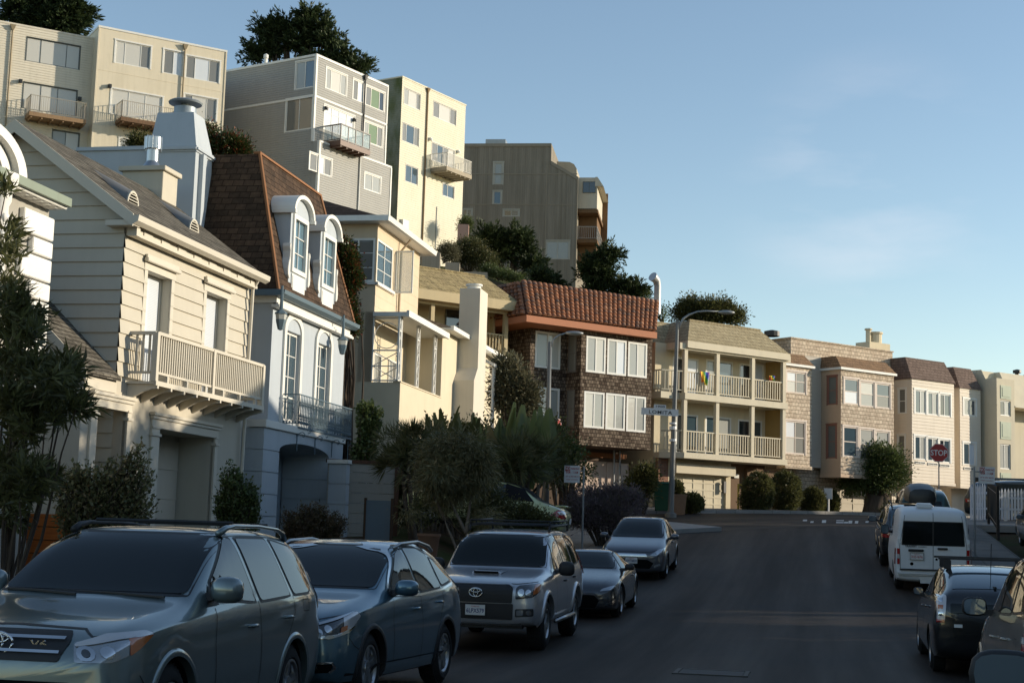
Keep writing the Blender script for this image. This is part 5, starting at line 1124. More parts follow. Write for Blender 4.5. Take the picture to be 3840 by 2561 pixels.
for i in range(5):
    for j in range(4): x0_ = A0 + .1 + i * (A1 - A0 - .2) / 5; z0_ = -.3 + j * .72; mb.box(x0_ + .05, x0_ + (A1 - A0 - .2) / 5 - .05, .905, .931, z0_ + .06, z0_ + .66)
part(mb, 'garage_door', paint('garage_blue', (.42, .48, .53), .6), BL)
# tall flue stack and rear block
yc = 2.1; ccx = BL.px('A', 1602, 1200, yc)[0]; cright = BL.px('A', 1735, 1260, yc)[0]; bak = BL.pxs('A', 1222, 1180, ccx)[0]; z_b = BL.px('A', 1602, 1190, yc)[1]; z_t = BL.px('A', 1582, 925, yc + .3)[1]
tx = BL.px('A', 1582, 925, yc + .25)[0]; tr_ = BL.px('A', 1668, 990, yc + .25)[0]; tb = BL.pxs('A', 1287, 935, tx)[0]
mb = MB(); mb.box(ccx, cright, yc, bak, 1, z_b - .16); mb.hexa([(ccx, yc, z_b), (cright, yc, z_b), (cright, bak, z_b), (ccx, bak, z_b)], [(tx, yc + .25, z_t), (tr_, yc + .25, z_t), (tr_, tb, z_t), (tx, tb, z_t)])
mb.box(ccx + .25, ccx + .45, yc - .12, yc - .001, 1, z_b - .17); part(mb, 'chimney', m_bl_, BL)
mb = MB(); mb.box(ccx - .08, cright + .08, yc - .08, bak + .08, z_b - .16, z_b + .0); part(mb, 'chimney_band', m_bl_, BL, bevel=.05)
mb = MB(); q = BL.pxs('A', 1515, 870, (tx + tr_) / 2); hh = BL.pxs('A', 1515, 850, (tx + tr_) / 2)[1] - z_t; mb.lathe([(.30, 0), (.30, hh - .12), (.12, hh - .10), (.12, hh - .02), (.44, hh - .02), (.46, hh + .02), (.40, hh + .06), (.02, hh + .09)], ((tx + tr_) / 2, q[0], z_t), 18); part(mb, 'flue', plain('dull_flue', (.30, .34, .37), .5, .4), BL, smooth=True, angle=30)
q = BL.pxs('A', 640, 1238, ccx + .25); mb = MB(); mb.box(ccx + .25, x1, bak - .1, q[0], 1, q[1]); mb.box(ccx + .2, x1 + .05, bak - .1, q[0] + .05, q[1], q[1] + .1); part(mb, 'rear_block', m_bl_, BL)
# garden piers to the right
for (a, b, c_, d_, ztop) in ((1015, 1073, 1112, 955, 915), (1115, 1190, 1222, 985, 942)):
    pp_ = -1.3; x0_ = BL.px('F', b, 1100, pp_)[0]; x1_ = BL.px('F', c_, 1100, pp_)[0]; yb_ = BL.pxs('F', a, 1100, x0_)[0]; zt_ = BL.px('F', b, d_, pp_)[1]; zT = BL.px('F', b, ztop + 12, pp_)[1]
    Gp = Bld('garden_pier', 'pale blue banded garden pier nearest the arched garage' if a < 1100 else 'pale blue banded garden pier further right, against the dark hedge', 'pier', BL.W(x0_, pp_, 0), BL.O.z, ST)
    mb = MB(); rust(mb, 0, x1_ - x0_, 0, max(.5, yb_ - pp_), -.8, zt_, .6); part(mb, 'pier_body', m_bl_, Gp); mb = MB(); mb.box(-.05, x1_ - x0_ + .05, -.05, max(.5, yb_ - pp_) + .05, zt_, zT); part(mb, 'pier_cap', m_cw, Gp)

# ---- peach house with trellis porch and big white chimney
PH = Bld('peach_house', 'peach and cream house with corner window, trellis porch and thick cream chimney', 'house', at_r('G', 465, 850, -14.0), .5, ST)
m_p = paint('peach_stucco', (.60, .49, .35), .8, .18, (.35, .27, .17)); m_pc = paint('cream_stucco2', (.64, .56, .41), .85, .2, (.38, .31, .2)); m_dk = shingle('dark_roof', (.05, .035, .025), (.08, .055, .04), .25, .14, .008, (.02, .015, .01))
fr = PH.front(0); sd_ = PH.side(0); x1 = fr.px('G', 825, 900)[0]; ze = PH.px('G', 528, 240, -.4)[1]; zb = fr.px('G', 450, 1045)[1]
q = fr.rect('G', 474, 440, 600, 880); FW = (.05, q[1], q[2], q[3]); s_ = sd_.rect('G', 185, 400, 462, 858)
window(PH, fr, (.06, q[1], q[2], fr.px('G', 480, 430)[1]), (.5,), 'bb', fw=.07, rec=.03, mun=(.33, .66)); window(PH, sd_, (.06, s_[1], q[2], fr.px('G', 480, 430)[1]), (.5,), 'gk', fw=.07, rec=.03, mun=(.33, .66))
# open casement leaf
c0 = q[1]; cz0, cz1 = q[2], fr.px('G', 480, 430)[1]; mb = MB(); cl = .62
for (a, b, c_, d_) in ((0, .05, cz0, cz1), (cl - .05, cl, cz0, cz1), (.05, cl - .05, cz0, cz0 + .05), (.05, cl - .05, cz1 - .05, cz1)):
    mb.box(c0 + .35, c0 + .39, -b, -a, c_, d_)
o = part(mb, 'casement', WHT, PH); mb = MB(); mb.box(c0 + .365, c0 + .375, -cl + .05, -.05, cz0 + .05, cz1 - .05); mb.build('pane', CLEAR, o)
mb = MB(); mb.box(-.08, c0 + .1, -.1, -.002, cz0 - .09, cz0 - .002); mb.box(-.08, -.002, -.1, s_[1] + .1, cz0 - .09, cz0 - .002); part(mb, 'sill', WHT, PH)
mb = MB(); wallp(mb, fr, 0, x1, zb, ze - .1, course=.36, lap=.006); wallp(mb, sd_, 0, 9, -1, ze - .1); body(mb, 0, x1, 9, zb, ze - .1, left=False); mb.quad((0, 0, zb), (x1, 0, zb), (x1, 9, zb), (0, 9, zb)); mb.box(0, .25, .02, .3, -1, zb); part(mb, 'wall', m_p, PH)
mb = MB(); mb.box(-.4, x1 + .4, -.4, 9, ze - .1, ze - .02); mb.prism([(-.5, -.52, ze + .08), (-.5, -.48, ze - .08), (-.5, -.4, ze - .1), (-.5, -.4, ze + .08)], (x1 + 1.0, 0, 0)); mb.box(-.52, -.4, -.5, 9, ze - .1, ze + .08); part(mb, 'eaves', WHT, PH)
mb = MB(); z0 = ze - .01; mb.add([(-.45, -.45, z0), (x1 + .45, -.45, z0), (x1 + .45, 9.4, z0), (-.45, 9.4, z0), (2.4, 4.5, z0 + 1.75), (x1 - 2.0, 4.5, z0 + 1.75)], [(0, 1, 5, 4), (3, 0, 4), (1, 2, 5), (2, 3, 4, 5), (0, 3, 2, 1)]); part(mb, 'roof', m_dk, PH)
mb = MB(); xq = fr.px('G', 645, 960)[0]; mb.tube([(xq + .15, -.4, ze - .05), (xq, -.1, ze - .5), (xq, -.08, zb)], .045, 6); part(mb, 'downpipe', paint('tan_pipe', (.33, .25, .16), .6), PH)
# porch and terrace
p_ = PH.reach('G', 703, 1060, 0); zp = PH.px('G', 703, 1062, -p_)[1]; tw = PH.front(-p_); zt_ = tw.px('H', 222, 185)[1]; tx0 = tw.px('H', 222, 300)[0]; tx1 = tw.px('H', 565, 330)[0]
mb = MB(); mb.box(-.15, tx1, -p_ - .15, -.002, zp - .12, zp + .02); mb.box(-.2, tx1 + .05, -p_ - .24, -p_ - .15, zp - .14, zp + .06); part(mb, 'porch_roof', WHT, PH)
mb = MB(); mb.box(tx0, tx1, -p_, -p_ + .2, -1, zt_); mb.box(tx0, tx0 + .2, -p_ + .2, 3, -1, zt_); mb.box(tx0 + .2, tx1, -p_ + .2, 3, zt_ - 1.1, zt_ - 1.0); mb.box(tx0 - .03, tx1, -p_ - .03, -p_ + .23, zt_, zt_ + .04); part(mb, 'terrace_wall', m_pc, PH)
mb = MB(); mb.box(0, tx1 + .1, .35, .5, -1, zb); part(mb, 'porch_wall', m_pc, PH)
pf = PH.front(.35)
for a in (1.2, 3.0): window(PH, pf, (a, a + .9, zt_ - .9, zt_ + 1.1), (.5,), 'dk', hole=False, fw=.06)
def trellis(M_, s0, s1, z0, z1, name='trellis', parent=None, th=.03, bw=.022):
    mb = MB(M_); mb.box(s0, s0 + bw * 2, -th, th, z0, z1); mb.box(s1 - bw * 2, s1, -th, th, z0, z1); w_ = s1 - s0; cz = z1 - .12 - w_ / 2; rr = w_ / 2 - .06
    for z in (z0, z1 - .06, z1 - w_ - .14): mb.box(s0, s1, -th * .8, th * .8, z, z + bw * 2)
    mb.tube([(s0 + w_ / 2 + rr * math.cos(a), 0, cz + rr * math.sin(a)) for a in np.linspace(0, 2 * math.pi, 17)], bw * .7, 5)
    zz = z1 - w_ - .14; n_ = max(2, round((zz - z0) / (w_ * 1.25))); h = (zz - z0) / n_
    for k in range(n_):
        a, b = z0 + k * h, z0 + (k + 1) * h; mb.tube([(s0 + .03, 0, a), (s1 - .03, 0, b)], bw * .7, 4); mb.tube([(s1 - .03, 0, a), (s0 + .03, 0, b)], bw * .7, 4)
        if k and w_ > .5: mb.box(s0, s1, -th * .7, th * .7, a - bw * .7, a + bw * .7)
    return mb.build(name, WHT, parent)
trellis(PH.side(tx0 + .1).M, -p_ + .05, -p_ + 1.0, zt_ + .04, zp - .13, parent=PH.e)
for a in (690, 842, 985): x = tw.px('G', a, 1330)[0]; trellis(tw.M @ Matrix.Translation((0, .08, 0)), x - .17, x + .17, zt_ + .04, zp - .13, parent=PH.e)
x = .25; trellis(PH.front(.28).M, x, x + .35, zt_ - .6, zb, parent=PH.e)
# right wing
wx1 = tw.px('G', 1240, 1400)[0] + 6.5; zw = PH.px('G', 1072, 1185, -p_ - .3)[1]
mb = MB(); mb.box(tx1, wx1, -p_ + .01, 7, -1, zw); part(mb, 'wing_wall', m_pc, PH)
mb = MB(); mb.box(tx1 - .1, wx1 + .2, -p_ - .3, 7, zw, zw + .08); mb.box(tx1 - .12, wx1 + .25, -p_ - .42, -p_ - .3, zw - .02, zw + .14); part(mb, 'eaves', WHT, PH)
mb = MB(); mb.add([(tx1 - .15, -p_ - .32, zw + .09), (wx1 + .2, -p_ - .32, zw + .09), (wx1 + .2, 6, zw + .09), (tx1 - .15, 6, zw + .09), (tx1 + 1.4, 1.6, zw + 1.1), (wx1 - 1, 1.6, zw + 1.1)], [(0, 1, 5, 4), (3, 0, 4), (1, 2, 5), (2, 3, 4, 5)]); part(mb, 'roof', shingle('tan_roof', (.25, .19, .12), (.2, .15, .10), .25, .14, .008, (.1, .08, .05)), PH)
py = -p_ - .75; cx0 = PH.px('G', 1347, 870, py)[0]; cx1 = PH.px('G', 1409, 930, py)[0]; ct = PH.px('G', 1350, 855, py)[1]; cb = PH.pxs('G', 1176, 870, cx0)[0]; zs1 = PH.px('H', 885, 72, py)[1]; zs2 = PH.px('H', 842, 168, py)[1]; lx0 = PH.px('H', 842, 300, py)[0]
mb = MB(); mb.box(cx0, cx1, py, cb, zs1, ct); mb.hexa([(lx0, py, zs2), (cx1, py, zs2), (cx1, cb, zs2), (lx0, cb, zs2)], [(cx0, py, zs1), (cx1, py, zs1), (cx1, cb, zs1), (cx0, cb, zs1)]); mb.box(lx0, cx1, py, cb, -1, zs2); part(mb, 'chimney', paint('chimney_cream', (.64, .59, .49), .85, .1), PH)
mb = MB(); mb.lathe([(.26, 0), (.26, .16), (.32, .18), (.32, .24), (.02, .28)], ((cx0 + cx1) / 2, (py + cb) / 2, ct), 16); part(mb, 'flue', WHT, PH, smooth=True, angle=30)
fx = PH.front(-p_ - .6); x0 = fx.px('H', 1050, 200)[0]; zt1 = fx.px('H', 1060, 60)[1]; zt0 = zt1 - 3.0
x0 = cx1 + .6
mb = MB(); mb.hexa([(x0 - .2, -p_ - 1.0, zt1 - .3), (x0 + 2.4, -p_ - 1.0, zt1 - .3), (x0 + 2.4, -p_, zt1 + .2), (x0 - .2, -p_, zt1 + .2)], [(x0 - .2, -p_ - 1.0, zt1 - .18), (x0 + 2.4, -p_ - 1.0, zt1 - .18), (x0 + 2.4, -p_, zt1 + .32), (x0 - .2, -p_, zt1 + .32)]); part(mb, 'porch_roof', WHT, PH)
trellis(PH.side(x0).M, -p_ - .92, -p_ - .1, zt0, zt1 - .28, parent=PH.e); trellis(PH.front(-p_ - .92).M, x0, x0 + .3, zt0, zt1 - .28, parent=PH.e); trellis(PH.front(-p_ - .92).M, x0 + 1.9, x0 + 2.2, zt0, zt1 - .28, parent=PH.e)

# ---- houses on the right of the street, outside the picture: they shade it
m_r = [paint('right_house_a', (.45, .40, .33), .8), paint('right_house_b', (.38, .42, .45), .8), paint('right_house_c', (.55, .50, .42), .8)]
dsc = ['tan', 'blue grey', 'cream']
def shade_house(k, p, az, wd, dp, eave, peak, z):
    B = Bld('gabled_house', ['nearest', 'second', 'third', 'fourth', 'fifth', 'sixth', 'seventh', 'eighth', 'ninth', 'tenth', 'eleventh', 'twelfth', 'thirteenth', 'fourteenth'][k] + ' ' + dsc[k % 3] + ' gabled house on the right, out of the picture', 'house', p, z, az, 'houses facing the street from the right')
    M_ = Matrix.Identity(4); f_ = Face(B, 'F', 0)
    for a in (.18, .62):
        for zz in (1.0, 4.0): window(B, f_, (wd * a, wd * a + 1.5, zz, zz + 1.5), (.5,), 'gd', hole=True, fw=.07, case=.1)
    mb = MB(); mb.M = ID; g = lambda z_: (0, wd) if z_ <= eave else (wd / 2 * (z_ - eave) / (peak - eave), wd - wd / 2 * (z_ - eave) / (peak - eave))
    wallp(mb, f_, 0, wd, -1, peak - .05, course=.3, lap=.02, rng=g); mb.quad((0, 0, -1), (0, dp, -1), (0, dp, eave), (0, 0, eave)); mb.quad((wd, 0, -1), (wd, dp, -1), (wd, dp, eave), (wd, 0, eave)); mb.quad((0, dp, -1), (wd, dp, -1), (wd, dp, eave), (wd / 2, dp, peak), (0, dp, eave)); part(mb, 'wall', m_r[k % 3], B)
    mb = MB()
    for s_ in (0, 1):
        x0 = -.3 if s_ == 0 else wd + .3; mb.hexa([(x0, -.3, eave - .2), (wd / 2, -.3, peak), (wd / 2, dp + .3, peak), (x0, dp + .3, eave - .2)], [(x0, -.3, eave - .08), (wd / 2, -.3, peak + .12), (wd / 2, dp + .3, peak + .12), (x0, dp + .3, eave - .08)])
    part(mb, 'roof', m_rf, B)
RS = [(-20, -12, 8.3, 9.4), (-12, -4.2, 8.2, 9.4), (-4.2, 3.8, 8.4, 9.6), (3.8, 12, 8.3, 9.5), (12, 20, 8.5, 9.8), (20, 28, 8.4, 9.7), (39.0, 47, 8.6, 10.0), (47, 54.8, 8.2, 9.2), (54.8, 62.5, 6.2, 7.8)]
for k, (t0, t1, ev, pk) in enumerate(RS):
    # front faces the street: wall normal toward -r, so x runs toward -t
    z = zs((t0 + t1) / 2) + .2; shade_house(k, tr(t1, 9.4), ST + math.pi, t1 - t0, 10.5, ev, pk, z)
for k, s_ in enumerate((27, 36, 45, 54)):
    shade_house(10 + k, lp(s_ + 8, -17.5), RA + math.pi, 8, 10, 5.0 + .7 * (k % 2), 7.0 + .6 * (k % 2), 3.2)
# ------------------------------------------------------------------ plants
NR = np.random.default_rng(11)
def quads_obj(name, V, m, parent=None, mats=None):
    """V: (n,4,3) leaves -> one mesh"""
    n = len(V); me = bpy.data.meshes.new(name); me.vertices.add(n * 4); me.vertices.foreach_set('co', V.reshape(-1).astype(np.float32))
    me.loops.add(n * 4); me.loops.foreach_set('vertex_index', np.arange(n * 4, dtype=np.int32)); me.polygons.add(n)
    me.polygons.foreach_set('loop_start', np.arange(0, n * 4, 4, dtype=np.int32)); me.update(calc_edges=True); me.materials.append(m)
    o = bpy.data.objects.new(name, me); C.objects.link(o); o.parent = parent; return o
def unit(v): return v / np.maximum(1e-9, np.linalg.norm(v, axis=-1, keepdims=True))
def leafquads(P, D, L_, W_, curl=.25):
    """leaf at P pointing along D, length L_, width W_"""
    n = len(P); r_ = unit(NR.normal(size=(n, 3))); S = unit(np.cross(D, r_)); N = np.cross(S, D); L_ = np.broadcast_to(L_, (n,))[:, None]; W_ = np.broadcast_to(W_, (n,))[:, None]
    mid = P + D * L_ * .45 + N * L_ * curl * .3
    return np.stack([P, mid + S * W_ / 2, P + D * L_ - N * L_ * curl * .3, mid - S * W_ / 2], 1)
def blobpts(blobs, n, shell=.55):
    """points through ellipsoids (x,y,z,rx,ry,rz), denser toward the outside"""
    B = np.array(blobs, float); vol = (B[:, 3] * B[:, 4] * B[:, 5]) ** .8; k = NR.choice(len(B), n, p=vol / vol.sum()); d = unit(NR.normal(size=(n, 3)))
    r_ = NR.random(n) ** (1 / 3); r_ = shell + (1 - shell) * r_ if shell > 0 else r_
    mix_ = NR.random(n) < .25; r_ = np.where(mix_, NR.random(n) ** .5, r_)
    return B[k, :3] + d * B[k, 3:] * r_[:, None], d
def crown(name, blobs, nclump, per, size, L_, W_, m, parent, up=.2, shell=.5, droop=0., spread=1.0):
    c, d = blobpts(blobs, nclump, shell); sz = size * (.6 + .8 * NR.random(nclump)); i = np.repeat(np.arange(nclump), per); n = len(i)
    off = NR.normal(size=(n, 3)) * sz[i][:, None] * .5 * spread; P = c[i] + off; D = unit(off / size + d[i] * .7 + NR.normal(size=(n, 3)) * .5 + np.array([0, 0, up - droop]))
    return quads_obj(name, leafquads(P, D, L_ * (.6 + .8 * NR.random(n)), W_ * (.7 + .6 * NR.random(n))), m, parent)
def limbs(name, base, tips, r0, m, parent, bend=.3, r1=.02, n=7, sides=7):
    mb = MB()
    for k, t in enumerate(tips):
        b = Vector(base[k]) if isinstance(base, list) else Vector(base); t = Vector(t); L_ = (t - b).length; off = Vector((rnd.uniform(-1, 1), rnd.uniform(-1, 1), rnd.uniform(-.3, .6))) * L_ * bend * .5; pts = []
        for i in range(n): u = i / (n - 1); pts.append(b.lerp(t, u) + off * 4 * u * (1 - u) * .5 + Vector((rnd.uniform(-1, 1), rnd.uniform(-1, 1), 0)) * L_ * .012)
        rr = r0[k] if isinstance(r0, list) else r0; mb.tube(pts, [rr * (1 - u / (n - 1)) + r1 * u / (n - 1) for u in range(n)], sides)
    return mb.build(name, m, parent, smooth=True)
BARK = grain('bark', (.10, .075, .055), (.045, .035, .028), .9, (9, 9, 2)); BARKP = grain('pale_bark', (.24, .20, .16), (.14, .11, .085), .85, (9, 9, 2))
DKG = leafmat('dark_green', (.06, .06, .022), (.125, .13, .045), None, .45, .4); CYP = leafmat('cypress_green', (.022, .036, .014), (.055, .08, .028), None, .6, .2)
GRN = leafmat('mid_green', (.05, .07, .022), (.11, .15, .05), (.10, .12, .04)); OLV = leafmat('olive', (.05, .06, .02), (.11, .12, .05), (.16, .13, .05)); RED = leafmat('reddish', (.06, .05, .025), (.13, .085, .045), (.08, .08, .03))
PALM = leafmat('palm_green', (.065, .072, .028), (.13, .135, .055), (.17, .15, .07), .4, .4); LAV = leafmat('lavender_leaf', (.14, .11, .11), (.24, .18, .19), (.17, .16, .09), .8, .1); PAL = leafmat('grey_green', (.10, .105, .06), (.16, .15, .09), (.2, .17, .10), .6); DRY = leafmat('dry_brown', (.12, .07, .03), (.2, .11, .05))
BAN = leafmat('broad_leaf', (.10, .13, .045), (.20, .23, .09), (.26, .20, .09), .35, .45); VINE = leafmat('vine_green', (.025, .045, .012), (.06, .08, .02), (.22, .04, .02))
def pt(g, x, y, depth): return at(g, x, y, depth)
def plant(name, label, cat, p, group=None): return thing(name, label, cat, p, 0, group)
def ell(g, c, rx, ry, depth, o, rd=None):
    """ellipsoid in the place for a rounded mass seen at c with picture radii rx, ry"""
    s_ = REG[g][2]; q = at(g, c[0], c[1], depth) - Vector(o); k = depth / FPX / s_
    return (q.x, q.y, q.z, rx * k, (rd or max(rx, ry) * k * .8), ry * k)
def bush(name, label, cat, g, base, depth, masses, m, ncl, per, size, L_, W_, twigs=5, bark=None, group=None, up=.2, shell=.45, zb=None, droop=0., spread=1.0):
    b = at(g, base[0], base[1], depth)
    if zb is not None: b.z = zb
    t = plant(name, label, cat, b, group); bl = [ell(g, (a, b_), rx, ry, depth + (dz if len(ms) > 4 else 0), b) for ms in masses for (a, b_, rx, ry, dz) in [tuple(ms) + (0,) * (5 - len(ms))]]
    crown('crown', bl, ncl, per, size, L_, W_, m, t, up, shell, droop, spread)
    tips = [(q[0] + rnd.uniform(-.5, .5) * q[3], q[1] + rnd.uniform(-.4, .4) * q[4], q[2] + rnd.uniform(-.2, .5) * q[5]) for q in bl for _ in range(twigs)]
    h = max(q[2] + q[5] for q in bl); limbs('stem', (0, 0, -.4), tips, min(.06, .02 + h * .012), bark or BARK, t, .25, .008)
    return t
def conifer(name, label, g, base, depth, masses, m, nb, per, L_, W_, droop=.1, zb=None, cat='tree', up=.35, trunk=.4, dirx=0.0):
    """sprays of foliage carried on branches that break the outline"""
    b = at(g, base[0], base[1], depth); b.z = zb if zb is not None else zter(b.x, b.y); t = plant(name, label, cat, b)
    bl = [ell(g, (a, b_), rx, ry, depth, b) for (a, b_, rx, ry) in masses]; B = np.array(bl)
    bl = [(q[0], q[1], q[2], *[max(.25, v - L_ * 4.4) for v in q[3:]]) for q in bl]; c, d = blobpts(bl, nb, .75); top = max(q[2] + q[5] for q in bl)
    axis = np.stack([np.interp(c[:, 2], [0, top], [0, B[:, 0].mean()]), np.zeros(nb), c[:, 2]], 1)
    # each spray: elongated tuft pointing outward and up
    D = unit(d * np.array([1, 1, .4]) + np.array([dirx, 0, up]) + NR.normal(size=(nb, 3)) * .25); sz = (.55 + .9 * NR.random(nb)) * L_ * 5.2
    i = np.repeat(np.arange(nb), per); n = len(i); u = NR.random(n); rad = NR.normal(size=(n, 3)) * (sz[i] * .11 * (1 - .8 * u))[:, None]
    P = c[i] + D[i] * (sz[i] * (u - .35))[:, None] + rad + np.array([0, 0, -droop]) * (u ** 2 * sz[i])[:, None]
    DD = unit(D[i] + rad / L_ * .5 + NR.normal(size=(n, 3)) * .35)
    quads_obj('crown', leafquads(P, DD, L_ * (.6 + .8 * NR.random(n)), W_ * (.7 + .6 * NR.random(n))), m, t)
    tips = [(q[0] + rnd.uniform(-.6, .6) * q[3], q[1] + rnd.uniform(-.4, .4) * q[4], q[2] + rnd.uniform(-.4, .6) * q[5]) for q in bl for _ in range(4)]
    limbs('trunk', (0, 0, -1), tips, trunk, BARK, t, .1, .05)
    return t
# ---- hill trees
conifer('conifer_tree', 'dark spreading conifer behind the white sided block at the top left corner', 'A', (250, 600), 105, [(150, 80, 260, 190), (380, 30, 230, 60), (480, 110, 170, 45), (520, 190, 130, 40), (330, 200, 240, 70), (560, 60, 60, 25), (250, -100, 300, 120)], CYP, 560, 70, .42, .12, .15, up=.05, dirx=.5)
conifer('conifer_tree', 'dark windswept cypress rising behind the grey sided block', 'B', (720, 640), 125, [(700, 230, 90, 120), (520, 220, 95, 75), (640, 330, 200, 90), (800, 220, 60, 80), (870, 330, 110, 90), (960, 430, 110, 80), (320, 400, 70, 30), (450, 380, 130, 60), (710, 130, 40, 45), (1070, 520, 60, 30), (790, 480, 200, 80), (395, 230, 25, 22), (440, 290, 50, 50)], CYP, 620, 60, .36, .12, .05, up=.55, dirx=-.1)
conifer('cypress', 'dark cypress clump in front of the weathered brown building', 'I', (470, 1230), 118, [(350, 1010, 110, 110), (520, 990, 60, 90), (560, 1090, 90, 90), (400, 1120, 150, 70), (650, 1220, 80, 60), (280, 1000, 60, 70)], CYP, 420, 55, .3, .10, .05, up=.35, dirx=.4, cat='shrub', trunk=.15)
conifer('cypress', 'low dark juniper at the foot of the weathered brown building', 'I', (740, 1360), 112, [(740, 1340, 90, 50), (830, 1370, 60, 30), (690, 1310, 40, 30)], CYP, 130, 45, .25, .09, .05, up=.3, dirx=.5, cat='shrub', trunk=.1)
conifer('cypress_tree', 'dark cypress tree right of the weathered brown building above the tile roof', 'I', (1180, 1480), 112, [(1210, 1200, 80, 80), (1140, 1290, 90, 120), (1260, 1330, 90, 90), (1380, 1400, 90, 80), (1190, 1420, 170, 90), (1520, 1450, 60, 60), (1440, 1460, 120, 60), (1300, 1150, 16, 40)], CYP, 400, 64, .28, .09, .0, up=.45, dirx=.15)
bush('shrub', 'small dark tree top peeking right of the tile roof flue', 'tree', 'J', (1050, 320), 112, [(1050, 290, 14, 26), (925, 180, 40, 20)], GRN, 40, 30, .35, .16, .07)
bush('shrub', 'rounded green brown shrub on the slope below the pale yellow block', 'shrub', 'I', (120, 1250), 108, [(150, 1100, 130, 100), (60, 1130, 110, 80), (250, 1180, 120, 80)], OLV, 420, 40, .35, .13, .06)
bush('shrub', 'silvery shrub against the foot of the pale yellow block', 'shrub', 'G', (1040, 600), 106, [(1050, 540, 60, 60), (1100, 560, 60, 50)], PAL, 140, 40, .3, .11, .05)
bush('shrub', 'small green shrub between the pale yellow block and the brown building', 'shrub', 'I', (100, 950), 112, [(105, 890, 45, 60)], GRN, 90, 35, .3, .12, .05)
bush('shrub', 'low green bank of shrubs above the tan mansard roof', 'shrub', 'I', (380, 1300), 106, [(400, 1290, 90, 30), (520, 1330, 60, 30), (300, 1250, 60, 30)], GRN, 200, 35, .25, .11, .05)
bush('tree', 'dark round topped tree behind the straw shingled mansard of the balcony apartments', 'tree', 'K', (450, 330), 125, [(330, 100, 75, 70), (260, 140, 50, 40), (520, 110, 85, 60), (600, 150, 70, 50), (430, 130, 110, 70)], DKG, 380, 45, .55, .22, .10, zb=12)
bush('shrub', 'rust flecked bush between the blue stack and the grey sided block', 'shrub', 'A', (1850, 1300), 75, [(1700, 1080, 50, 50), (1740, 1180, 70, 60), (1880, 1200, 120, 70), (1950, 1220, 70, 60)], VINE, 380, 40, .35, .13, .06, zb=12)
bush('shrub', 'small dark bush against the cream stucco block left of the flue', 'shrub', 'A', (1140, 1300), 72, [(1140, 1160, 70, 50), (1110, 1200, 60, 40)], DKG, 110, 38, .3, .13, .05, zb=12)
# vine on the peach house side
t = bush('climbing_vine', 'leafy climber with a few red leaves between the blue and the peach house', 'climber', 'D', (1290, 1330), 46.0, [(1260, 600, 50, 70), (1300, 720, 85, 120), (1330, 850, 80, 120), (1290, 960, 55, 120), (1320, 1100, 50, 110), (1340, 1240, 50, 90)], VINE, 640, 45, .16, .085, .045, zb=.8)
# ---- left foreground: long leaved tree
def stars(name, label, g, base, depth, tufts, nleaf, L_, W_, m, zb, extra=(), bark=None):
    b = at(g, base[0], base[1], depth); b.z = zb; t = plant(name, label, 'shrub', b); Ps, Ds = [], []
    for (x, y, dd) in tufts:
        q = np.array(at(g, x, y, depth + dd) - b); ax = unit(np.array([rnd.uniform(-.6, .9), rnd.uniform(-.6, .3), rnd.uniform(-.2, .9)])[None])[0]
        D = unit(ax * .9 + NR.normal(size=(nleaf, 3)) * .62); Ps.append(q + ax * NR.random((nleaf, 1)) * .16 + NR.normal(size=(nleaf, 3)) * .03); Ds.append(D)
    P = np.concatenate(Ps); D = np.concatenate(Ds); n = len(P)
    quads_obj('crown', leafquads(P, D, L_ * (.55 + .7 * NR.random(n)), W_ * (.7 + .6 * NR.random(n)), .3), m, t)
    tips = [tuple(at(g, x, y, depth + dd) - b) for (x, y, dd) in tufts[::14]]; limbs('stem', (0, 0, -.2), tips, .03, bark or BARK, t, .15, .006); return t
tf = []
for (cx, cy, rx, ry, n_) in ((30, 150, 40, 30, 3), (70, 190, 20, 20, 1), (60, 500, 40, 30, 4), (110, 740, 40, 30, 3), (30, 660, 40, 40, 3), (50, 940, 90, 70, 9), (230, 1160, 60, 40, 4), (120, 1230, 120, 110, 15), (60, 1330, 140, 110, 16), (230, 1320, 90, 60, 10), (20, 1100, 60, 90, 9)):
    for _ in range(n_): a = rnd.uniform(0, 6.28); r_ = math.sqrt(rnd.random()); tf.append((cx + rx * r_ * math.cos(a), cy + ry * r_ * math.sin(a), rnd.uniform(-.9, .9)))
def CtoE(l): return [((x / 2.178125 + 0) * 2.090625, ((y / 2.178125 + 650) - 1250) * 2.090625, d) for x, y, d in l]
tf = CtoE(tf)
for (cx, cy, rx, ry, n_) in ((120, 300, 140, 120, 28), (380, 400, 180, 110, 34), (160, 560, 160, 120, 34), (310, 620, 170, 90, 26), (520, 290, 100, 60, 12), (180, 770, 110, 60, 12), (280, 1140, 130, 60, 22), (120, 1260, 130, 100, 30), (60, 1450, 60, 70, 8), (560, 560, 60, 90, 12), (60, 1000, 60, 90, 10)):
    for _ in range(n_): a = rnd.uniform(0, 6.28); r_ = math.sqrt(rnd.random()); tf.append((cx + rx * r_ * math.cos(a), cy + ry * r_ * math.sin(a), rnd.uniform(-1.1, 1.1)))
stars('oleander', 'large dark long leaved bush filling the left edge of the picture', 'E', (30, 1700), 17.5, tf, 30, .21, .032, DKG, .1)
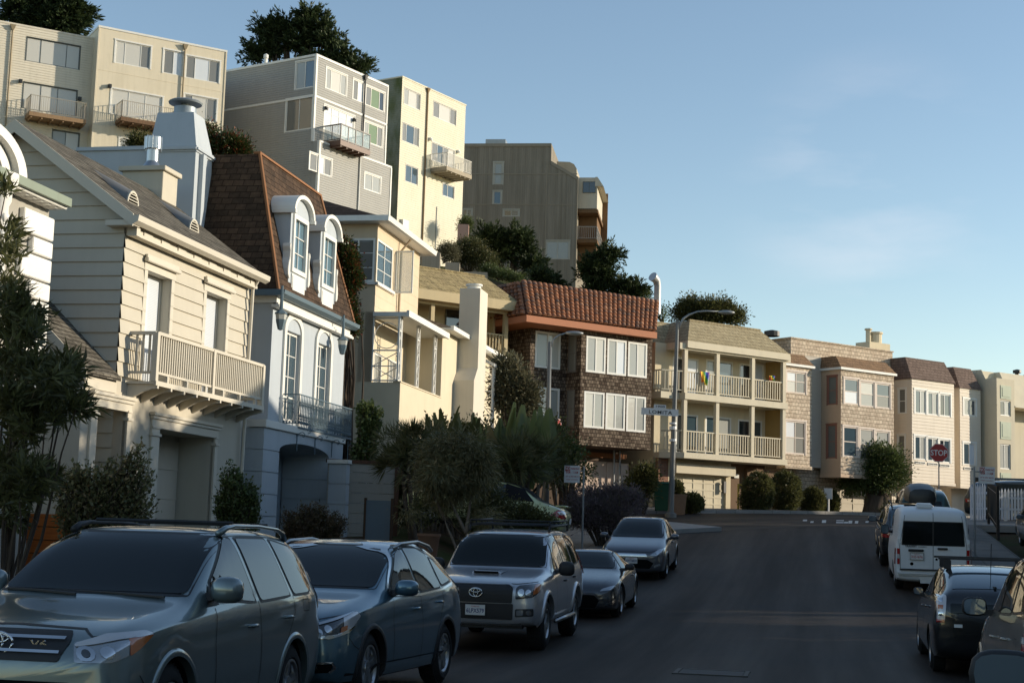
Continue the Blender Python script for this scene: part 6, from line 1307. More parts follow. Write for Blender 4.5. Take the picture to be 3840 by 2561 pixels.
def airy(name, label, g, base, depth, masses, nst, m, zb, L_=.055, W_=.03, per=26, rise=.35, seed=3, cat='shrub'):
    """open shrub: arching twigs set with small leaves"""
    b = at(g, base[0], base[1], depth); b.z = zb; t = plant(name, label, cat, b); bl = [ell(g, (a, b_), rx, ry, depth, b) for (a, b_, rx, ry) in masses]
    c, d = blobpts(bl, nst, .3); mb = MB(); Ps, Ds = [], []
    for k in range(nst):
        tip = c[k]; s0 = np.array([tip[0] * .35 + NR.normal() * .1, tip[1] * .35 + NR.normal() * .1, max(0, tip[2] - .5 - .5 * NR.random())]); midp = (s0 + tip) / 2 + np.array([0, 0, .12 * rise])
        if k % 3 == 0: mb.tube([Vector(s0), Vector(midp), Vector(tip)], [.010, .007, .003], 4, cap=False)
        u = NR.random(per)[:, None]; q = (1 - u) ** 2 * s0 + 2 * u * (1 - u) * midp + u * u * tip; Ps.append(q + NR.normal(size=(per, 3)) * .035); Ds.append(unit(NR.normal(size=(per, 3)) + (tip - s0) * .8 + np.array([0, 0, .2])))
    P = np.concatenate(Ps); D = np.concatenate(Ds); n = len(P)
    quads_obj('foliage', leafquads(P, D, L_ * (.6 + .8 * NR.random(n)), W_ * (.6 + .8 * NR.random(n))), m, t); mb.build('stem', BARK, t)
    return t
airy('flowering_shrub', 'loose yellow green shrub with a few purple blooms before the beige garage wall', 'E', (750, 1600), 23.0, [(870, 1260, 260, 200), (560, 1180, 170, 160), (1080, 1180, 170, 170), (720, 1080, 200, 110), (470, 1080, 110, 80), (1100, 960, 90, 120), (760, 1400, 330, 160), (1150, 1350, 120, 120), (870, 1000, 60, 60)], 620, leafmat('yellow_green', (.10, .11, .045), (.19, .185, .085), (.25, .19, .10)), .1, .07, .038, 34)
b = at('E', 357, 957, 23.0); mb = MB()
airy('garden_shrub', 'dense dark green bush between the beige garage and the blue pier', 'F', (280, 1500), 30.5, [(280, 1180, 130, 160), (220, 1060, 90, 80), (320, 1290, 140, 110), (180, 1240, 80, 110), (400, 1180, 70, 70), (225, 960, 14, 40)], 520, GRN, .3, .075, .042, 34)
airy('garden_shrub', 'reddish brown twiggy bush in front of the blue arched garage', 'F', (840, 1600), 30.0, [(850, 1400, 220, 90), (680, 1400, 100, 90), (820, 1300, 120, 60), (990, 1380, 100, 80), (600, 1460, 60, 30), (640, 1310, 30, 30)], 640, RED, .3, .075, .022, 34)
airy('garden_shrub', 'slender leafy sapling against the peach house wall', 'F', (1210, 980), 43.0, [(1220, 540, 70, 50), (1290, 640, 50, 60), (1230, 700, 60, 90), (1180, 850, 70, 70), (1320, 560, 40, 30), (1250, 830, 60, 70)], 260, GRN, 1.3, .11, .07, 30, cat='tree')
# ---- garden of the peach house
def fanpalm(g, x, y, depth, n, L_, t, seed, m=PALM, b=None):
    """stiff fans of narrow blades"""
    q = np.array(at(g, x, y, depth) - b); Ps, Ds = [], []
    for k in range(n):
        ax = unit(np.array([NR.normal(), NR.normal() * .8, NR.random() * 1.3 - .1])[None])[0]; c = q + ax * L_ * .7; side = unit(np.cross(ax, NR.normal(size=3))[None])[0]
        for a in np.linspace(-1.25, 1.25, 22): Ps.append(c); Ds.append(unit((ax * math.cos(a) + side * math.sin(a) + NR.normal(size=3) * .05)[None])[0])
    return np.array(Ps), np.array(Ds)
b = at('H', 420, 1100, 40); b.z = .9; t = plant('fan_palm', 'spiky dark fan palm at the left of the peach house garden', 'palm', b)
P1, D1 = zip(*[fanpalm('H', x, y, 40 + dd, n, .55, t, 0, b=b) for (x, y, dd, n) in ((300, 720, 0, 22), (180, 760, .5, 12), (350, 830, -.5, 22), (230, 900, .3, 16), (420, 720, .2, 14), (150, 900, .3, 8), (320, 960, 0, 12))]); P1 = np.concatenate(P1); D1 = np.concatenate(D1)
quads_obj('crown', leafquads(P1, D1, .52, .028, .1), PALM, t); limbs('trunk', (0, 0, -.6), [tuple(at('H', x, y, 40) - b) for x, y in ((300, 760), (350, 830), (230, 900))], .09, BARK, t, .1, .05)
b = at('H', 1270, 1200, 43); b.z = 1.2; t = plant('fan_palm', 'broad dark palm thicket above the green convertible', 'palm', b)
P1, D1 = zip(*[fanpalm('H', x, y, 43 + dd, n, .6, t, 0, b=b) for (x, y, dd, n) in ((1220, 830, 0, 20), (1320, 900, .5, 20), (1180, 930, -.5, 16), (1400, 840, .3, 10), (1060, 960, 0, 12), (1250, 980, 0, 12), (1000, 1060, 0, 6))]); P1 = np.concatenate(P1); D1 = np.concatenate(D1)
quads_obj('crown', leafquads(P1, D1, .62, .03, .2), PALM, t); limbs('trunk', (0, 0, -.6), [tuple(at('H', x, y, 43) - b) for x, y in ((1220, 850), (1320, 900), (1180, 930))], .1, BARK, t, .1, .05)
def paddle(t, b, leaves, m, wid=.2, sid=9):
    """broad strap leaves with a midrib, on long stalks"""
    mb = MB(); st = MB()
    for (p0, p1, wd, ben) in leaves:
        p0 = Vector(p0); p1 = Vector(p1); d = p1 - p0; L_ = d.length; s_ = d.cross(Vector((rnd.uniform(-1.6, 1.6), -1, rnd.uniform(-.8, .8)))).normalized(); nn = s_.cross(d).normalized(); bs = p0.lerp(p1, .4); k = 8; vs = []
        for i in range(k + 1):
            u = i / k; c_ = bs.lerp(p1, u) + nn * ben * L_ * u * u; w_ = wd * math.sin(math.pi * min(1, .12 + u * .88)) ** .7 * .5
            if i == k: w_ = wd * .12
            vs += [c_ - s_ * w_ + nn * w_ * .35, c_, c_ + s_ * w_ + nn * w_ * .35]
        mb.add(vs, [(3 * i + j, 3 * i + j + 1, 3 * i + j + 4, 3 * i + j + 3) for i in range(k) for j in (0, 1)]); st.tube([p0, p0.lerp(p1, .25), bs], [.03, .025, .016], 5)
    mb.build('leaves', m, t, smooth=True, fix=False); st.build('stalk', BARKP, t)
b = at('H', 640, 1000, 45); b.z = 1.3; t = plant('bird_of_paradise', 'dark glossy bird of paradise plant below the cream chimney', 'plant', b); lv = []
for (x, y) in [(440, 480), (510, 440), (560, 400), (620, 380), (640, 420), (480, 530), (600, 480), (680, 460), (560, 540), (700, 520), (740, 440), (520, 600), (640, 560), (400, 560), (440, 600), (760, 520), (820, 480), (870, 430), (900, 480), (700, 600), (800, 560), (620, 620), (560, 470), (590, 440), (470, 470)]:
    q = at('H', x, y, 45 + rnd.uniform(-.8, .8)) - b; lv.append(((rnd.uniform(-.5, .5) + q.x * .25, rnd.uniform(-.3, .3), 0), (q.x, q.y, q.z), rnd.uniform(.28, .42), rnd.uniform(-.15, .15)))
paddle(t, b, lv, DKG)
b = at('H', 1150, 1000, 46); b.z = 1.6; t = plant('banana_plant', 'pale broad leaved banana like plants in front of the brown shingled house', 'plant', b); lv = []
for (x, y) in [(1100, 400), (1150, 360), (1240, 380), (1290, 430), (1030, 480), (1010, 560), (1090, 470), (1180, 450), (1230, 500), (1300, 470), (960, 560), (1130, 560), (1250, 560), (1300, 540), (1060, 640), (1380, 420), (1420, 380), (1460, 420), (1500, 400), (1400, 470), (1480, 460), (930, 470), (1350, 560), (1200, 600)]:
    q = at('H', x, y, 46 + rnd.uniform(-.8, .8)) - b; lv.append(((rnd.uniform(-.4, .4) + q.x * .5, rnd.uniform(-.3, .3), .2), (q.x, q.y, q.z), rnd.uniform(.36, .6), rnd.uniform(-.12, .15)))
paddle(t, b, lv, BAN)
bush('garden_shrub', 'dark leafy mass behind the palms in front of the peach house', 'shrub', 'H', (800, 1200), 47.5, [(640, 700, 200, 150), (900, 720, 250, 150), (1250, 720, 220, 120), (1450, 680, 120, 160), (500, 900, 250, 160), (1050, 900, 250, 130), (1550, 900, 110, 120), (400, 1080, 220, 160), (700, 1100, 300, 180), (230, 1020, 130, 180), (300, 1260, 190, 140), (620, 1300, 320, 120)], DKG, 1400, 34, .4, .12, .06, zb=1.3)
# pale barked tree in front
b = at('H', 770, 1530, 33); b.z = .9; t = plant('garden_tree', 'grey green drooping leaved tree with bare pale forked branches', 'tree', b)
bl = [ell('H', (a, c_), rx, ry, 33 + dd, b) for (a, c_, rx, ry, dd) in ((620, 760, 170, 110, 0), (480, 860, 110, 110, 0), (820, 760, 150, 110, 0), (760, 900, 200, 120, .5), (560, 980, 160, 90, -.4), (880, 930, 120, 110, 0), (440, 1040, 90, 60, 0), (600, 1130, 110, 90, .4), (760, 1060, 110, 90, 0), (290, 1290, 50, 50, 0), (940, 1330, 90, 70, 0), (590, 1220, 60, 60, 0))]
crown('crown', bl, 620, 34, .22, .13, .022, leafmat('drooping_leaf', (.11, .105, .045), (.20, .18, .085), (.24, .20, .10), .5, .25), t, up=-.9, shell=.35)
lt = [tuple(at('H', x, y, 33) - b) for x, y in ((780, 1450), (820, 1130), (640, 1170), (470, 1080), (600, 1340), (750, 1060), (860, 940), (530, 900), (400, 1020), (640, 860))]
O0 = (0, 0, -.2); A1_ = lt[0]; mbs = [(O0, lt[0], .07), (A1_, lt[1], .05), (A1_, lt[2], .045), (O0, lt[4], .05), (lt[4], lt[3], .04), (lt[1], lt[5], .03), (lt[1], lt[6], .028), (lt[3], lt[8], .022), (lt[3], lt[7], .02), (lt[2], lt[9], .022)]
limbs('trunk', [a for a, _, _ in mbs], [c_ for _, c_, _ in mbs], [r_ for _, _, r_ in mbs], BARKP, t, .12, .016)
bush('hedge', 'low dark rounded hedge beside the green convertible', 'hedge', 'H', (1200, 1450), 36.0, [(1150, 1330, 250, 120), (1350, 1360, 170, 80), (1020, 1250, 120, 100), (1450, 1390, 90, 50), (1100, 1480, 260, 110), (1350, 1480, 170, 80), (960, 1140, 110, 130), (860, 1300, 160, 160), (470, 1250, 130, 120)], DKG, 900, 30, .14, .06, .035, zb=1.0, shell=.8)
bush('garden_tree', 'sunlit grey green tree between the peach house and the brown shingled house', 'tree', 'H', (1180, 620), 58.0, [(1110, 60, 70, 60), (1150, 180, 90, 90), (1230, 260, 110, 90), (1100, 300, 70, 90), (1290, 320, 60, 60), (1190, 120, 50, 50), (1250, 400, 90, 60)], PAL, 560, 42, .35, .13, .06, zb=2.6)
bush('lavender', 'purple grey lavender hedge along the pavement by the no parking sign', 'hedge', 'J', (720, 1520), 47.5, [(600, 1440, 110, 66), (740, 1425, 120, 66), (860, 1440, 80, 55), (680, 1500, 220, 70), (540, 1480, 80, 60), (700, 1560, 230, 60), (560, 1540, 100, 60)], LAV, 1000, 30, .18, .10, .025, zb=1.1, up=.9)
bush('garden_shrub', 'dark shrub beside the salmon garage door', 'shrub', 'J', (920, 1430), 62.5, [(930, 1330, 60, 70), (880, 1380, 60, 60), (960, 1290, 30, 50)], DKG, 200, 34, .3, .12, .06, zb=2.7)
bush('garden_shrub', 'sparse sunlit shrub below the brown shingled bay', 'shrub', 'J', (430, 1300), 54.0, [(420, 1130, 70, 60), (360, 1050, 60, 60), (500, 1160, 40, 40), (400, 1230, 90, 60), (560, 1270, 40, 50)], GRN, 200, 30, .3, .12, .06, zb=2.2)
for (g, x, y, dpt, ms, lb) in (('K', 335, 1450, 66, ((335, 1370, 65, 48),), 'small clipped round bush before the cream garage door'), ('K', 235, 1380, 66.5, ((235, 1310, 35, 75),), 'narrow dark bush left of the cream garage door'), ('K', 770, 1430, 70, ((770, 1300, 95, 118), (700, 1350, 40, 60)), 'large dark clipped hedge block by the apartment entry'), ('K', 950, 1430, 71.5, ((950, 1300, 98, 125),), 'right hand dark clipped hedge block beside the apartment entry'),
    ('L', 95, 1450, 76, ((95, 1340, 78, 100),), 'larger round clipped bush left of the small white sign'), ('L', 222, 1450, 77.5, ((222, 1345, 52, 82),), 'smaller round clipped bush behind the small white sign')):
    bush('clipped_bush', lb, 'bush', g, (x, y), dpt, ms, DKG, 420, 30, .16, .09, .05, zb=3.1, shell=.9, spread=.7)
# street tree beside the crest, with a thick leaning trunk
b = at('L', 545, 1455, 78.0); b.z = 3.1; t = plant('street_tree', 'round crowned street tree with a thick dark trunk near the stop sign', 'tree', b)
bl = [ell('L', (a, c_), rx, ry, 78, b) for (a, c_, rx, ry) in ((540, 1010, 130, 70), (420, 1080, 95, 80), (640, 1060, 110, 90), (700, 1130, 65, 70), (370, 1180, 45, 60), (560, 1140, 140, 80), (480, 1170, 110, 60), (680, 1210, 50, 40))]
crown('crown', bl, 640, 48, .42, .14, .07, GRN, t, up=.3, shell=.6)
tips = [tuple(at('L', x, y, 78) - b) for x, y in ((430, 1130), (500, 1080), (560, 1090), (620, 1110), (680, 1160), (470, 1180), (640, 1190))]
mb = MB(); j = at('L', 560, 1290, 78) - b; mb.tube([(0, 0, -.3), (.0, 0, .5), (j.x * .6, 0, 1.1), tuple(j)], [.75, .55, .5, .52], 12); mb.ball((j.x + .35, 0, j.z - .25), (.38, .4, .45), 10); mb.build('trunk', BARK, t, smooth=True)
limbs('limb', [tuple(j)] * len(tips), tips, .2, BARK, t, .15, .04)
def spiky(name, label, g, x, y, depth, n, L_, m, zb):
    b = at(g, x, y, depth); b.z = zb; t = plant(name, label, 'plant', b); D = unit(NR.normal(size=(n, 3)) * np.array([1, 1, .4]) + np.array([0, 0, .7])); quads_obj('leaves', leafquads(np.zeros((n, 3)) + NR.normal(size=(n, 3)) * .04, D, L_, .05, .2), m, t)
    mb = MB(); mb.tube([(0, 0, -.5), (0, 0, .05)], .07, 6); mb.build('trunk', BARK, t); return t
spiky('spiky_plant', 'small spiky plant in front of the white garage door', 'L', 700, 1400, 76, 40, .8, PALM, at('L', 700, 1395, 76).z)
bush('garden_shrub', 'low dark shrub at the base of the spiky plant', 'shrub', 'L', (650, 1450), 76, [(650, 1420, 50, 35)], DKG, 90, 30, .2, .1, .05, zb=3.1)
# added unseen trees: crowns raised so low sun slips under onto the road
for k, t0 in enumerate((29.4, 32.3, 35.2, 38.0)):
    b = tr(t0, 10.0, zs(t0) - .1); t = plant('garden_tree', ('first', 'second', 'third', 'fourth')[k] + ' added tree, unseen beyond the right edge, crown shaped to mask the sun', 'tree', b)
    crown('crown', [(0, 0, 4.0, 1.2, 2.1, 1.0), (0, 0, 4.9, 1.9, 1.9, 1.4), (.2, .4, 6.2, 1.8, 1.8, 1.8), (-.2, -.4, 8.0, 1.4, 1.5, 1.4)], 640, 34, .45, .2, .11, GRN, t, shell=.3); limbs('trunk', (0, 0, -.5), [(.2, .1, 4.2), (.8, .3, 5.6), (-.6, -.5, 6.8)], .18, BARK, t, .05, .05)
b = lp(17, -20, 3.0); 
for k, (s_, w_) in enumerate(((15.5, -19.0), (19.5, -18.0), (23, -17.5))):
    p = lp(s_ + 3, w_, 3.0); t = plant('street_tree', ('first', 'second', 'third')[k] + ' leafy tree along the cross street beyond the right edge', 'tree', p)
    crown('crown', [(0, 0, 4.2, 2.3, 2.3, 2.0), (.3, .2, 5.6, 1.6, 1.7, 1.3)], 260, 40, .6, .18, .10, GRN, t); limbs('trunk', (0, 0, -.3), [(.2, .1, 4.0), (.8, .3, 4.4), (-.6, -.5, 4.4)], .15, BARK, t, .05, .05)

b = tr(33.5, 8.0, zs(33.5)); t = plant('hedge', 'added hedge, unseen beyond the right edge, shaped to trim the sun on the road', 'hedge', b); crown('crown', [tuple(TD * dy) [:2] + (zs(33.5 + dy) - zs(33.5) + .33, .6, .9, .85) for dy in np.arange(-5.5, 6, 1.0)] + [tuple(TD * dy) [:2] + (zs(33.5 + dy) - zs(33.5) + 1.9, .6, .7, 1.1) for dy in (-5.5, -4.6, -3.6, -2.6, -1.7, 2.6, 3.5, 4.4, 5.3)], 1500, 34, .3, .12, .07, DKG, t, shell=.7)  # hedge added out of view; its varied height limits the sunlit road patch
# ------------------------------------------------------------------ vehicles
def carpaint(name, c, metal=.55, rough=.28, fl=.0):
    n = NT(name); d = n.ramp(n.noise(3, 5, .6), .35, .8)
    n.set(Base_Color=n.mix(n.math('MULTIPLY', d, .25), c, mul(c, .8)), Metallic=metal, Roughness=rough, Coat_Weight=1.0, Coat_Roughness=.04, Coat_IOR=1.5); return n.m
TYRE = plain('tyre_rubber', (.018, .018, .018), .85, 0, .3); BLK = plain('black_plastic', (.022, .022, .023), .55, 0, .4); DARK = plain('dark_void', (.006, .006, .006), .9, 0, .1)
CHR = plain('chrome', (.7, .7, .7), .12, 1.0); RIM = plain('alloy', (.42, .43, .44), .3, .85); LENS = plain('lamp_lens', (.42, .44, .46), .12, .6, .8, 1.0); LENSD = plain('lamp_dark', (.06, .065, .07), .15, .3, .8, 1.0)
REDL = plain('red_lens', (.35, .012, .012), .15, 0, .7, 1.0); AMB = plain('amber_lens', (.5, .13, .03), .2, 0, .7, 1.0); WLENS = plain('clear_lens', (.6, .58, .58), .15, .2, .7, 1.0)
PLW = plain('plate_white', (.72, .72, .70), .5); PLT = plain('plate_blue', (.03, .04, .16), .5); PLR = plain('plate_red', (.45, .05, .05), .5); GASK = plain('rubber_trim', (.012, .012, .012), .5)
def carglass(name='tinted_glass', c=(.012, .016, .016), sp=.8):
    n = NT(name); n.set(Base_Color=c, Roughness=.02, Specular_IOR_Level=sp, IOR=1.5); return n.m
CG = carglass('windscreen_glass', (.008, .011, .011), .35); CG2 = carglass('side_glass', (.03, .035, .035))
def chaikin(p, k=2, closed=True, r_=None):
    """corners rounded by a short arc"""
    r_ = r_ or (.012, .022, .05)[min(k, 2)]; q = []; n = len(p)
    for i in range(n):
        o, a, b = Vector(p[i]), Vector(p[i - 1]), Vector(p[(i + 1) % n]); da, db = a - o, b - o
        if da.length < 1e-6 or db.length < 1e-6: continue
        u, v = o + da * min(.4, r_ / da.length), o + db * min(.4, r_ / db.length)
        for t in (0, .33, .67, 1): w_ = u * (1 - t) ** 2 + o * 2 * t * (1 - t) + v * t * t; q.append((w_.x, w_.y))
    return q
def dens(p, d=.05):
    q = []
    for i in range(len(p)):
        a, b = p[i], p[(i + 1) % len(p)]; n = max(1, int(math.hypot(b[0] - a[0], b[1] - a[1]) / d))
        for k in range(n): q.append((a[0] + (b[0] - a[0]) * k / n, a[1] + (b[1] - a[1]) * k / n))
    return q
def grow(p, e):
    cx = sum(a for a, _ in p) / len(p); cy = sum(b for _, b in p) / len(p); q = []
    n = len(p); area = sum(p[i][0] * p[(i + 1) % n][1] - p[(i + 1) % n][0] * p[i][1] for i in range(n)); sg = 1 if area > 0 else -1
    for i in range(n):
        a, b, c_ = p[i - 1], p[i], p[(i + 1) % n]; n1 = Vector((b[1] - a[1], a[0] - b[0])); n2 = Vector((c_[1] - b[1], b[0] - c_[0]))
        if n1.length < 1e-9 or n2.length < 1e-9: q.append(b); continue
        v = (n1.normalized() + n2.normalized()); v = v.normalized() if v.length > 1e-6 else n1.normalized(); q.append((b[0] + sg * v.x * e, b[1] + sg * v.y * e))
    return q
class Car:
    AX = {'l': (Vector((0, -1, 0)), lambda a, b: Vector((a, 4, b))), 'r': (Vector((0, 1, 0)), lambda a, b: Vector((a, -4, b))),
          'f': (Vector((-1, 0, 0)), lambda a, b: Vector((6, a, b))), 'b': (Vector((1, 0, 0)), lambda a, b: Vector((-6, a, b))), 't': (Vector((0, 0, -1)), lambda a, b: Vector((a, b, 5))),
          'fl': (Vector((-.7071, -.7071, 0)), lambda a, b: Vector((4 - a * .7071, 4 + a * .7071, b))), 'fr': (Vector((-.7071, .7071, 0)), lambda a, b: Vector((4 - a * .7071, -4 - a * .7071, b)))}
    def __init__(s, name, label, st, ax, wr, tw, tyre_w, m, arch=.06, cat='car', zc=None, group=None, sub=2, crease=None):
        s.e = thing(name, label, cat, (0, 0, 0), 0, group); s.m = m; s.ax = ax; s.wr = wr; s.hw = tw; s.L = st[0][0]
        V = []; F = []
        for (x, zb, zl, zt, wm, wb, wo) in st:
            dz = zt - zl; h = zl - zb; wo *= 1 + .14 * min(1, dz / .4) * (1 if zt > 1.3 else .4)
            P = [(0, zb), (wm * .72, zb), (wm * .95, zb + .05), (wm, zb + .28 * h), (wm * 1.0, zb + .62 * h), (wb + .01, zl - .035 * min(1, h)), (wb - .025, zl + .10 * dz), ((wb - .025) * .45 + wo * .55 + .012, zl + .52 * dz), (wo, zl + .90 * dz), (wo - .10, zl + .98 * dz), (wo * .45, zt), (0, zt + .004)]
            ring = [(x, y, z) for y, z in P] + [(x, -y, z) for y, z in P[-2:0:-1]]; V.append(ring)
        n = len(V[0]); vs = [p for r_ in V for p in r_]
        for i in range(len(V) - 1):
            for k in range(n): F.append((i * n + k, i * n + (k + 1) % n, (i + 1) * n + (k + 1) % n, (i + 1) * n + k))
        F.append(tuple(range(n))[::-1]); F.append(tuple(range(len(vs) - n, len(vs))))
        me = bpy.data.meshes.new('body'); me.from_pydata(vs, [], F); me.materials.append(m); me.materials.append(DARK)
        bm = bmesh.new(); bm.from_mesh(me); bmesh.ops.recalc_face_normals(bm, faces=bm.faces); cl = bm.edges.layers.float.get('crease_edge') or bm.edges.layers.float.new('crease_edge')
        bm.verts.ensure_lookup_table()
        for e in bm.edges:
            a, b = e.verts[0].index, e.verts[1].index; ka, kb = a % n, b % n
            if ka == kb and (ka in (5, n - 5)): e[cl] = .45
            if ka == kb and (ka in (2, n - 2)): e[cl] = .5
            ia, ib = a // n, b // n
            if ia == ib and crease and ia in crease: e[cl] = crease[ia]
        bm.to_mesh(me); bm.free()
        o = bpy.data.objects.new('body', me); C.objects.link(o); md = o.modifiers.new('s', 'SUBSURF'); md.levels = sub; md.render_levels = sub
        s.zb = st[3][1]; s.o = o; s.bvh = s.eval(o)[1]; s.cut = MB()
        for x in ax:
            for sg in (1, -1):
                s.cut.m = 0; K = 28; r_ = wr + arch; zc_ = wr * .98
                vs = []; fs = []
                for y in (sg * (tw + .3), sg * (tw - tyre_w - .12)):
                    for k in range(K): a = 2 * math.pi * k / K; vs.append((x + r_ * math.cos(a), y, zc_ + r_ * math.sin(a)))
                s.cut.add(vs, [tuple(range(K)), tuple(range(2 * K - 1, K - 1, -1))] + [(k, k + K, (k + 1) % K + K, (k + 1) % K) for k in range(K)])
        c = s.cut.build('cutter', DARK); me_c = c.data
        mb_ = o.modifiers.new('b', 'BOOLEAN'); mb_.operation = 'DIFFERENCE'; mb_.object = c; mb_.solver = 'EXACT'; mb_.material_mode = 'TRANSFER'
        me2, _ = s.eval(o); bpy.data.objects.remove(o); bpy.data.objects.remove(c)
        me2.name = 'body'
        me2.polygons.foreach_set('use_smooth', [True] * len(me2.polygons)); me2.set_sharp_from_angle(angle=R(38))
        s.o = bpy.data.objects.new('body', me2); C.objects.link(s.o); s.o.parent = s.e
        s.arch = arch; s.tyre_w = tyre_w
    def eval(s, o):
        bpy.context.view_layer.update(); dg = bpy.context.evaluated_depsgraph_get(); ev = o.evaluated_get(dg); me = bpy.data.meshes.new_from_object(ev); return me, BVHTree.FromPolygons([v.co for v in me.vertices], [p.vertices for p in me.polygons])
    def hit(s, ax, a, b, off):
        d, f = s.AX[ax]; o = f(a, b); loc, nr, _, _ = s.bvh.ray_cast(o, d)
        if loc is None: return None
        if nr.dot(d) > 0: nr = -nr
        return loc + nr * off
    def patch(s, name, out, ax, m, off=.004, sm_=2, rings=6, parent=None, both=False, mb=None, flip=False):
        """an outlined piece laid on the bodywork"""
        p = dens(chaikin(out, sm_) if sm_ else out, .04); cx = sum(a for a, _ in p) / len(p); cy = sum(b for _, b in p) / len(p); own = mb is None; mb = mb or MB()
        for sx in ((1, -1) if both else (1,)):
            def H(a, b):
                if ax in 'lr': A = 'l' if sx > 0 else 'r'; A = ax if not both else A; q = s.hit(A, a, b, off); return q if q is not None else None
                return s.hit(ax, a * sx, b, off)
            vs = []; last = Vector((0, 0, 0)); c0 = H(cx, cy); vs.append(c0 if c0 is not None else Vector((cx, 0, cy))); n = len(p)
            for k in range(1, rings + 1):
                for (a, b) in p:
                    u = k / rings; q = H(cx + (a - cx) * u, cy + (b - cy) * u)
                    if q is None:
                        j = len(vs) - n; q = vs[j] if j > 0 else vs[0]
                    vs.append(q)
            fs = [(0, 1 + i, 1 + (i + 1) % n) for i in range(n)]
            for k in range(rings - 1): fs += [(1 + k * n + i, 1 + (k + 1) * n + i, 1 + (k + 1) * n + (i + 1) % n, 1 + k * n + (i + 1) % n) for i in range(n)]
            mb.add(vs, fs)
        if own: return mb.build(name, m, parent or s.e, smooth=True)
    def corner(s, name, pts, m, off=.008, parent=None, k=1):
        """lamp wrapping a front corner, outline given as (x, y, z) points"""
        return [s.patch(name, [((y - x) * .7071, z) for x, y, z in pts], ax, m, off, k, 7, parent=(parent[i] if parent else None)) for i, ax in enumerate(('fl', 'fr'))]
    def strip(s, path, ax, w_, off=.003, mb=None, both=False, sub=.05):
        pts = []
        for (a, b) in zip(path[:-1], path[1:]):
            n = max(1, int(math.hypot(b[0] - a[0], b[1] - a[1]) / sub)); pts += [(a[0] + (b[0] - a[0]) * k / n, a[1] + (b[1] - a[1]) * k / n) for k in range(n)]
        pts.append(path[-1])
        for A in ((('l', 'r') if ax == 'l' else ('f',)) if both else (ax,)):
            for sx in ((1, -1) if both and ax not in 'lr' else (1,)):
                L_, R_ = [], []
                for i, p in enumerate(pts):
                    a, b = pts[max(0, i - 1)], pts[min(len(pts) - 1, i + 1)]; d = Vector((b[0] - a[0], b[1] - a[1])).normalized(); nx, ny = -d.y * w_ / 2, d.x * w_ / 2
                    h1 = s.hit(A if ax in 'lr' else ax, (p[0] + nx) * sx, p[1] + ny, off); h2 = s.hit(A if ax in 'lr' else ax, (p[0] - nx) * sx, p[1] - ny, off)
                    if h1 is None or h2 is None: continue
                    L_.append(h1); R_.append(h2)
                k = len(L_); mb.add(L_ + R_, [(i, i + 1, k + i + 1, k + i) for i in range(k - 1)])
    def windows(s, wins, trim=.022, chrome=None, m=None, sm_=2):
        for i, p in enumerate(wins):
            for A in 'lr':
                g = s.patch('window', grow(dens(p, .12), trim), A, chrome if chrome else GASK, .003, 1)
                s.patch('pane', p, A, m or CG2, .007, sm_, parent=g)
    def screen(s, p, ax='f', m=None, name='windscreen'):
        zm = sum(b for _, b in p) / len(p); p = [(a * (1.13 if b > zm else 1.04), b) for a, b in p]
        g = s.patch(name, grow(p, .03), ax, GASK, .003, 1, 8); s.patch('pane', p, ax, m or CG, .007, 2, 10, parent=g); return g
    def seams(s, paths, m=None, w_=.010):
        mb = MB()
        for ax, p in paths: s.strip(p, ax, w_, .0025, mb, both=ax == 'l')
        mb.build('door_seams', m or GASK, s.e)
    def handles(s, pts, m, L_=.17):
        for (x, z) in pts:
            for A, sg in (('l', 1), ('r', -1)):
                h = s.hit(A, x, z, .0)
                if h is None: continue
                mb = MB(); mb.tube([h + Vector((-L_ / 2, -sg * .01, 0)), h + Vector((-L_ * .3, sg * .03, .004)), h + Vector((L_ * .3, sg * .03, .004)), h + Vector((L_ / 2, -sg * .01, 0))], [.010, .017, .017, .010], 6); mb.build('door_handle', m, s.e, smooth=True)
    def mirrors(s, x, y, z, m, sz=(.11, .13, .09), both=True):
        for sg in ((1, -1) if both else (1,)):
            yc_ = y + sz[1] * .95; mb = MB(); mb.ball((0, 0, 0), 1.0, 16); q = []
            for p in mb.v:
                f_ = lambda c_, e: math.copysign(abs(c_) ** e, c_); X_ = p.x if p.x > 0 else p.x * .55; q.append(Vector((x + sz[0] * f_(X_, .8), sg * (yc_ + sz[1] * f_(p.y, .62) * (1 - .12 * max(0, p.z))), z + sz[2] * f_(p.z, .62))))
            mb.v = q; o = mb.build('mirror', m, s.e, smooth=True)
            mb = MB(); K = 14; mb.add([(x - sz[0] * .56 * 1.14 - .004, sg * yc_ + sz[1] * .84 * math.copysign(abs(math.cos(t)) ** .6, math.cos(t)), z + sz[2] * .82 * math.copysign(abs(math.sin(t)) ** .6, math.sin(t))) for t in [2 * math.pi * k / K for k in range(K)]], [tuple(range(K))]); mb.build('mirror_glass', glass('mirror_silver', (.10, .13, .15), .02), o)
            mb = MB(); mb.hexa([(x - .05, sg * (y - .10), z - .11), (x + .08, sg * (y - .10), z - .11), (x + .04, sg * (y + .05), z - .07), (x - .05, sg * (y + .05), z - .07)], [(x - .05, sg * (y - .10), z - .03), (x + .05, sg * (y - .10), z - .03), (x + .03, sg * (y + .05), z - .02), (x - .05, sg * (y + .05), z - .02)]); mb.build('mirror_stalk', BLK, o)
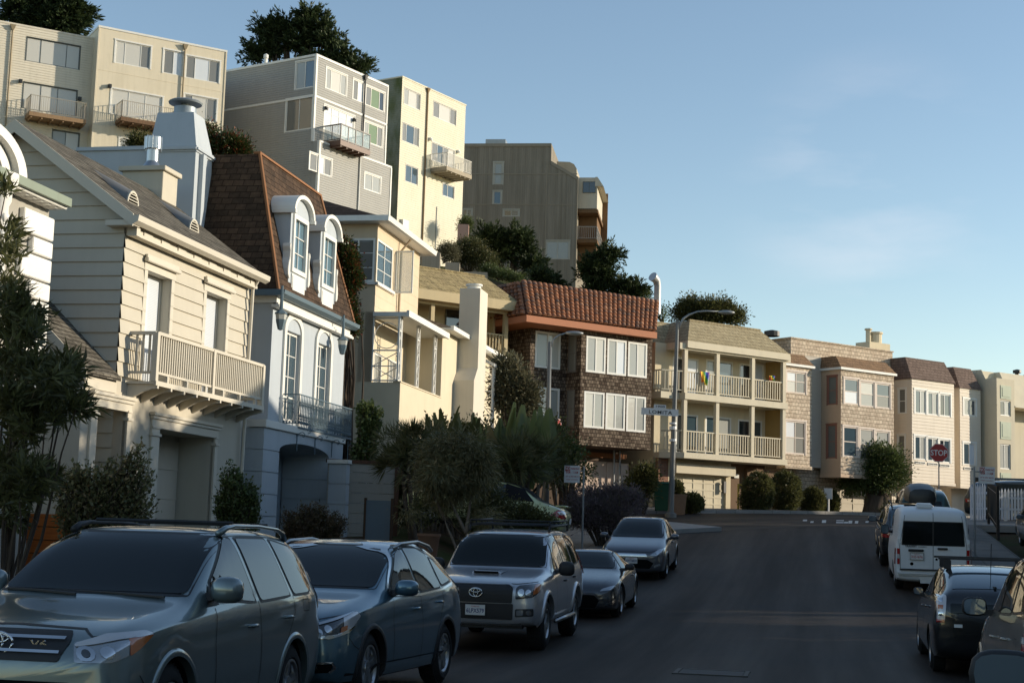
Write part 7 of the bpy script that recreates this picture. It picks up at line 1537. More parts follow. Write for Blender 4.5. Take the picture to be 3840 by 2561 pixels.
    def wheels(s, rim_r, spokes=6, kind='s', flare=None, track=None, rm=None, sides=(1, -1)):
        wr, w_ = s.wr, s.tyre_w; y0 = track or s.hw - .03
        for x in s.ax:
            for sg in (1, -1):
                mb = MB(); pr = [(rim_r - .01, -w_), (wr * .80, -w_ * 1.02), (wr * .95, -w_ * .98), (wr, -w_ * .82), (wr, -w_ * .18), (wr * .95, -.02), (wr * .80, .015), (rim_r + .02, .010), (rim_r, -.015)]
                mb.lathe([(r_, sg * (y0 + h)) for r_, h in pr], (x, 0, wr), 36, 'y')
                for k in range(40):                    # tread blocks
                    a = 2 * math.pi * k / 40; c_, s_ = math.cos(a), math.sin(a)
                    mb.add([(x + (wr + e) * c_ - q * s_, sg * (y0 - w_ * v), wr + (wr + e) * s_ + q * c_) for v in (.14, .86) for (e, q) in ((-.01, -.018), (.005, -.016), (.005, .016), (-.01, .018))], [(0, 1, 2, 3), (4, 5, 6, 7), (1, 2, 6, 5), (0, 1, 5, 4), (3, 2, 6, 7)])
                t = mb.build('wheel', TYRE, s.e, smooth=True, angle=40)
                mb = MB(); mb.lathe([(rim_r, sg * (y0 - w_ * .9)), (rim_r - .01, sg * (y0 - w_ * .5)), (rim_r - .005, sg * (y0 - .03)), (rim_r + .008, sg * (y0 + .002)), (rim_r - .012, sg * (y0 + .004)), (rim_r - .03, sg * (y0 - .02))], (x, 0, wr), 30, 'y')
                for k in range(spokes):
                    a = 2 * math.pi * k / spokes + .3; c_, s_ = math.cos(a), math.sin(a); fw = .034 if kind == 's' else .05
                    for da in ((0,) if kind == 's' else (-.13, .13)):
                        c2, s2 = math.cos(a + da), math.sin(a + da); lo = [(x + .05 * c_ + e * s_, sg * (y0 - q), wr + .05 * s_ - e * c_) for e, q in ((-fw * .7, .05), (fw * .7, .05), (fw * .5, .02), (-fw * .5, .02))]; f2 = fw * .55 if kind != 's' else fw
                        hi = [(x + (rim_r - .01) * c2 + e * s2, sg * (y0 - q), wr + (rim_r - .01) * s2 - e * c2) for e, q in ((-f2, .05), (f2, .05), (f2 * .7, .012), (-f2 * .7, .012))]; mb.hexa(lo, hi)
                mb.lathe([(.085, sg * (y0 - .05)), (.075, sg * (y0 - .012)), (.035, sg * (y0 - .008)), (.001, sg * (y0 - .006))], (x, 0, wr), 16, 'y'); mb.build('rim', rm or RIM, t, smooth=True, angle=35)
                mb = MB(); mb.lathe([(rim_r - .012, sg * (y0 - .10)), (.12, sg * (y0 - .11)), (.01, sg * (y0 - .11))], (x, 0, wr), 20, 'y'); mb.build('brake_disc', DARK, t)
        # arch lips
        if flare:
            m, wd, off = flare
            for x in s.ax:
                for A in 'lr':
                    V = []; K = 26; rr = s.wr + s.arch
                    for k in range(K + 1):
                        a = R(-14 + 208 * k / K)
                        for j, (q, of) in enumerate(((-.004, -.05), (-.004, off * .8), (wd * .35, off), (wd * .8, off * .8), (wd, .001))):
                            zz = s.wr * .98 + (rr + q) * math.sin(a); h = s.hit(A, x + (rr + q) * math.cos(a), max(zz, s.zb + .05), of); V.append(h if h is not None else (V[-5] if len(V) >= 5 else Vector((x + .4, s.hw * (1 if A == 'l' else -1), .4))))
                    mb = MB(); mb.add(V, [(5 * k + j, 5 * k + j + 1, 5 * k + j + 6, 5 * k + j + 5) for k in range(K) for j in range(4)]); mb.build('arch_trim', m, s.e, smooth=True, angle=50)
    def plate(s, ax, y, z, text='', w_=.305, h=.155, sub='', tm=None):
        q = s.hit(ax, y, z, .012); sg = 1 if ax == 'f' else -1
        X = Vector((0, sg, 0)); Zv = Vector((0, 0, 1)); M_ = Matrix((X, Zv, X.cross(Zv))).transposed().to_4x4(); M_.translation = q + Vector((sg * .02, 0, 0))
        mb = MB(M_); mb.box(-w_ / 2, w_ / 2, -h / 2, h / 2, -.012, .0); o = mb.build('licence_plate', PLW, s.e, bevel=.004)
        mb = MB(M_); e = .008; mb.box(-w_ / 2 - e, w_ / 2 + e, h / 2, h / 2 + e, -.012, .002); mb.box(-w_ / 2 - e, w_ / 2 + e, -h / 2 - e, -h / 2, -.012, .002); mb.box(-w_ / 2 - e, -w_ / 2, -h / 2, h / 2, -.012, .002); mb.box(w_ / 2, w_ / 2 + e, -h / 2, h / 2, -.012, .002); mb.build('plate_frame', BLK, o)
        if text: t = textmesh(text, .088, M_ @ Matrix.Translation((0, -.014, .002)), .001, True, 1.05, width=w_ * .88); t.build('plate_number', tm or PLT, o)
        if sub: t = textmesh(sub, .032, M_ @ Matrix.Translation((0, h / 2 - .026, .002)), .001, False); t.build('plate_state', PLR, o)
    def badge(s, ax, y, z, M2=None, r_=.075, off=.02):
        q = s.hit(ax, y, z, off); sg = 1 if ax == 'f' else -1; X = Vector((0, sg, 0)); Zv = Vector((0, 0, 1)); M_ = Matrix((X, Zv, X.cross(Zv))).transposed().to_4x4(); M_.translation = q; return M_
    def place(s, t, r, fwd=1, yaw=0.0):
        """t, r: middle between the axles; fwd +1 faces up the street"""
        xf, xr = s.ax; mid = (xf + xr) / 2
        az = ST + (0 if fwd > 0 else math.pi) + yaw; X = Vector((math.sin(az), math.cos(az), 0))
        pm = tr(t, r); pf, pb = pm + X * (xf - mid), pm + X * (xr - mid); pf.z = zroad(pf.x, pf.y); pb.z = zroad(pb.x, pb.y)
        X3 = (pf - pb).normalized(); Y3 = Vector((0, 0, 1)).cross(X3).normalized(); Z3 = X3.cross(Y3); M_ = Matrix((X3, Y3, Z3)).transposed().to_4x4(); M_.translation = (pf + pb) / 2 - X3 * mid + Z3 * .005
        s.e.matrix_world = M_; return s
def oval_logo(M_, a, parent, m=None):
    mb = MB(M_); 
    for (rx, ry, cy) in ((a, a * .66, 0), (a * .34, a * .60, 0), (a * .72, a * .27, a * .30)):
        mb.tube([(rx * math.cos(t), cy + ry * math.sin(t), 0) for t in np.linspace(0, 2 * math.pi, 25)], a * .085, 5)
    return mb.build('emblem', m or CHR, parent, smooth=True)

# ---- grey blue SUV nearest on the left
P1 = carpaint('grey_blue_paint', (.17, .215, .218))
st = [(2.30, .34, .70, .73, .64, .60, .46), (2.25, .24, .80, .84, .80, .75, .62), (2.08, .21, .90, .95, .885, .83, .70), (1.75, .2, .97, 1.015, .905, .86, .72), (1.25, .22, 1.01, 1.075, .907, .87, .74), (.98, .22, 1.03, 1.12, .907, .865, .74), (.88, .22, 1.035, 1.17, .907, .865, .735),
      (.50, .22, 1.05, 1.42, .907, .865, .66), (.14, .22, 1.06, 1.625, .907, .865, .59), (-.2, .22, 1.075, 1.675, .907, .865, .58), (-1.0, .22, 1.10, 1.685, .907, .865, .575), (-1.6, .22, 1.13, 1.655, .90, .85, .56), (-1.98, .25, 1.15, 1.57, .87, .82, .55), (-2.15, .28, 1.12, 1.40, .84, .79, .56), (-2.25, .32, 1.02, 1.12, .80, .74, .52), (-2.29, .40, .85, .9, .70, .62, .4)]
c = Car('parked_car', 'grey blue mid size SUV nearest the camera at the lower left', st, (1.42, -1.24), .355, .9, .22, P1, .055)
c.screen([(-.70, 1.165), (.70, 1.165), (.575, 1.60), (-.575, 1.60)])
c.windows([[(.66, 1.10), (.50, 1.13), (.58, 1.24), (.02, 1.575), (-.13, 1.585), (-.28, 1.09)][1:], [(-.40, 1.095), (-.24, 1.585), (-.98, 1.59), (-1.17, 1.125)], [(-1.28, 1.13), (-1.08, 1.585), (-1.62, 1.53), (-1.86, 1.33), (-1.83, 1.18), (-1.72, 1.14)]])
for A in 'lr': c.patch('window_corner', [(.74, 1.07), (.52, 1.08), (.60, 1.24)], A, BLK, .009, 0)
g = c.patch('grille', [(-.44, .745), (.44, .745), (.48, .87), (.44, .935), (-.44, .935), (-.48, .87)], 'f', BLK, .008, 1)
mb = MB()
for z in (.80, .88): c.strip([(-.44, z), (.44, z)], 'f', .018, .024, mb)
mb.build('grille_bar', CHR, g)
M_ = c.badge('f', 0, .84); oval_logo(M_ @ Matrix.Translation((0, 0, .02)), .105, g); t_ = textmesh('V6', .06, M_ @ Matrix.Translation((.27, 0, -.02)), .004, True, width=.12); t_.build('badge_text', CHR, g)
c.patch('air_intake', [(-.52, .44), (.52, .44), (.58, .54), (.54, .62), (-.54, .62), (-.58, .54)], 'f', DARK, .006, 1)
hl = c.corner('headlight', [(2.25, .52, .745), (2.20, .78, .75), (1.97, .875, .83), (1.78, .90, .925), (1.88, .87, .94), (2.15, .74, .92), (2.24, .54, .865)], LENS)
c.corner('turn_lens', [(2.08, .84, .785), (1.97, .875, .835), (1.80, .90, .92), (1.90, .87, .935), (2.04, .81, .915)], AMB, .013, hl)
c.corner('lamp_top', [(2.24, .55, .858), (2.24, .54, .835), (2.1, .77, .885), (1.80, .895, .918), (1.88, .87, .94), (2.15, .74, .92)], WLENS, .016, hl)
def disc(c, name, x, y, z, r_, m, off, par, r2=None): return c.corner(name, [(x - r_ * math.cos(a) * .7, y + r_ * math.cos(a) * .7, z + (r2 or r_) * math.sin(a)) for a in np.linspace(0, 5.7, 12)], m, off, par, 0)
disc(c, 'reflector', 2.24, .61, .80, .052, CHR, .014, hl, .046); disc(c, 'bulb', 2.24, .61, .80, .024, LENSD, .019, hl); disc(c, 'reflector', 2.20, .74, .81, .045, CHR, .014, hl, .036)
for sg in (1, -1):
    c.patch('taillight', [(-2.10, .98), (-2.22, 1.0), (-2.20, 1.16), (-2.08, 1.32), (-2.00, 1.30), (-2.04, 1.14)], 'l' if sg > 0 else 'r', REDL, .008, 1)
c.seams([('l', [(.60, 1.06), (.66, .8), (.64, .38)]), ('l', [(-.34, 1.09), (-.36, .8), (-.33, .34)]), ('l', [(-1.24, 1.12), (-1.26, .98), (-.98, .72), (-.80, .42)]), ('l', [(-1.52, .98), (-1.52, 1.08), (-1.70, 1.08), (-1.70, .98), (-1.52, .98)]), ('f', [(-.86, .93), (-.60, .905), (-.5, .95), (0, .965), (.5, .95), (.60, .905), (.86, .93)]), ('l', [(1.98, .66), (1.92, .60), (1.86, .56)])])
c.handles([(-.13, .90), (-1.04, .94)], P1); c.mirrors(.64, .84, 1.20, P1, (.10, .125, .10))
c.wheels(.215, 5, 's', (P1, .05, .016)); c.plate('f', 0, .40, '7SKR204', sub='SAN BRUNO')
for sg in (1, -1):
    mb = MB(); mb.tube([(.02, sg * .62, 1.62), (-.10, sg * .63, 1.665), (-.3, sg * .63, 1.69), (-.9, sg * .63, 1.70), (-1.4, sg * .62, 1.685), (-1.6, sg * .61, 1.65), (-1.68, sg * .60, 1.60)], [.03, .026, .017, .015, .017, .026, .03], 8); mb.build('roof_rail', P1 if sg > 0 else BLK, c.e, smooth=True)
for x in (-.35, -1.2): mb = MB(); mb.tube([(x, -.6, 1.715), (x, .6, 1.715)], .016, 6); mb.build('roof_bar', BLK, c.e)
mb = MB(); c.strip([(.75, 1.11), (.78, 1.13)], 'f', .03, .02, mb); mb = MB(); mb.tube([(.98, .6, 1.14), (.93, .2, 1.155), (.90, -.3, 1.16)], .012, 5); mb.tube([(.98, -.1, 1.14), (.94, -.4, 1.155), (.91, -.68, 1.16)], .012, 5); mb.build('wiper', BLK, c.e)
c.place(11.5, -5.33, -1, -.02)

# ---- teal blue crossover
P2 = carpaint('teal_blue_paint', (.085, .165, .215))
st = [(2.27, .32, .62, .66, .60, .56, .42), (2.22, .22, .76, .81, .80, .74, .60), (2.02, .20, .87, .91, .89, .83, .70), (1.62, .2, .95, .995, .91, .86, .72), (1.2, .2, .99, 1.06, .91, .865, .74), (1.0, .2, 1.01, 1.10, .91, .865, .74), (.90, .2, 1.015, 1.15, .91, .865, .735), (.45, .2, 1.03, 1.40, .91, .865, .655), (.06, .2, 1.045, 1.58, .91, .865, .59), (-.35, .2, 1.06, 1.64, .91, .86, .575), (-.9, .2, 1.085, 1.64, .91, .86, .57), (-1.4, .2, 1.12, 1.575, .905, .85, .55), (-1.8, .22, 1.15, 1.44, .89, .83, .56), (-2.08, .26, 1.12, 1.24, .86, .80, .58), (-2.22, .32, .98, 1.03, .80, .74, .5), (-2.26, .42, .80, .84, .7, .62, .4)]
c = Car('parked_car', 'teal blue crossover with chrome window line, second in the left row', st, (1.33, -1.29), .35, .905, .22, P2, .055)
c.screen([(-.71, 1.14), (.71, 1.14), (.58, 1.555), (-.58, 1.555)])
c.windows([[(.60, 1.09), (.52, 1.20), (.10, 1.48), (-.12, 1.545), (-.26, 1.08)], [(-.36, 1.085), (-.22, 1.55), (-.70, 1.55), (-1.0, 1.48), (-1.12, 1.12)], [(-1.20, 1.14), (-1.10, 1.45), (-1.36, 1.385), (-1.66, 1.23), (-1.64, 1.19)]], trim=.026, chrome=GASK)
mb = MB(); c.strip([(.68, 1.055), (-.3, 1.045), (-1.1, 1.085), (-1.66, 1.15), (-1.73, 1.21), (-1.66, 1.29), (-1.36, 1.45), (-.95, 1.55), (-.65, 1.595), (-.1, 1.59), (.14, 1.525), (.55, 1.25), (.70, 1.12)], 'l', .022, .014, mb, both=True, sub=.03); mb.build('chrome_line', CHR, c.e, smooth=True)
for A in 'lr': c.patch('window_corner', [(.72, 1.06), (.56, 1.07), (.62, 1.17)], A, BLK, .012, 0)
g = c.patch('grille', [(-.44, .60), (.44, .60), (.52, .76), (-.52, .76)], 'f', BLK, .008, 1); mb = MB(); c.strip([(-.5, .72), (.5, .72)], 'f', .05, .02, mb); c.strip([(-.45, .63), (.45, .63)], 'f', .03, .02, mb); mb.build('grille_bar', CHR, g)
for sg in (1, -1):
    f = c.patch('fog_light', [(.50 * sg, .34), (.78 * sg, .36), (.80 * sg, .44), (.50 * sg, .43)], 'f', DARK, .006, 1); c.patch('lamp', [(.60 * sg, .37), (.68 * sg, .38), (.68 * sg, .42), (.60 * sg, .41)], 'f', CHR, .012, 1, parent=f); mb = MB(); c.strip([(.50 * sg, .345), (.46 * sg, .39), (.50 * sg, .435), (.79 * sg, .452), (.81 * sg, .40), (.77 * sg, .36)], 'f', .018, .012, mb); mb.build('fog_trim', CHR, f)
    c.patch('taillight', [(-2.02, 1.0), (-2.17, 1.0), (-2.14, 1.14), (-1.96, 1.32), (-1.88, 1.34), (-1.96, 1.16)], 'l' if sg > 0 else 'r', REDL, .008, 1)
hl = c.corner('headlight', [(2.2, .48, .665), (2.14, .70, .67), (1.95, .86, .73), (1.66, .905, .88), (1.74, .89, .925), (2.02, .78, .87), (2.19, .50, .785)], LENSD)
c.corner('turn_lens', [(2.05, .82, .70), (1.95, .87, .74), (1.68, .90, .88), (1.75, .89, .918), (1.98, .82, .88)], WLENS, .013, hl); c.corner('amber_lens', [(2.07, .80, .71), (2.0, .85, .735), (1.96, .85, .80), (2.05, .80, .78)], AMB, .017, hl)
c.corner('lamp_trim', [(2.2, .48, .665), (2.14, .70, .67), (1.95, .86, .73), (1.80, .89, .80), (1.95, .865, .755), (2.14, .70, .695), (2.2, .48, .69)], CHR, .018, hl); c.corner('lamp_trim', [(2.19, .50, .785), (2.02, .78, .87), (1.78, .885, .92), (2.02, .78, .85), (2.19, .50, .765)], CHR, .018, hl)
for y_, z_ in ((.60, .73), (.72, .76)): disc(c, 'reflector', 2.16, y_, z_, .034, CHR, .016, hl)
c.patch('air_intake', [(-.40, .30), (.40, .30), (.46, .50), (-.46, .50)], 'f', DARK, .006, 1)
c.seams([('l', [(.62, 1.02), (.68, .8), (.64, .36)]), ('l', [(-.32, 1.05), (-.34, .8), (-.31, .34)]), ('l', [(-1.16, 1.10), (-1.2, .96), (-1.02, .76), (-.86, .42)]), ('f', [(-.87, .91), (-.52, .83), (0, .86), (.52, .83), (.87, .91)]), ('l', [(1.95, .68), (1.85, .60), (1.74, .56)])])
c.handles([(-.10, .90), (-1.0, .95)], P2); c.mirrors(.56, .87, 1.14, P2, (.10, .13, .085)); c.wheels(.225, 5, 'd', (BLK, .05, .018)); c.plate('f', 0, .42, '7HVB391')
mb = MB()
for sg in (1, -1):
    mb = MB(); mb.tube([(.05, sg * .655, 1.555), (-.15, sg * .66, 1.60), (-.8, sg * .65, 1.63), (-1.3, sg * .63, 1.585), (-1.5, sg * .61, 1.53)], .02, 8); mb.build('roof_rail', RIM, c.e, smooth=True)
mb = MB(); c.strip([(1.25, .31), (-1.25, .31)], 'l', .16, .008, mb, both=True); c.strip([(2.0, .30), (1.8, .28)], 'l', .1, .01, mb, both=True); mb.build('sill_trim', BLK, c.e, smooth=True)
c.place(16.45, -5.25, -1, .05)

# ---- silver boxy SUV
P3 = carpaint('silver_paint', (.50, .51, .54), .6, .3)
st = [(2.40, .50, .84, .90, .72, .66, .52), (2.36, .40, .92, .98, .86, .80, .66), (2.2, .36, 1.0, 1.06, .93, .87, .74), (1.8, .35, 1.06, 1.12, .955, .90, .76), (1.2, .36, 1.10, 1.17, .955, .90, .76), (.95, .36, 1.11, 1.20, .955, .90, .76), (.86, .36, 1.115, 1.25, .955, .90, .755), (.58, .36, 1.12, 1.50, .955, .90, .69), (.34, .36, 1.13, 1.70, .955, .90, .63), (.0, .36, 1.14, 1.765, .955, .90, .62), (-1.0, .36, 1.15, 1.785, .955, .90, .62), (-1.9, .36, 1.16, 1.765, .95, .89, .61), (-2.2, .38, 1.17, 1.66, .93, .87, .62), (-2.32, .42, 1.15, 1.40, .90, .84, .64), (-2.38, .48, 1.02, 1.10, .85, .80, .6), (-2.41, .56, .9, .96, .74, .66, .5)]
c = Car('parked_car', 'silver boxy SUV with a black roof rack and hood scoop, third in the left row', st, (1.50, -1.29), .39, .955, .25, P3, .07)
c.screen([(-.74, 1.235), (.74, 1.235), (.62, 1.685), (-.62, 1.685)])
c.windows([[(.62, 1.19), (.32, 1.66), (-.12, 1.69), (-.20, 1.18)], [(-.32, 1.18), (-.26, 1.69), (-.98, 1.69), (-1.14, 1.19)], [(-1.26, 1.20), (-1.12, 1.69), (-1.9, 1.66), (-2.10, 1.24)]])
mb = MB(); mb.hexa([(1.30, -.26, 1.155), (1.30, .26, 1.155), (1.72, .24, 1.125), (1.72, -.24, 1.125)], [(1.32, -.22, 1.19), (1.32, .22, 1.19), (1.70, .20, 1.18), (1.70, -.20, 1.18)]); sc_ = mb.build('hood_scoop', P3, c.e, bevel=.02); mb = MB(); mb.box(1.700, 1.722, -.19, .19, 1.14, 1.172); mb.build('scoop_mesh', DARK, sc_)
g = c.patch('grille', [(-.55, .74), (.55, .74), (.56, .96), (.50, 1.0), (-.50, 1.0), (-.56, .96)], 'f', BLK, .008, 1); mb = MB()
for z in (.80, .86, .92): c.strip([(-.5, z), (.5, z)], 'f', .012, .016, mb)
mb.build('grille_bar', GASK, g); mb = MB(); c.strip([(-.56, .98), (-.48, 1.015), (.48, 1.015), (.56, .98)], 'f', .022, .02, mb); mb.build('grille_trim', P3, g); oval_logo(c.badge('f', 0, .885) @ Matrix.Translation((0, 0, .015)), .10, g)
c.patch('bumper_skirt', [(-.56, .50), (.56, .50), (.57, .735), (-.57, .735)], 'f', BLK, .014, 1)
mb = MB(); mb.box(2.1, 2.36, -.74, .74, .36, .52); mb.build('front_skirt', BLK, c.e, bevel=.05)
for sg in (1, -1):
    h = c.patch('headlight', [(.60 * sg, .80), (.84 * sg, .83), (.905 * sg, .90), (.89 * sg, 1.03), (.64 * sg, 1.0), (.60 * sg, .96)], 'f', LENSD, .008, 1); c.patch('turn_lens', [(.84 * sg, .86), (.90 * sg, .90), (.895 * sg, 1.02), (.85 * sg, 1.01)], 'f', AMB, .014, 1, parent=h)
    for y, rr in ((.68, .05), (.78, .04)): c.patch('reflector', [(y * sg + rr * math.cos(a), .90 + rr * 1.1 * math.sin(a)) for a in np.linspace(0, 5.7, 9)], 'f', CHR, .014, 1, parent=h)
    f = c.patch('fog_light', [(.60 * sg, .54), (.86 * sg, .56), (.86 * sg, .67), (.60 * sg, .66)], 'f', BLK, .012, 1); c.patch('lamp', [(.80 * sg + .04 * math.cos(a), .61 + .04 * math.sin(a)) for a in np.linspace(0, 5.7, 9)], 'f', CHR, .018, 1, parent=f); c.patch('lamp', [(.62 * sg, .56), (.72 * sg, .57), (.72 * sg, .65), (.62 * sg, .64)], 'f', LENS, .018, 1, parent=f)
    c.patch('taillight', [(-2.20, 1.0), (-2.33, 1.0), (-2.33, 1.2), (-2.24, 1.38), (-2.18, 1.38)], 'l' if sg > 0 else 'r', REDL, .03, 1)
c.seams([('l', [(.66, 1.12), (.70, .8), (.66, .44)]), ('l', [(-.26, 1.16), (-.27, .8), (-.26, .42)]), ('l', [(-1.2, 1.18), (-1.22, 1.0), (-.95, .8), (-.80, .46)]), ('f', [(-.9, 1.05), (-.6, 1.02), (0, 1.035), (.6, 1.02), (.9, 1.05)])])
c.handles([(-.06, .98), (-1.02, 1.0)], BLK); c.mirrors(.56, .945, 1.20, BLK, (.10, .13, .115)); c.wheels(.225, 6, 's', (P3, .07, .03)); c.plate('f', .0, .63, '6LPX579', sub='California')
for y in (.98, -.98): mb = MB(); mb.tube([(1.0, y, .40), (-.8, y, .40)], .035, 8); mb.build('side_step', RIM, c.e, smooth=True)
mb = MB()
for sg in (1, -1):
    mb.tube([(.0, sg * .67, 1.755), (-.05, sg * .67, 1.85), (-1.8, sg * .67, 1.86), (-1.85, sg * .67, 1.76)], .022, 8); mb.tube([(-.05, sg * .67, 1.92), (-1.8, sg * .67, 1.93)], .016, 6)
    for x in np.linspace(-.05, -1.8, 5): mb.tube([(x, sg * .67, 1.84), (x, sg * .67, 1.93)], .012, 5)
for x in np.linspace(-.05, -1.8, 6): mb.tube([(x, -.67, 1.86), (x, .67, 1.86)], .014, 5)
mb.tube([(-.05, -.67, 1.93), (-.05, .67, 1.93)], .016, 6); mb.build('roof_rack', BLK, c.e, smooth=True)
c.place(24.85, -5.02, -1)

# ---- dark roadster
P4 = carpaint('graphite_paint', (.055, .058, .065), .5, .25)
st = [(1.95, .22, .46, .50, .55, .50, .36), (1.88, .15, .56, .61, .74, .68, .52), (1.65, .13, .66, .72, .84, .78, .60), (1.15, .13, .76, .80, .865, .80, .60), (.75, .14, .78, .86, .865, .80, .62), (.62, .14, .79, .90, .865, .80, .62), (.30, .14, .80, 1.06, .865, .80, .54), (.02, .14, .81, 1.18, .865, .80, .47), (-.3, .14, .82, 1.23, .865, .80, .46), (-.65, .14, .84, 1.19, .87, .80, .46), (-1.05, .15, .86, 1.02, .87, .80, .50), (-1.4, .16, .86, .90, .865, .78, .55), (-1.75, .22, .80, .85, .80, .70, .5), (-1.93, .32, .66, .70, .62, .54, .4)]
c = Car('parked_car', 'low graphite two seat roadster, fourth in the left row', st, (1.15, -1.16), .31, .86, .20, P4, .045)
c.screen([(-.60, .905), (.60, .905), (.47, 1.15), (-.47, 1.15)]); c.windows([[(.36, .86), (.0, 1.13), (-.30, 1.17), (-.52, 1.12), (-.60, .88)]], trim=.02)
c.patch('grille', [(-.42, .22), (.42, .22), (.50, .36), (.40, .46), (-.40, .46), (-.50, .36)], 'f', DARK, .006, 1)
for sg in (1, -1):
    c.patch('headlight', [(.50 * sg, .53), (.72 * sg, .56), (.79 * sg, .62), (.74 * sg, .635), (.55 * sg, .58)], 'f', LENS, .008, 1); c.patch('fog_light', [(.60 * sg, .26), (.74 * sg, .30), (.74 * sg, .33), (.60 * sg, .30)], 'f', LENSD, .008, 1)
c.seams([('l', [(.42, .84), (.46, .6), (.42, .26)]), ('l', [(-.66, .86), (-.68, .6), (-.56, .28)])], m=DARK); c.handles([(-.5, .70)], P4, .15); c.mirrors(.40, .80, .92, BLK, (.08, .10, .065)); c.wheels(.22, 8, 's', (P4, .04, .012)); c.place(31.3, -4.62, -1)

# ---- charcoal compact sedan
P5 = carpaint('charcoal_paint', (.10, .105, .12), .55, .28)
st = [(2.18, .26, .58, .62, .56, .52, .38), (2.12, .18, .68, .73, .74, .68, .54), (1.9, .17, .78, .83, .82, .76, .62), (1.4, .17, .86, .92, .85, .80, .66), (.98, .18, .89, .98, .85, .80, .68), (.85, .18, .895, 1.02, .85, .80, .675), (.40, .18, .92, 1.26, .85, .80, .59), (.02, .18, .935, 1.41, .85, .80, .53), (-.35, .18, .95, 1.455, .85, .80, .52), (-.9, .18, .96, 1.42, .85, .80, .52), (-1.35, .18, .98, 1.24, .85, .79, .55), (-1.65, .19, 1.0, 1.08, .84, .78, .60), (-1.95, .22, .98, 1.03, .80, .73, .58), (-2.15, .30, .84, .90, .70, .63, .5), (-2.19, .4, .7, .74, .6, .5, .4)]
def sedan(name, label, m, place, logo=True, rim=RIM, plate='6WTB820', cat='car', group=None, rear=False):
    c = Car(name, label, st, (1.36, -1.21), .31, .85, .19, m, .05, cat=cat, group=group)
    c.screen([(-.66, 1.01), (.66, 1.01), (.53, 1.385), (-.53, 1.385)]); c.screen([(-.52, 1.10), (.52, 1.10), (.46, 1.36), (-.46, 1.36)], 'b', name='rear_window')
    c.windows([[(.55, .965), (.04, 1.35), (-.14, 1.385), (-.18, .97)], [(-.28, .975), (-.24, 1.385), (-.70, 1.37), (-1.08, 1.22), (-1.12, 1.01)]])
    g = c.patch('grille', [(-.40, .60), (.40, .60), (.36, .665), (-.36, .665)], 'f', CHR, .008, 1); c.patch('air_intake', [(-.46, .30), (.46, .30), (.56, .44), (.40, .52), (-.40, .52), (-.56, .44)], 'f', DARK, .006, 1)
    for sg in (1, -1):
        h = c.patch('headlight', [(.46 * sg, .63), (.66 * sg, .62), (.78 * sg, .70), (.80 * sg, .80), (.66 * sg, .77)], 'f', LENS, .008, 1); c.patch('reflector', [(.64 * sg + .04 * math.cos(a), .69 + .045 * math.sin(a)) for a in np.linspace(0, 5.7, 9)], 'f', CHR, .014, 1, parent=h)
        c.patch('fog_light', [(.56 * sg, .32), (.72 * sg, .38), (.72 * sg, .43), (.58 * sg, .38)], 'f', LENS, .008, 1)
        h = c.patch('taillight', [(.46 * sg, .86), (.72 * sg, .82), (.77 * sg, .98), (.58 * sg, .97)], 'b', REDL, .01, 1); c.patch('reverse_lens', [(.50 * sg, .87), (.62 * sg, .86), (.64 * sg, .90), (.52 * sg, .91)], 'b', WLENS, .016, 1, parent=h)
    c.seams([('l', [(.62, .93), (.66, .7), (.62, .3)]), ('l', [(-.22, .96), (-.24, .7), (-.22, .3)]), ('l', [(-1.14, 1.0), (-1.14, .85), (-.92, .62), (-.8, .34)]), ('f', [(-.76, .80), (-.46, .70), (0, .71), (.46, .70), (.76, .80)])])
    c.handles([(-.02, .82), (-.9, .85)], m); c.mirrors(.52, .82, 1.0, m, (.09, .12, .07)); c.wheels(.20, 7, 's', (m, .035, .010), rm=rim)
    if plate: c.plate('f', 0, .50, plate, sub='California')
    c.plate('b', 0, .72, '')
    c.place(*place); return c
sedan('parked_car', 'charcoal compact sedan farthest up the left row of parked cars', P5, (41.0, -4.65, -1))

# ---- pale green convertible in the driveway
P6 = carpaint('lime_paint', (.50, .52, .25), .1, .3); SOFT = plain('soft_top', (.012, .012, .014), .9, 0, .2)
st = [(2.3, .28, .58, .62, .6, .54, .4), (2.2, .2, .68, .73, .8, .72, .6), (1.7, .18, .80, .86, .88, .82, .68), (.95, .18, .88, .97, .88, .82, .68), (.5, .18, .90, 1.20, .88, .82, .58), (.1, .18, .91, 1.38, .88, .82, .54), (-.5, .18, .92, 1.42, .88, .82, .54), (-1.0, .18, .94, 1.33, .88, .82, .54), (-1.35, .18, .95, 1.06, .88, .82, .60), (-1.7, .2, .95, .99, .87, .80, .64), (-2.1, .26, .90, .94, .82, .74, .58), (-2.28, .36, .72, .76, .66, .58, .44)]
c = Car('parked_car', 'pale green convertible with black soft top parked nose in beside the palms', st, (1.42, -1.25), .32, .88, .20, P6, .05)
c.patch('soft_top', [(.15, .0), (.1, .50), (-.5, .52), (-1.0, .51), (-1.30, .50), (-1.36, 0), (-1.30, -.50), (-1.0, -.51), (-.5, -.52), (.1, -.50)], 't', SOFT, .012, 0, 12)
for A in 'lr': c.patch('soft_top', [(-.55, .93), (-.50, 1.36), (-1.0, 1.28), (-1.36, .98)], A, SOFT, .016, 0, 6)
c.windows([[(.55, .94), (.1, 1.28), (-.5, 1.32), (-.85, 1.24), (-.72, .95)]]); c.screen([(-.44, 1.03), (.44, 1.03), (.38, 1.24), (-.38, 1.24)], 'b', WLENS, 'rear_window'); c.screen([(-.64, .99), (.64, .99), (.52, 1.34), (-.52, 1.34)])
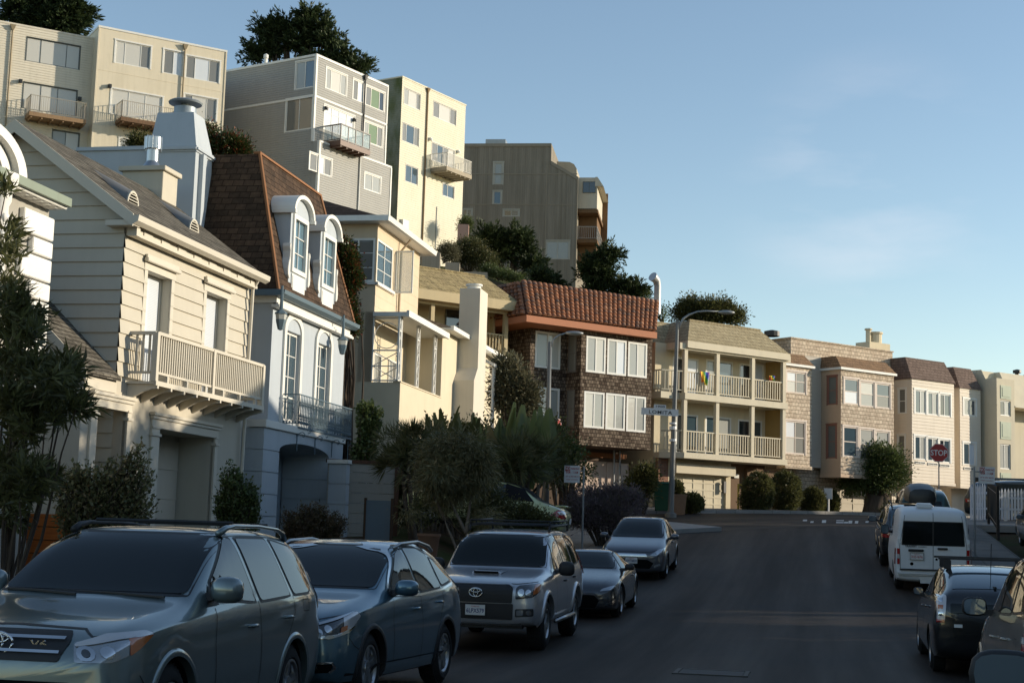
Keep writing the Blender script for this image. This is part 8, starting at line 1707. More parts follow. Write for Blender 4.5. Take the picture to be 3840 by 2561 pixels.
for sg in (1, -1):
    for A, pts in (('b', [(.48 * sg, .68), (.74 * sg, .64), (.76 * sg, .84), (.5 * sg, .84)]), ('l' if sg > 0 else 'r', [(-1.86, .70), (-2.22, .66), (-2.22, .84), (-2.05, .88)])):
        h = c.patch('taillight', pts, A, REDL, .01, 1); cx_ = [p[0] for p in pts]; zc_ = [p[1] for p in pts]; c.patch('reverse_lens', [(cx_[0] * .45 + cx_[1] * .55, zc_[0] + .09), (cx_[1], zc_[1] + .11), (cx_[2], zc_[2] - .01), (cx_[3] * .5 + cx_[2] * .5, zc_[3] - .01)], A, WLENS, .016, 1, parent=h)
mb = MB(); mb.tube([(-1.95, -.66, .97), (-2.16, -.60, 1.0), (-2.16, .60, 1.0), (-1.95, .66, .97)], .02, 6); mb.build('spoiler', P6, c.e, smooth=True)
c.seams([('l', [(-.75, .95), (-.78, .6), (-.7, .3)]), ('b', [(-.74, .46), (.74, .46)])]); c.wheels(.21, 7); c.plate('b', 0, .62, '')
# nose toward the garage, tail over the pavement
q = at('O', 1085, 230, 42.5); az = ST + math.pi * 1.5; X = Vector((math.sin(az), math.cos(az), -.0)); Xd = (X + Vector((0, 0, .13))).normalized(); Yd = Vector((0, 0, 1)).cross(Xd).normalized(); Zd = Xd.cross(Yd)
M_ = Matrix((Xd, Yd, Zd)).transposed().to_4x4(); org = q - Xd * (-2.25) - Yd * (.7 if False else -.5) - Zd * .62; M_.translation = org; c.e.matrix_world = M_
gb = (M_ @ Vector((-1.25, 0, 0))); CONV_Z = gb.z

# ---- white delivery van
P7 = paint('van_white', (.70, .72, .73), .35, .1)
st = [(2.25, .3, .8, .86, .62, .56, .44), (2.15, .22, .95, 1.02, .82, .76, .62), (1.7, .2, 1.08, 1.16, .89, .84, .70), (1.35, .2, 1.12, 1.28, .9, .86, .72), (.75, .2, 1.15, 1.75, .9, .86, .70), (.45, .2, 1.16, 1.90, .9, .86, .68), (.0, .2, 1.17, 1.97, .9, .86, .68), (-1.5, .2, 1.18, 2.0, .9, .87, .70), (-2.05, .22, 1.18, 1.98, .9, .87, .70), (-2.2, .25, 1.16, 1.93, .89, .86, .68), (-2.26, .30, 1.14, 1.84, .87, .84, .66), (-2.28, .36, 1.10, 1.74, .82, .79, .62)]
c = Car('parked_van', 'white delivery van with twin rear doors seen from behind on the right side', st, (1.45, -1.35), .33, .885, .20, P7, .05, cat='van')
c.screen([(-.69, 1.14), (.69, 1.14), (.60, 1.68), (-.60, 1.68)], 'b', name='rear_window'); mb = MB(); c.strip([(0, 1.13), (0, 1.69)], 'b', .04, .012, mb); c.strip([(0, .48), (0, 1.9)], 'b', .012, .004, mb); c.strip([(-.76, .52), (-.78, 1.1), (-.66, 1.84)], 'b', .010, .004, mb); c.strip([(.76, .52), (.78, 1.1), (.66, 1.84)], 'b', .010, .004, mb); mb.build('door_seams', GASK, c.e)
c.screen([(-.66, 1.3), (.66, 1.3), (.62, 1.8), (-.62, 1.8)]); c.windows([[(.95, 1.22), (.62, 1.66), (.05, 1.72), (.05, 1.2)]])
for sg in (1, -1):
    for A, pts in (('b', [(.78 * sg, .66), (.84 * sg, .66), (.84 * sg, 1.04), (.78 * sg, 1.04)]), ('l' if sg > 0 else 'r', [(-2.14, .66), (-2.24, .66), (-2.24, 1.04), (-2.14, 1.04)])):
        h = c.patch('taillight', pts, A, REDL, .012, 0); zz = [(p[0], .80 if p[1] < .7 else .90) for p in pts]; c.patch('reverse_lens', zz, A, WLENS, .018, 0, parent=h)
    mb = MB(); q = c.hit('b', .80 * sg, 1.22, 0); mb.box(q.x - .02, q.x + .05, q.y - .05, q.y + .03, 1.16, 1.28); mb.build('hinge', P7, c.e, bevel=.01)
mb = MB(); mb.box(-2.36, -2.2, -.84, .84, .40, .53); mb.build('rear_bumper', P7, c.e, bevel=.04); mb = MB(); mb.box(-2.375, -2.26, -.78, .78, .53, .56); mb.build('bumper_step', BLK, c.e)
c.plate('b', .38, .86, '3H51676', sub='California', tm=PLR); mb = MB(); mb.box(-2.315, -2.26, .22, .58, .97, 1.03); mb.box(-2.315, -2.26, -.34, -.10, 1.03, 1.08); mb.build('door_handle', BLK, c.e, bevel=.01)
mb = MB(); q = c.hit('b', .5, .68, .0); mb.lathe([(.04, q.x - .01), (.03, q.x - .015), (.001, q.x - .015)], (0, .5, .68), 12, 'x'); mb.lathe([(.03, q.x - .01), (.02, q.x - .015), (.001, q.x - .015)], (0, -.08, .80), 12, 'x'); mb.build('lock', DARK, c.e)
M_ = c.badge('b', .42, 1.10); textmesh('TRANSIT', .062, M_ @ Matrix.Translation((-.10, 0, .004)), .003, True, width=.28).build('badge_text', BLK, c.e); textmesh('CONNECT', .03, M_ @ Matrix.Translation((.17, -.008, .004)), .003, True, width=.2).build('badge_text', BLK, c.e)
mb = MB(); mb.box(-1.9, -1.3, -.02, .36, 1.99, 2.10); mb.build('roof_vent', P7, c.e, bevel=.03); c.wheels(.19, 7); c.mirrors(.8, .9, 1.3, BLK, (.09, .11, .13))
mb = MB(); mb.box(-2.30, -2.26, -.08, .30, .22, .38); mb.build('tow_plate', PLW, c.e)
c.place(40.7, 2.70, 1)

# ---- black hatchback with roof bars
P8 = carpaint('black_paint', (.018, .019, .020), .3, .2)
st = [(2.2, .26, .58, .62, .6, .54, .4), (2.1, .18, .70, .75, .78, .7, .56), (1.6, .17, .84, .90, .86, .80, .66), (1.1, .17, .90, 1.02, .86, .81, .66), (.6, .17, .94, 1.28, .86, .81, .60), (.1, .17, .96, 1.46, .86, .81, .55), (-.4, .17, .97, 1.49, .86, .81, .55), (-1.1, .17, 1.0, 1.42, .86, .81, .55), (-1.7, .18, 1.03, 1.29, .86, .80, .57), (-2.02, .22, 1.05, 1.18, .85, .79, .60), (-2.14, .28, 1.0, 1.08, .83, .77, .60), (-2.20, .36, .82, .88, .76, .7, .5)]
c = Car('parked_car', 'black hatchback with roof bars and clear stacked tail lamps on the right side', st, (1.42, -1.28), .31, .855, .19, P8, .05)
c.patch('rear_window', [(-1.15, .50), (-1.15, -.50), (-1.95, -.58), (-1.95, .58)], 't', GLB, .006, 1, 10); c.patch('rear_window', [(-.62, .86), (.62, .86), (.62, 1.0), (-.62, 1.0)], 'b', CG, .006, 1)
c.windows([[(.72, 1.0), (.15, 1.38), (-.12, 1.41), (-.16, 1.0)], [(-.26, 1.0), (-.22, 1.41), (-.85, 1.38), (-1.0, 1.05)], [(-1.1, 1.06), (-.98, 1.36), (-1.5, 1.24), (-1.62, 1.10)]])
for sg in (1, -1):
    h = c.patch('taillight', [(.70 * sg, .74), (.795 * sg, .74), (.785 * sg, 1.12), (.66 * sg, 1.10)], 'b', WLENS, .012, 1); c.patch('red_lens', [(.70 * sg, .74), (.795 * sg, .74), (.793 * sg, .78), (.70 * sg, .78)], 'b', REDL, .018, 0, parent=h)
    for k in range(3): c.patch('lamp_cell', [(.715 * sg, .83 + k * .09), (.775 * sg, .83 + k * .09), (.772 * sg, .88 + k * .09), (.71 * sg, .88 + k * .09)], 'b', CHR if k != 1 else AMB, .018, 0, parent=h)
    [(lambda mb, x: (mb.box(x, x + .06, sg * .50, sg * .60, 1.42, 1.56), mb.build('rack_foot', BLK, c.e, bevel=.01)))(MB(), x) for x in (0, -.85)]
[(lambda mb, x: (mb.box(x, x + .06, -.68, .68, 1.56, 1.59), mb.build('roof_bar', BLK, c.e)))(MB(), x) for x in (0, -.85)]; mb = MB(); q = c.hit('t', -1.35, 0, 0); mb.tube([q, q + Vector((-.12, 0, .45))], .005, 4); mb.build('aerial', BLK, c.e)
mb = MB(); q = c.hit('t', -1.95, 0, .0); mb.tube([q + Vector((-.02, 0, .02)), q + Vector((.2, .05, .03)), q + Vector((.42, .2, .05))], [.02, .012, .008], 5); mb.build('wiper', BLK, c.e)
c.plate('b', 0, .62, ''); M_ = c.badge('b', .52, .70); mb = MB(M_); mb.box(-.055, .055, -.022, .022, 0, .003); mb.build('sticker', PLW, c.e); c.seams([('l', [(-.2, .98), (-.22, .7), (-.2, .28)]), ('l', [(-1.05, 1.0), (-1.05, .85), (-.88, .6), (-.75, .34)])], m=DARK)
c.handles([(-.02, .84), (-.85, .88)], P8); c.wheels(.2, 7); c.mirrors(.62, .80, 1.02, BLK, (.06, .08, .06)); c.place(24.3, 2.40, 1)

# ---- tan wagon nearer on the right
P9 = carpaint('champagne_paint', (.26, .235, .19), .5, .28)
st10 = [(2.3, .28, .62, .66, .6, .54, .4), (2.2, .2, .74, .79, .8, .72, .58), (1.7, .19, .86, .92, .87, .81, .66), (1.1, .2, .92, 1.03, .875, .82, .68), (.65, .2, .95, 1.28, .875, .82, .62), (.2, .2, .97, 1.48, .875, .82, .58), (-.4, .2, .98, 1.55, .875, .82, .57), (-1.2, .2, 1.0, 1.54, .875, .82, .57), (-1.8, .2, 1.02, 1.48, .87, .81, .57), (-2.1, .24, 1.03, 1.30, .86, .80, .60), (-2.24, .30, .98, 1.08, .84, .78, .60), (-2.30, .38, .80, .86, .76, .7, .5)]
st = [(x, a_, b_ + .12 * (b_ > .9), t_ + (.16 if t_ > 1.4 else .12 if t_ > .9 else 0), *k_) for x, a_, b_, t_, *k_ in st10]
c = Car('parked_car', 'champagne tan wagon cut by the right edge of the picture', st, (1.42, -1.22), .32, .87, .2, P9, .055)
c.windows([[(.72, 1.12), (.24, 1.56), (-.10, 1.61), (-.14, 1.11)], [(-.24, 1.11), (-.2, 1.615), (-.92, 1.61), (-1.06, 1.13)], [(-1.16, 1.14), (-1.04, 1.61), (-1.7, 1.57), (-1.98, 1.24), (-1.95, 1.18)]], trim=.024)
c.screen([(-.56, 1.2), (.56, 1.2), (.50, 1.56), (-.50, 1.56)], 'b', name='rear_window')
for sg in (1, -1):
    for A, pts in (('b', [(.60 * sg, .76), (.80 * sg, .76), (.80 * sg, 1.02), (.62 * sg, 1.02)]), ('l' if sg > 0 else 'r', [(-2.04, .76), (-2.24, .76), (-2.22, 1.02), (-2.10, 1.02)])):
        h = c.patch('taillight', pts, A, REDL, .01, 1); a_, b_ = pts[0], pts[1]; c.patch('reverse_lens', [(a_[0], .90), (b_[0], .90), (b_[0], .96), (a_[0], .96)], A, WLENS, .016, 1, parent=h)
c.seams([('l', [(.68, .95), (.7, .7), (.66, .3)]), ('l', [(-.19, .98), (-.2, .7), (-.19, .3)]), ('l', [(-1.1, 1.0), (-1.12, .85), (-.92, .62), (-.8, .34)]), ('l', [(-1.55, .80), (-1.55, .92), (-1.70, .92), (-1.70, .80), (-1.55, .80)])]); c.handles([(0, .86), (-.92, .88)], P9)
c.wheels(.21, 6, 's', (P9, .05, .014)); c.mirrors(.58, .87, 1.14, BLK, (.09, .13, .10)); c.plate('b', 0, .64, ''); c.place(16.4, 2.60, 1)

# ---- dark car whose mirror shows at the lower right corner
P10 = carpaint('ink_paint', (.03, .033, .038), .4, .25)
st = st10
c = Car('parked_car', 'dark car at the lower right corner, only its black trimmed door mirror in view', st, (1.42, -1.22), .32, .87, .2, P10, .055)
c.windows([[(.72, 1.0), (.22, 1.42), (-.10, 1.46), (-.14, 1.0)], [(-.24, 1.0), (-.2, 1.46), (-.92, 1.46), (-1.06, 1.02)]]); c.screen([(-.66, 1.05), (.66, 1.05), (.56, 1.45), (-.56, 1.45)])
c.wheels(.21, 6); c.mirrors(.55, .86, 1.10, BLK, (.09, .145, .10)); c.place(6.1, 1.69, 1, .12)

# ---- black SUV ahead of the van with a roof box
st = [(2.3, .36, .84, .9, .7, .64, .5), (2.2, .28, .94, 1.0, .88, .8, .66), (1.6, .26, 1.04, 1.12, .93, .87, .72), (1.0, .26, 1.08, 1.22, .93, .88, .72), (.6, .26, 1.1, 1.5, .93, .88, .66), (.25, .26, 1.12, 1.68, .93, .88, .62), (-.4, .26, 1.13, 1.73, .93, .88, .61), (-1.6, .26, 1.15, 1.72, .93, .88, .60), (-2.1, .3, 1.16, 1.6, .91, .86, .61), (-2.26, .36, 1.1, 1.2, .87, .82, .60), (-2.32, .44, .9, .96, .78, .7, .5)]
def suv(label, m, place, box=False, rails=True):
    c = Car('parked_car', label, st, (1.4, -1.3), .36, .925, .22, m, .055)
    c.windows([[(.7, 1.16), (.26, 1.6), (-.12, 1.64), (-.16, 1.16)], [(-.26, 1.16), (-.22, 1.64), (-.95, 1.64), (-1.1, 1.18)], [(-1.2, 1.19), (-1.08, 1.64), (-1.8, 1.6), (-2.0, 1.24)]]); c.screen([(-.62, 1.16), (.62, 1.16), (.56, 1.6), (-.56, 1.6)], 'b', GLB, 'rear_window'); c.screen([(-.7, 1.2), (.7, 1.2), (.6, 1.64), (-.6, 1.64)])
    for sg in (1, -1): c.patch('taillight', [(.66 * sg, .86), (.84 * sg, .86), (.84 * sg, 1.14), (.68 * sg, 1.14)], 'b', REDL, .01, 1); c.patch('taillight', [(-2.1, .86), (-2.24, .86), (-2.22, 1.14), (-2.12, 1.14)], 'l' if sg > 0 else 'r', REDL, .01, 1); c.patch('headlight', [(.5 * sg, .74), (.84 * sg, .8), (.86 * sg, .94), (.52 * sg, .9)], 'f', LENS, .01, 1)
    c.wheels(.22, 6, 's', (m, .05, .015)); c.mirrors(.6, .92, 1.18, m, (.09, .13, .09)); c.handles([(0, .98), (-.95, 1.0)], m); c.plate('b', 0, .78, '')
    mb = MB()
    for sg in (1, -1): mb.tube([(.1, sg * .6, 1.7), (0, sg * .6, 1.77), (-1.7, sg * .59, 1.77), (-1.85, sg * .58, 1.68)], .018, 6)
    for x in (-.3, -1.3): mb.tube([(x, -.6, 1.78), (x, .6, 1.78)], .016, 6)
    mb.build('roof_rail', BLK, c.e, smooth=True); c.place(*place); return c
sv = suv('black SUV carrying a roof box, parked ahead of the white van', P8, (46.8, 2.62, 1)); bpy.context.view_layer.update()
MW = sv.e.matrix_world.copy(); stb = []
mb = MB()
for x, hw, h in ((-1.95, .26, .22), (-1.9, .36, .36), (-1.5, .41, .44), (-.6, .42, .46), (.1, .40, .38), (.4, .32, .22), (.45, .22, .14)):
    stb.append([(x, -.24 + a * hw, 1.84 + b * h) for a, b in ((-1, 0), (-1.02, .35), (-.94, .8), (-.6, 1), (0, 1.05), (.6, 1), (.94, .8), (1.02, .35), (1, 0), (0, -.05))])
n = 10; mb.add([p for r_ in stb for p in r_], [(i * n + k, i * n + (k + 1) % n, (i + 1) * n + (k + 1) % n, (i + 1) * n + k) for i in range(6) for k in range(n)] + [tuple(range(n)), tuple(range(60, 70))])
o = mb.build('roof_box', plain('box_black', (.02, .02, .02), .4), None, smooth=True, angle=50); o.matrix_world = MW; tag(o, 'black rounded cargo box on the roof of the SUV ahead of the van', 'roof box')
# ---- vehicles near the cross street
sedan('parked_car', 'dark teal car behind the left end of the white picket fence', carpaint('dark_teal', (.03, .045, .05)), (66.8, 8.1, 1, RA - ST), plate='')
sedan('parked_car', 'dark green car mostly hidden behind the roof box at the top of the street', carpaint('bottle_green', (.02, .06, .05)), (55.6, 3.5, 1), plate='')
q = at('Q', 1400, 330, 46.5); c = sedan('parked_car', 'silver grey sedan tail at the right edge above the champagne wagon', carpaint('silver_grey', (.33, .35, .38), .6, .3), (q.dot(TD) + 2, q.dot(RD) + 1.25, 1), plate=''); c.e.location.z = q.z - .80
# ------------------------------------------------------------------ street furniture
GALV = plain('galvanised_post', (.30, .31, .31), .5, .4, bump=.2); SIGNR = plain('sign_red', (.34, .022, .018), .45); SIGNW = plain('sign_white', (.66, .66, .66), .45); POLE = plain('pole_grey', (.155, .16, .155), .6, .1, bump=.3)
def facing(p, az, tilt=0.0):
    """matrix at p: x to the viewer's right, y up, z toward the viewer at heading az"""
    z = Vector((math.sin(az), math.cos(az), 0)); y = Vector((0, 0, 1)); x = y.cross(z); M_ = Matrix((x, y, z)).transposed().to_4x4() @ Matrix.Rotation(tilt, 4, 'Z'); M_.translation = p; return M_
def stop_sign(label, g, x, y, depth, az, zb, foot=None, back=False, wd=.76):
    p = at(g, x, y, depth); t = thing('stop_sign', label, 'sign', (p.x, p.y, zb)); Ml = facing(Vector((0, 0, p.z - zb)), az, R(-1.0)); R_ = wd / 2 / math.cos(math.pi / 8)
    mb = MB(Ml); mb.prism([(R_ * math.cos(math.pi / 8 + k * math.pi / 4), R_ * math.sin(math.pi / 8 + k * math.pi / 4), 0) for k in range(8)], (0, 0, .004)); pl = mb.build('sign_plate', SIGNR, t)
    mb = MB(Ml); r1, r2 = R_ * .975, R_ * .93
    for k in range(8):
        a, b = math.pi / 8 + k * math.pi / 4, math.pi / 8 + (k + 1) * math.pi / 4; mb.quad((r1 * math.cos(a), r1 * math.sin(a), .0055), (r1 * math.cos(b), r1 * math.sin(b), .0055), (r2 * math.cos(b), r2 * math.sin(b), .0055), (r2 * math.cos(a), r2 * math.sin(a), .0055))
    mb.build('border', SIGNW, pl); textmesh('STOP', .33, Ml @ Matrix.Translation((0, -.01, .006)), .001, True, 1.0, width=.66).build('lettering', SIGNW, pl)
    mb = MB(); bp = Ml.to_3x3() @ Vector((0, 0, -.03)); mb.tube([bp + Vector((0, 0, -.4)), bp + Vector((0, 0, p.z - zb + .3))], .028, 8); mb.build('post', GALV, t); return t
stop_sign('red stop sign on a thin post at the top of the street, right side', 'L', 1020, 975, 64, R(180 + 12), zs(64) + .1)
stop_sign('red stop sign seen nearly edge on among the leaves by the brown shingled house', 'J', 405, 1005, 56.5, R(108), zter(*at('J', 405, 1250, 56.5)[:2]) + .1)
def parking_sign(label, g, x, y, px_, py_, depth, az, zb, wd=.46, ht=.50, lean=0):
    p = at(g, x, y, depth); base = at(g, px_, py_, depth); t = thing('parking_sign', label, 'sign', (base.x, base.y, zb)); Ml = facing(p - Vector((base.x, base.y, zb)), az, R(lean))
    mb = MB(Ml); mb.box(-wd / 2, wd / 2, -ht / 2, ht / 2, 0, .004); pl = mb.build('sign_plate', SIGNW, t, bevel=.0)
    mb = MB(Ml); mb.box(-wd / 2 + .02, -wd / 2 + .17, ht / 2 - .16, ht / 2 - .02, .0045, .006); mb.build('red_panel', SIGNR, pl)
    textmesh('NO', .13, Ml @ Matrix.Translation((-wd / 2 + .095, ht / 2 - .09, .0065)), .001, True, width=.13).build('lettering', SIGNW, pl)
    textmesh('PARKING', .085, Ml @ Matrix.Translation((.085, ht / 2 - .09, .005)), .001, True, width=.25).build('lettering', SIGNR, pl)
    textmesh('9AM - 11AM', .10, Ml @ Matrix.Translation((0, .05, .005)), .001, True, width=.36).build('lettering', SIGNR, pl)
    textmesh('1ST & 3RD MON', .06, Ml @ Matrix.Translation((0, -.07, .005)), .001, True, width=.38).build('lettering', SIGNR, pl); textmesh('STREET CLEANING', .04, Ml @ Matrix.Translation((0, -.16, .005)), .001, True, width=.34).build('lettering', SIGNR, pl)
    mb = MB(); q = p - Vector((base.x, base.y, zb)); mb.tube([(0, 0, -.3), (0, 0, q.z - .12), (0, 0, q.z + .24)], .03, 8); mb.build('post', GALV, t); mb = MB(); mb.tube([(0, 0, q.z + .1), (q.x * .6, q.y * .6, q.z + .1)], .018, 6); mb.build('bracket', GALV, t); return t
b = at('J', 553, 1560, 45.0); parking_sign('white and red no parking sign on the left pavement by the lavender', 'J', 487, 1283, 553, 1560, 45.0, R(180 + 8), zs(b.dot(TD)) + .15)
b = at('L', 1276, 1540, 45.5); parking_sign('white and red no parking sign on the right pavement before the picket fence', 'L', 1372, 1140, 1284, 1540, 45.5, R(180 + 16), zs(b.dot(TD)) + .15, lean=-2)
# street name pole with its curved lamp arm
b = at('K', 200, 1425, 62.5); zb = zroad(b.x, b.y) + .1; t = thing('street_lamp', 'tall grey street lamp pole carrying the LOMITA street name sign', 'street lamp', (b.x, b.y, zb))
top = at('K', 245, 175, 62.5) - Vector((b.x, b.y, zb)); a1 = at('K', 320, 140, 62.5) - Vector((b.x, b.y, zb)); a2 = at('K', 430, 116, 62.5) - Vector((b.x, b.y, zb)); a3 = at('K', 520, 120, 62.5) - Vector((b.x, b.y, zb))
mb = MB(); mb.tube([(0, 0, -.3), (top.x * .5, top.y * .5, top.z * .5), top], [.125, .10, .065], 12); mb.lathe([(.24, -.3), (.24, .06), (.15, .1)], (0, 0, 0), 12); mb.build('pole', POLE, t, smooth=True, angle=50)
mb = MB(); mb.tube([top - Vector((0, 0, .45)), (top + a1) / 2 + Vector((0, 0, -.05)), a1, (a1 + a2) / 2 + Vector((0, 0, .05)), a2, a3], [.05, .045, .04, .035, .035, .03], 8); mb.build('lamp_arm', GALV, t, smooth=True)
mb = MB(); mb.ball((a3.x + .28, a3.y, a3.z - .02), (.36, .15, .09), 12); mb.build('lamp_head', GALV, t, smooth=True)
for (yy, hh) in ((880, .07), (960, .05), (850, .04)): 
    q = at('K', 215, yy, 62.5) - Vector((b.x, b.y, zb)); mb = MB(); mb.lathe([(.15, -hh), (.155, 0), (.15, hh)], (q.x, q.y, q.z), 12); mb.build('band', SIGNW, t)
sg = at('K', 133, 775, 62.4); ls = sg - Vector((b.x, b.y, zb)); Ml = facing(ls, R(180 + 4), R(1.5)); wd = 1.55
sn_ = thing('street_name_sign', 'white LOMITA street name sign blade mounted on the lamp pole', 'sign', sg); Ml = facing(Vector((0, 0, 0)), R(180 + 4), R(-2)); mb = MB(Ml); mb.box(-.78, .74, -.14, .14, 0, .02); pl = mb.build('sign_plate', SIGNW, sn_)
textmesh('LOMITA', .2, Ml @ Matrix.Translation((0.0, -.02, .022)), .002, True, 1.15, width=.95).build('lettering', IRON, pl); mb = MB(Ml); mb.box(-.28, .22, .145, .30, 0, .02); bx = mb.build('block_plate', SIGNW, sn_); textmesh('1900', .11, Ml @ Matrix.Translation((-.03, .22, .022)), .002, True, width=.36).build('lettering', IRON, bx)
# lamp among the trees
b = at('J', 342, 870, 57.5); zb = zter(b.x, b.y); t = thing('street_lamp', 'slim street lamp standing in front of the brown shingled house', 'street lamp', (b.x, b.y, zb))
O_ = Vector((b.x, b.y, zb)); top = at('J', 350, 465, 57.5) - O_; mb = MB(); mb.tube([(0, 0, -.3), (top.x * .5, top.y * .5, top.z * .5), top], [.13, .10, .07], 10); mb.build('pole', POLE, t, smooth=True)
p1, p2 = at('J', 405, 425, 57.5) - O_, at('J', 455, 410, 57.5) - O_; mb = MB(); mb.tube([top - Vector((0, 0, .3)), (top + p1) / 2, p1, p2], [.04, .035, .03, .03], 7); mb.build('lamp_arm', GALV, t, smooth=True); mb = MB(); mb.ball((p2.x + .28, p2.y, p2.z), (.36, .14, .085), 12); mb.build('lamp_head', GALV, t, smooth=True)
# small white sign by the clipped bushes
b = at('L', 208, 1445, 76.5); t = thing('small_sign', 'small blank white board on a white stake beside the clipped bushes', 'sign', b); mb = MB(); mb.tube([(0, 0, -.3), (0, 0, 1.1)], .06, 6); mb.build('post', SIGNW, t); mb = MB(facing(Vector((0, 0, 1.15)), R(180 + 20))); mb.box(-.2, .2, -.27, .27, .06, .09); mb.build('sign_board', SIGNW, t)
# green wheelie bin
b = at('J', 1045, 1495, 63.8); t = thing('wheelie_bin', 'green wheeled bin on the corner pavement left of the lamp pole', 'bin', b, R(-12)); GBN = plain('bin_green', (.012, .085, .045), .5)
mb = MB(); mb.hexa([(-.26, -.3, -.1), (.26, -.3, -.1), (.26, .3, -.1), (-.26, .3, -.1)], [(-.36, -.40, 1.0), (.36, -.40, 1.0), (.36, .40, 1.0), (-.36, .40, 1.0)]); mb.build('bin_body', GBN, t, bevel=.03); mb = MB(); mb.hexa([(-.39, -.44, 1.003), (.39, -.44, 1.003), (.39, .44, 1.003), (-.39, .44, 1.003)], [(-.34, -.36, 1.1), (.34, -.36, 1.1), (.34, .42, 1.12), (-.34, .42, 1.12)]); mb.build('lid', GBN, t, bevel=.02)
for s_ in (-1, 1): mb = MB(); mb.lathe([(.001, s_ * .28), (.1, s_ * .28), (.1, s_ * .33), (.001, s_ * .33)], (0, .3, .0), 12, 'x'); mb.build('wheel', TYRE, t)
b = at('K', 250, 1400, 65); t = thing('flower_box', 'terracotta planter box at the left of the cream garage door', 'planter', b); mb = MB(); mb.hexa([(-.25, -.25, -.3), (.25, -.25, -.3), (.25, .25, -.3), (-.25, .25, -.3)], [(-.32, -.32, .55), (.32, -.32, .55), (.32, .32, .55), (-.32, .32, .55)]); mb.box(-.34, .34, -.34, .34, .48, .56); mb.build('planter_box', plain('terracotta', (.30, .17, .10), .8), t)
b = at('K', 641, 1420, 71.2); t = thing('gas_riser', 'thin yellow pipe standing by the apartment entry', 'pipe', b); mb = MB(); mb.tube([(0, 0, -.3), (0, 0, 1.25)], .05, 6); mb.tube([(0, 0, 1.2), (.18, 0, 1.2)], .04, 6); mb.build('pipe', plain('yellow_pipe', (.45, .30, .03), .6), t)
# orange board gate and terracotta pot on the left
b = at('E', 390, 1560, 25.5); b.z = .1; t = thing('board_gate', 'orange stained horizontal board gate behind the dark bush', 'gate', b, R(90) - ST + R(-80)); ztp = at('E', 390, 1360, 25.5).z - b.z; OR = grain('orange_stain', (.50, .14, .025), (.36, .09, .02), .6, (2, 2, 20)); n = 8
for k in range(n): mb = MB(); mb.box(-.75, .75, -.02, .02, -.1 + ztp * k / n, -.1 + ztp * (k + 1) / n - .015); mb.build('board', OR, t)
mb = MB(); mb.box(-.72, .72, .021, .06, -.1, ztp - .15); mb.box(-.84, -.76, -.05, .05, -.2, ztp + .05); mb.box(.76, .84, -.05, .05, -.2, ztp + .05); mb.build('gate_frame', grain('dark_post', (.08, .05, .03), (.05, .03, .02)), t)
b = at('H', 465, 1530, 29.5); t = thing('plant_pot', 'wide terracotta bowl half hidden behind the teal crossover', 'pot', b); mb = MB(); mb.lathe([(.001, -.35), (.15, -.35), (.21, .10), (.23, .12), (.23, .17), (.2, .17), (.19, .12), (.001, .1)], (0, 0, .0), 24); mb.build('pot', plain('terracotta', (.16, .085, .05), .8), t, smooth=True, angle=40)
b = at('F', 1240, 1560, 40.0); b.z = .6; t = thing('garden_gate', 'dark blue grey side gate right of the blue garden piers', 'gate', b, R(-8)); z1 = at('F', 1240, 1225, 40).z - b.z; mb = MB(); mb.box(-.1, .55, -.03, .03, -.5, z1); mb.build('gate_leaf', paint('gate_blue', (.12, .16, .19), .6), t); mb = MB(); mb.box(-.16, -.1, -.05, .05, -.5, z1 + .06); mb.box(.55, .61, -.05, .05, -.5, z1 + .06); mb.build('gate_post', grain('dark_post', (.08, .05, .03), (.05, .03, .02)), t)
b = at('F', 1300, 1100, 42.5); b.z = .8; t = thing('board_fence', 'pale boarded fence with dark top rail between the blue piers and the palms', 'fence', b, R(90) - ST + R(-60)); z1 = at('F', 1300, 990, 42.5).z - b.z
for k in range(int(z1 / .28) + 1): mb = MB(); mb.box(-1.4, .5, -.02, .02, k * .28 - .1, k * .28 + .17); mb.build('board', paint('pale_board', (.32, .30, .26), .7), t)
mb = MB(); mb.box(-1.45, .55, -.05, .05, z1 + .1, z1 + .2); mb.box(.5, .62, -.06, .06, -.3, z1 + .9); mb.build('fence_rail', grain('red_post', (.12, .06, .035), (.07, .04, .03)), t)
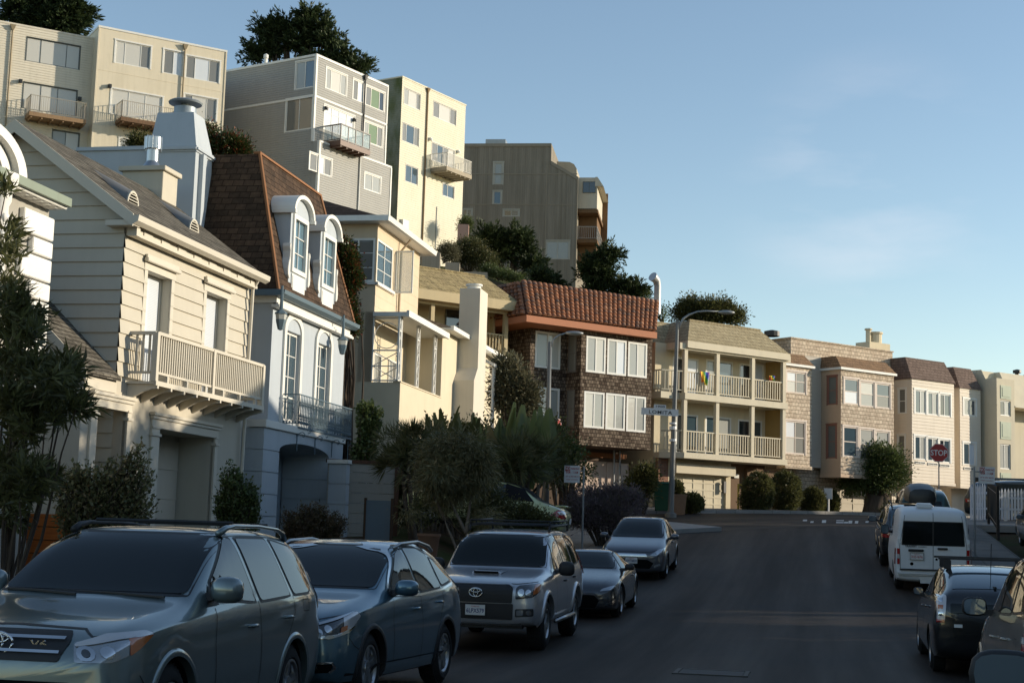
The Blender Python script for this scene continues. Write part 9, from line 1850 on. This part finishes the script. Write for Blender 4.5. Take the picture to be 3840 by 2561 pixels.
# picket fence, iron gate and porch roof on the right
PKT = paint('picket_white', (.60, .63, .68), .6, .08)
def picket(label, g, x0, x1, yt, yb, d0, d1, pitch=.15):
    a = at(g, x0, yb, d0); bb = at(g, x1, yb, d1); tz = at(g, x0, yt, d0).z - a.z; d = Vector((bb.x - a.x, bb.y - a.y, 0)); L_ = d.length; t = thing('picket_fence', label, 'fence', a, math.atan2(d.y, d.x)); n = int(L_ / pitch)
    for k in range(n):
        x = k * pitch; mb = MB(); dz = (bb.z - a.z) * k / n; mb.prism([(x, 0, -.2 + dz), (x + .095, 0, -.2 + dz), (x + .095, 0, tz - .14 + dz), (x + .075, 0, tz - .06 + dz), (x + .0475, 0, tz + dz), (x + .02, 0, tz - .06 + dz), (x, 0, tz - .14 + dz)], (0, .022, 0)); mb.build('picket', PKT, t)
    mb = MB(); mb.box(0, L_, .023, .06, .2, .28); mb.box(0, L_, .023, .06, tz - .4, tz - .32); mb.build('rail', PKT, t); return t
picket('white picket fence right of the black iron gate under the dark porch roof', 'L', 1455, 1720, 1235, 1430, 60.0, 60.5)
picket('short run of white picket fence left of the black iron gate', 'L', 1250, 1380, 1205, 1430, 61.0, 60.0, .14)
a = at('L', 1384, 1500, 59.0); bb = at('L', 1452, 1545, 50.0)
a = tr(58.5, 6.05, 0); bb = tr(48.5, 6.05, 0)
a = at('L', 1386, 1440, 58); bb = at('L', 1455, 1545, 47); t = thing('iron_fence', 'black iron railing running beside the right hand pavement', 'fence', a); d = bb - a; mb = MB(); n = 42
for k in range(n + 1):
    p = d * (k / n); h = 1.25; mb.tube([p, p + Vector((0, 0, h))], .012, 4); mb.ball((p.x, p.y, p.z + h + .03), (.025, .025, .05), 6)
mb.build('iron_bars', IRON, t); mb = MB(); mb.tube([Vector((0, 0, .12)), d + Vector((0, 0, .12))], .02, 5); mb.tube([Vector((0, 0, 1.1)), d + Vector((0, 0, 1.1))], .02, 5); mb.build('iron_rail', IRON, t)
for p, nm in ((Vector((0, 0, 0)), 0), (d, 1)): mb = MB(); mb.box(p.x - .04, p.x + .04, p.y - .04, p.y + .04, p.z - .3, p.z + 1.35); mb.build('gate_post', IRON, t)
a = at('L', 1440, 1265, 62.0); bb = at('L', 1700, 1265, 62.0); t = thing('porch', 'dark roofed porch behind the white picket fence at the right edge', 'porch', a); z1 = at('L', 1440, 1205, 62).z - a.z
mb = MB(); mb.hexa([(0, -.6, 0), (9, -.6, 0), (9, 3, .3), (0, 3, .3)], [(.05, -.5, z1), (9, -.5, z1), (9, 3, z1 + .4), (.05, 3, z1 + .4)]); mb.build('roof', paint('dark_fascia', (.03, .035, .03), .8), t);
for x in (.3, 3.0, 6.0): mb = MB(); mb.box(x - .06, x + .06, -.3, -.18, -3.2, .02); mb.build('post', WHT, t)
mb = MB(); mb.box(.2, 9, 2.2, 2.4, -3.2, .2); mb.build('wall', paint('porch_wall', (.22, .22, .19), .8), t)
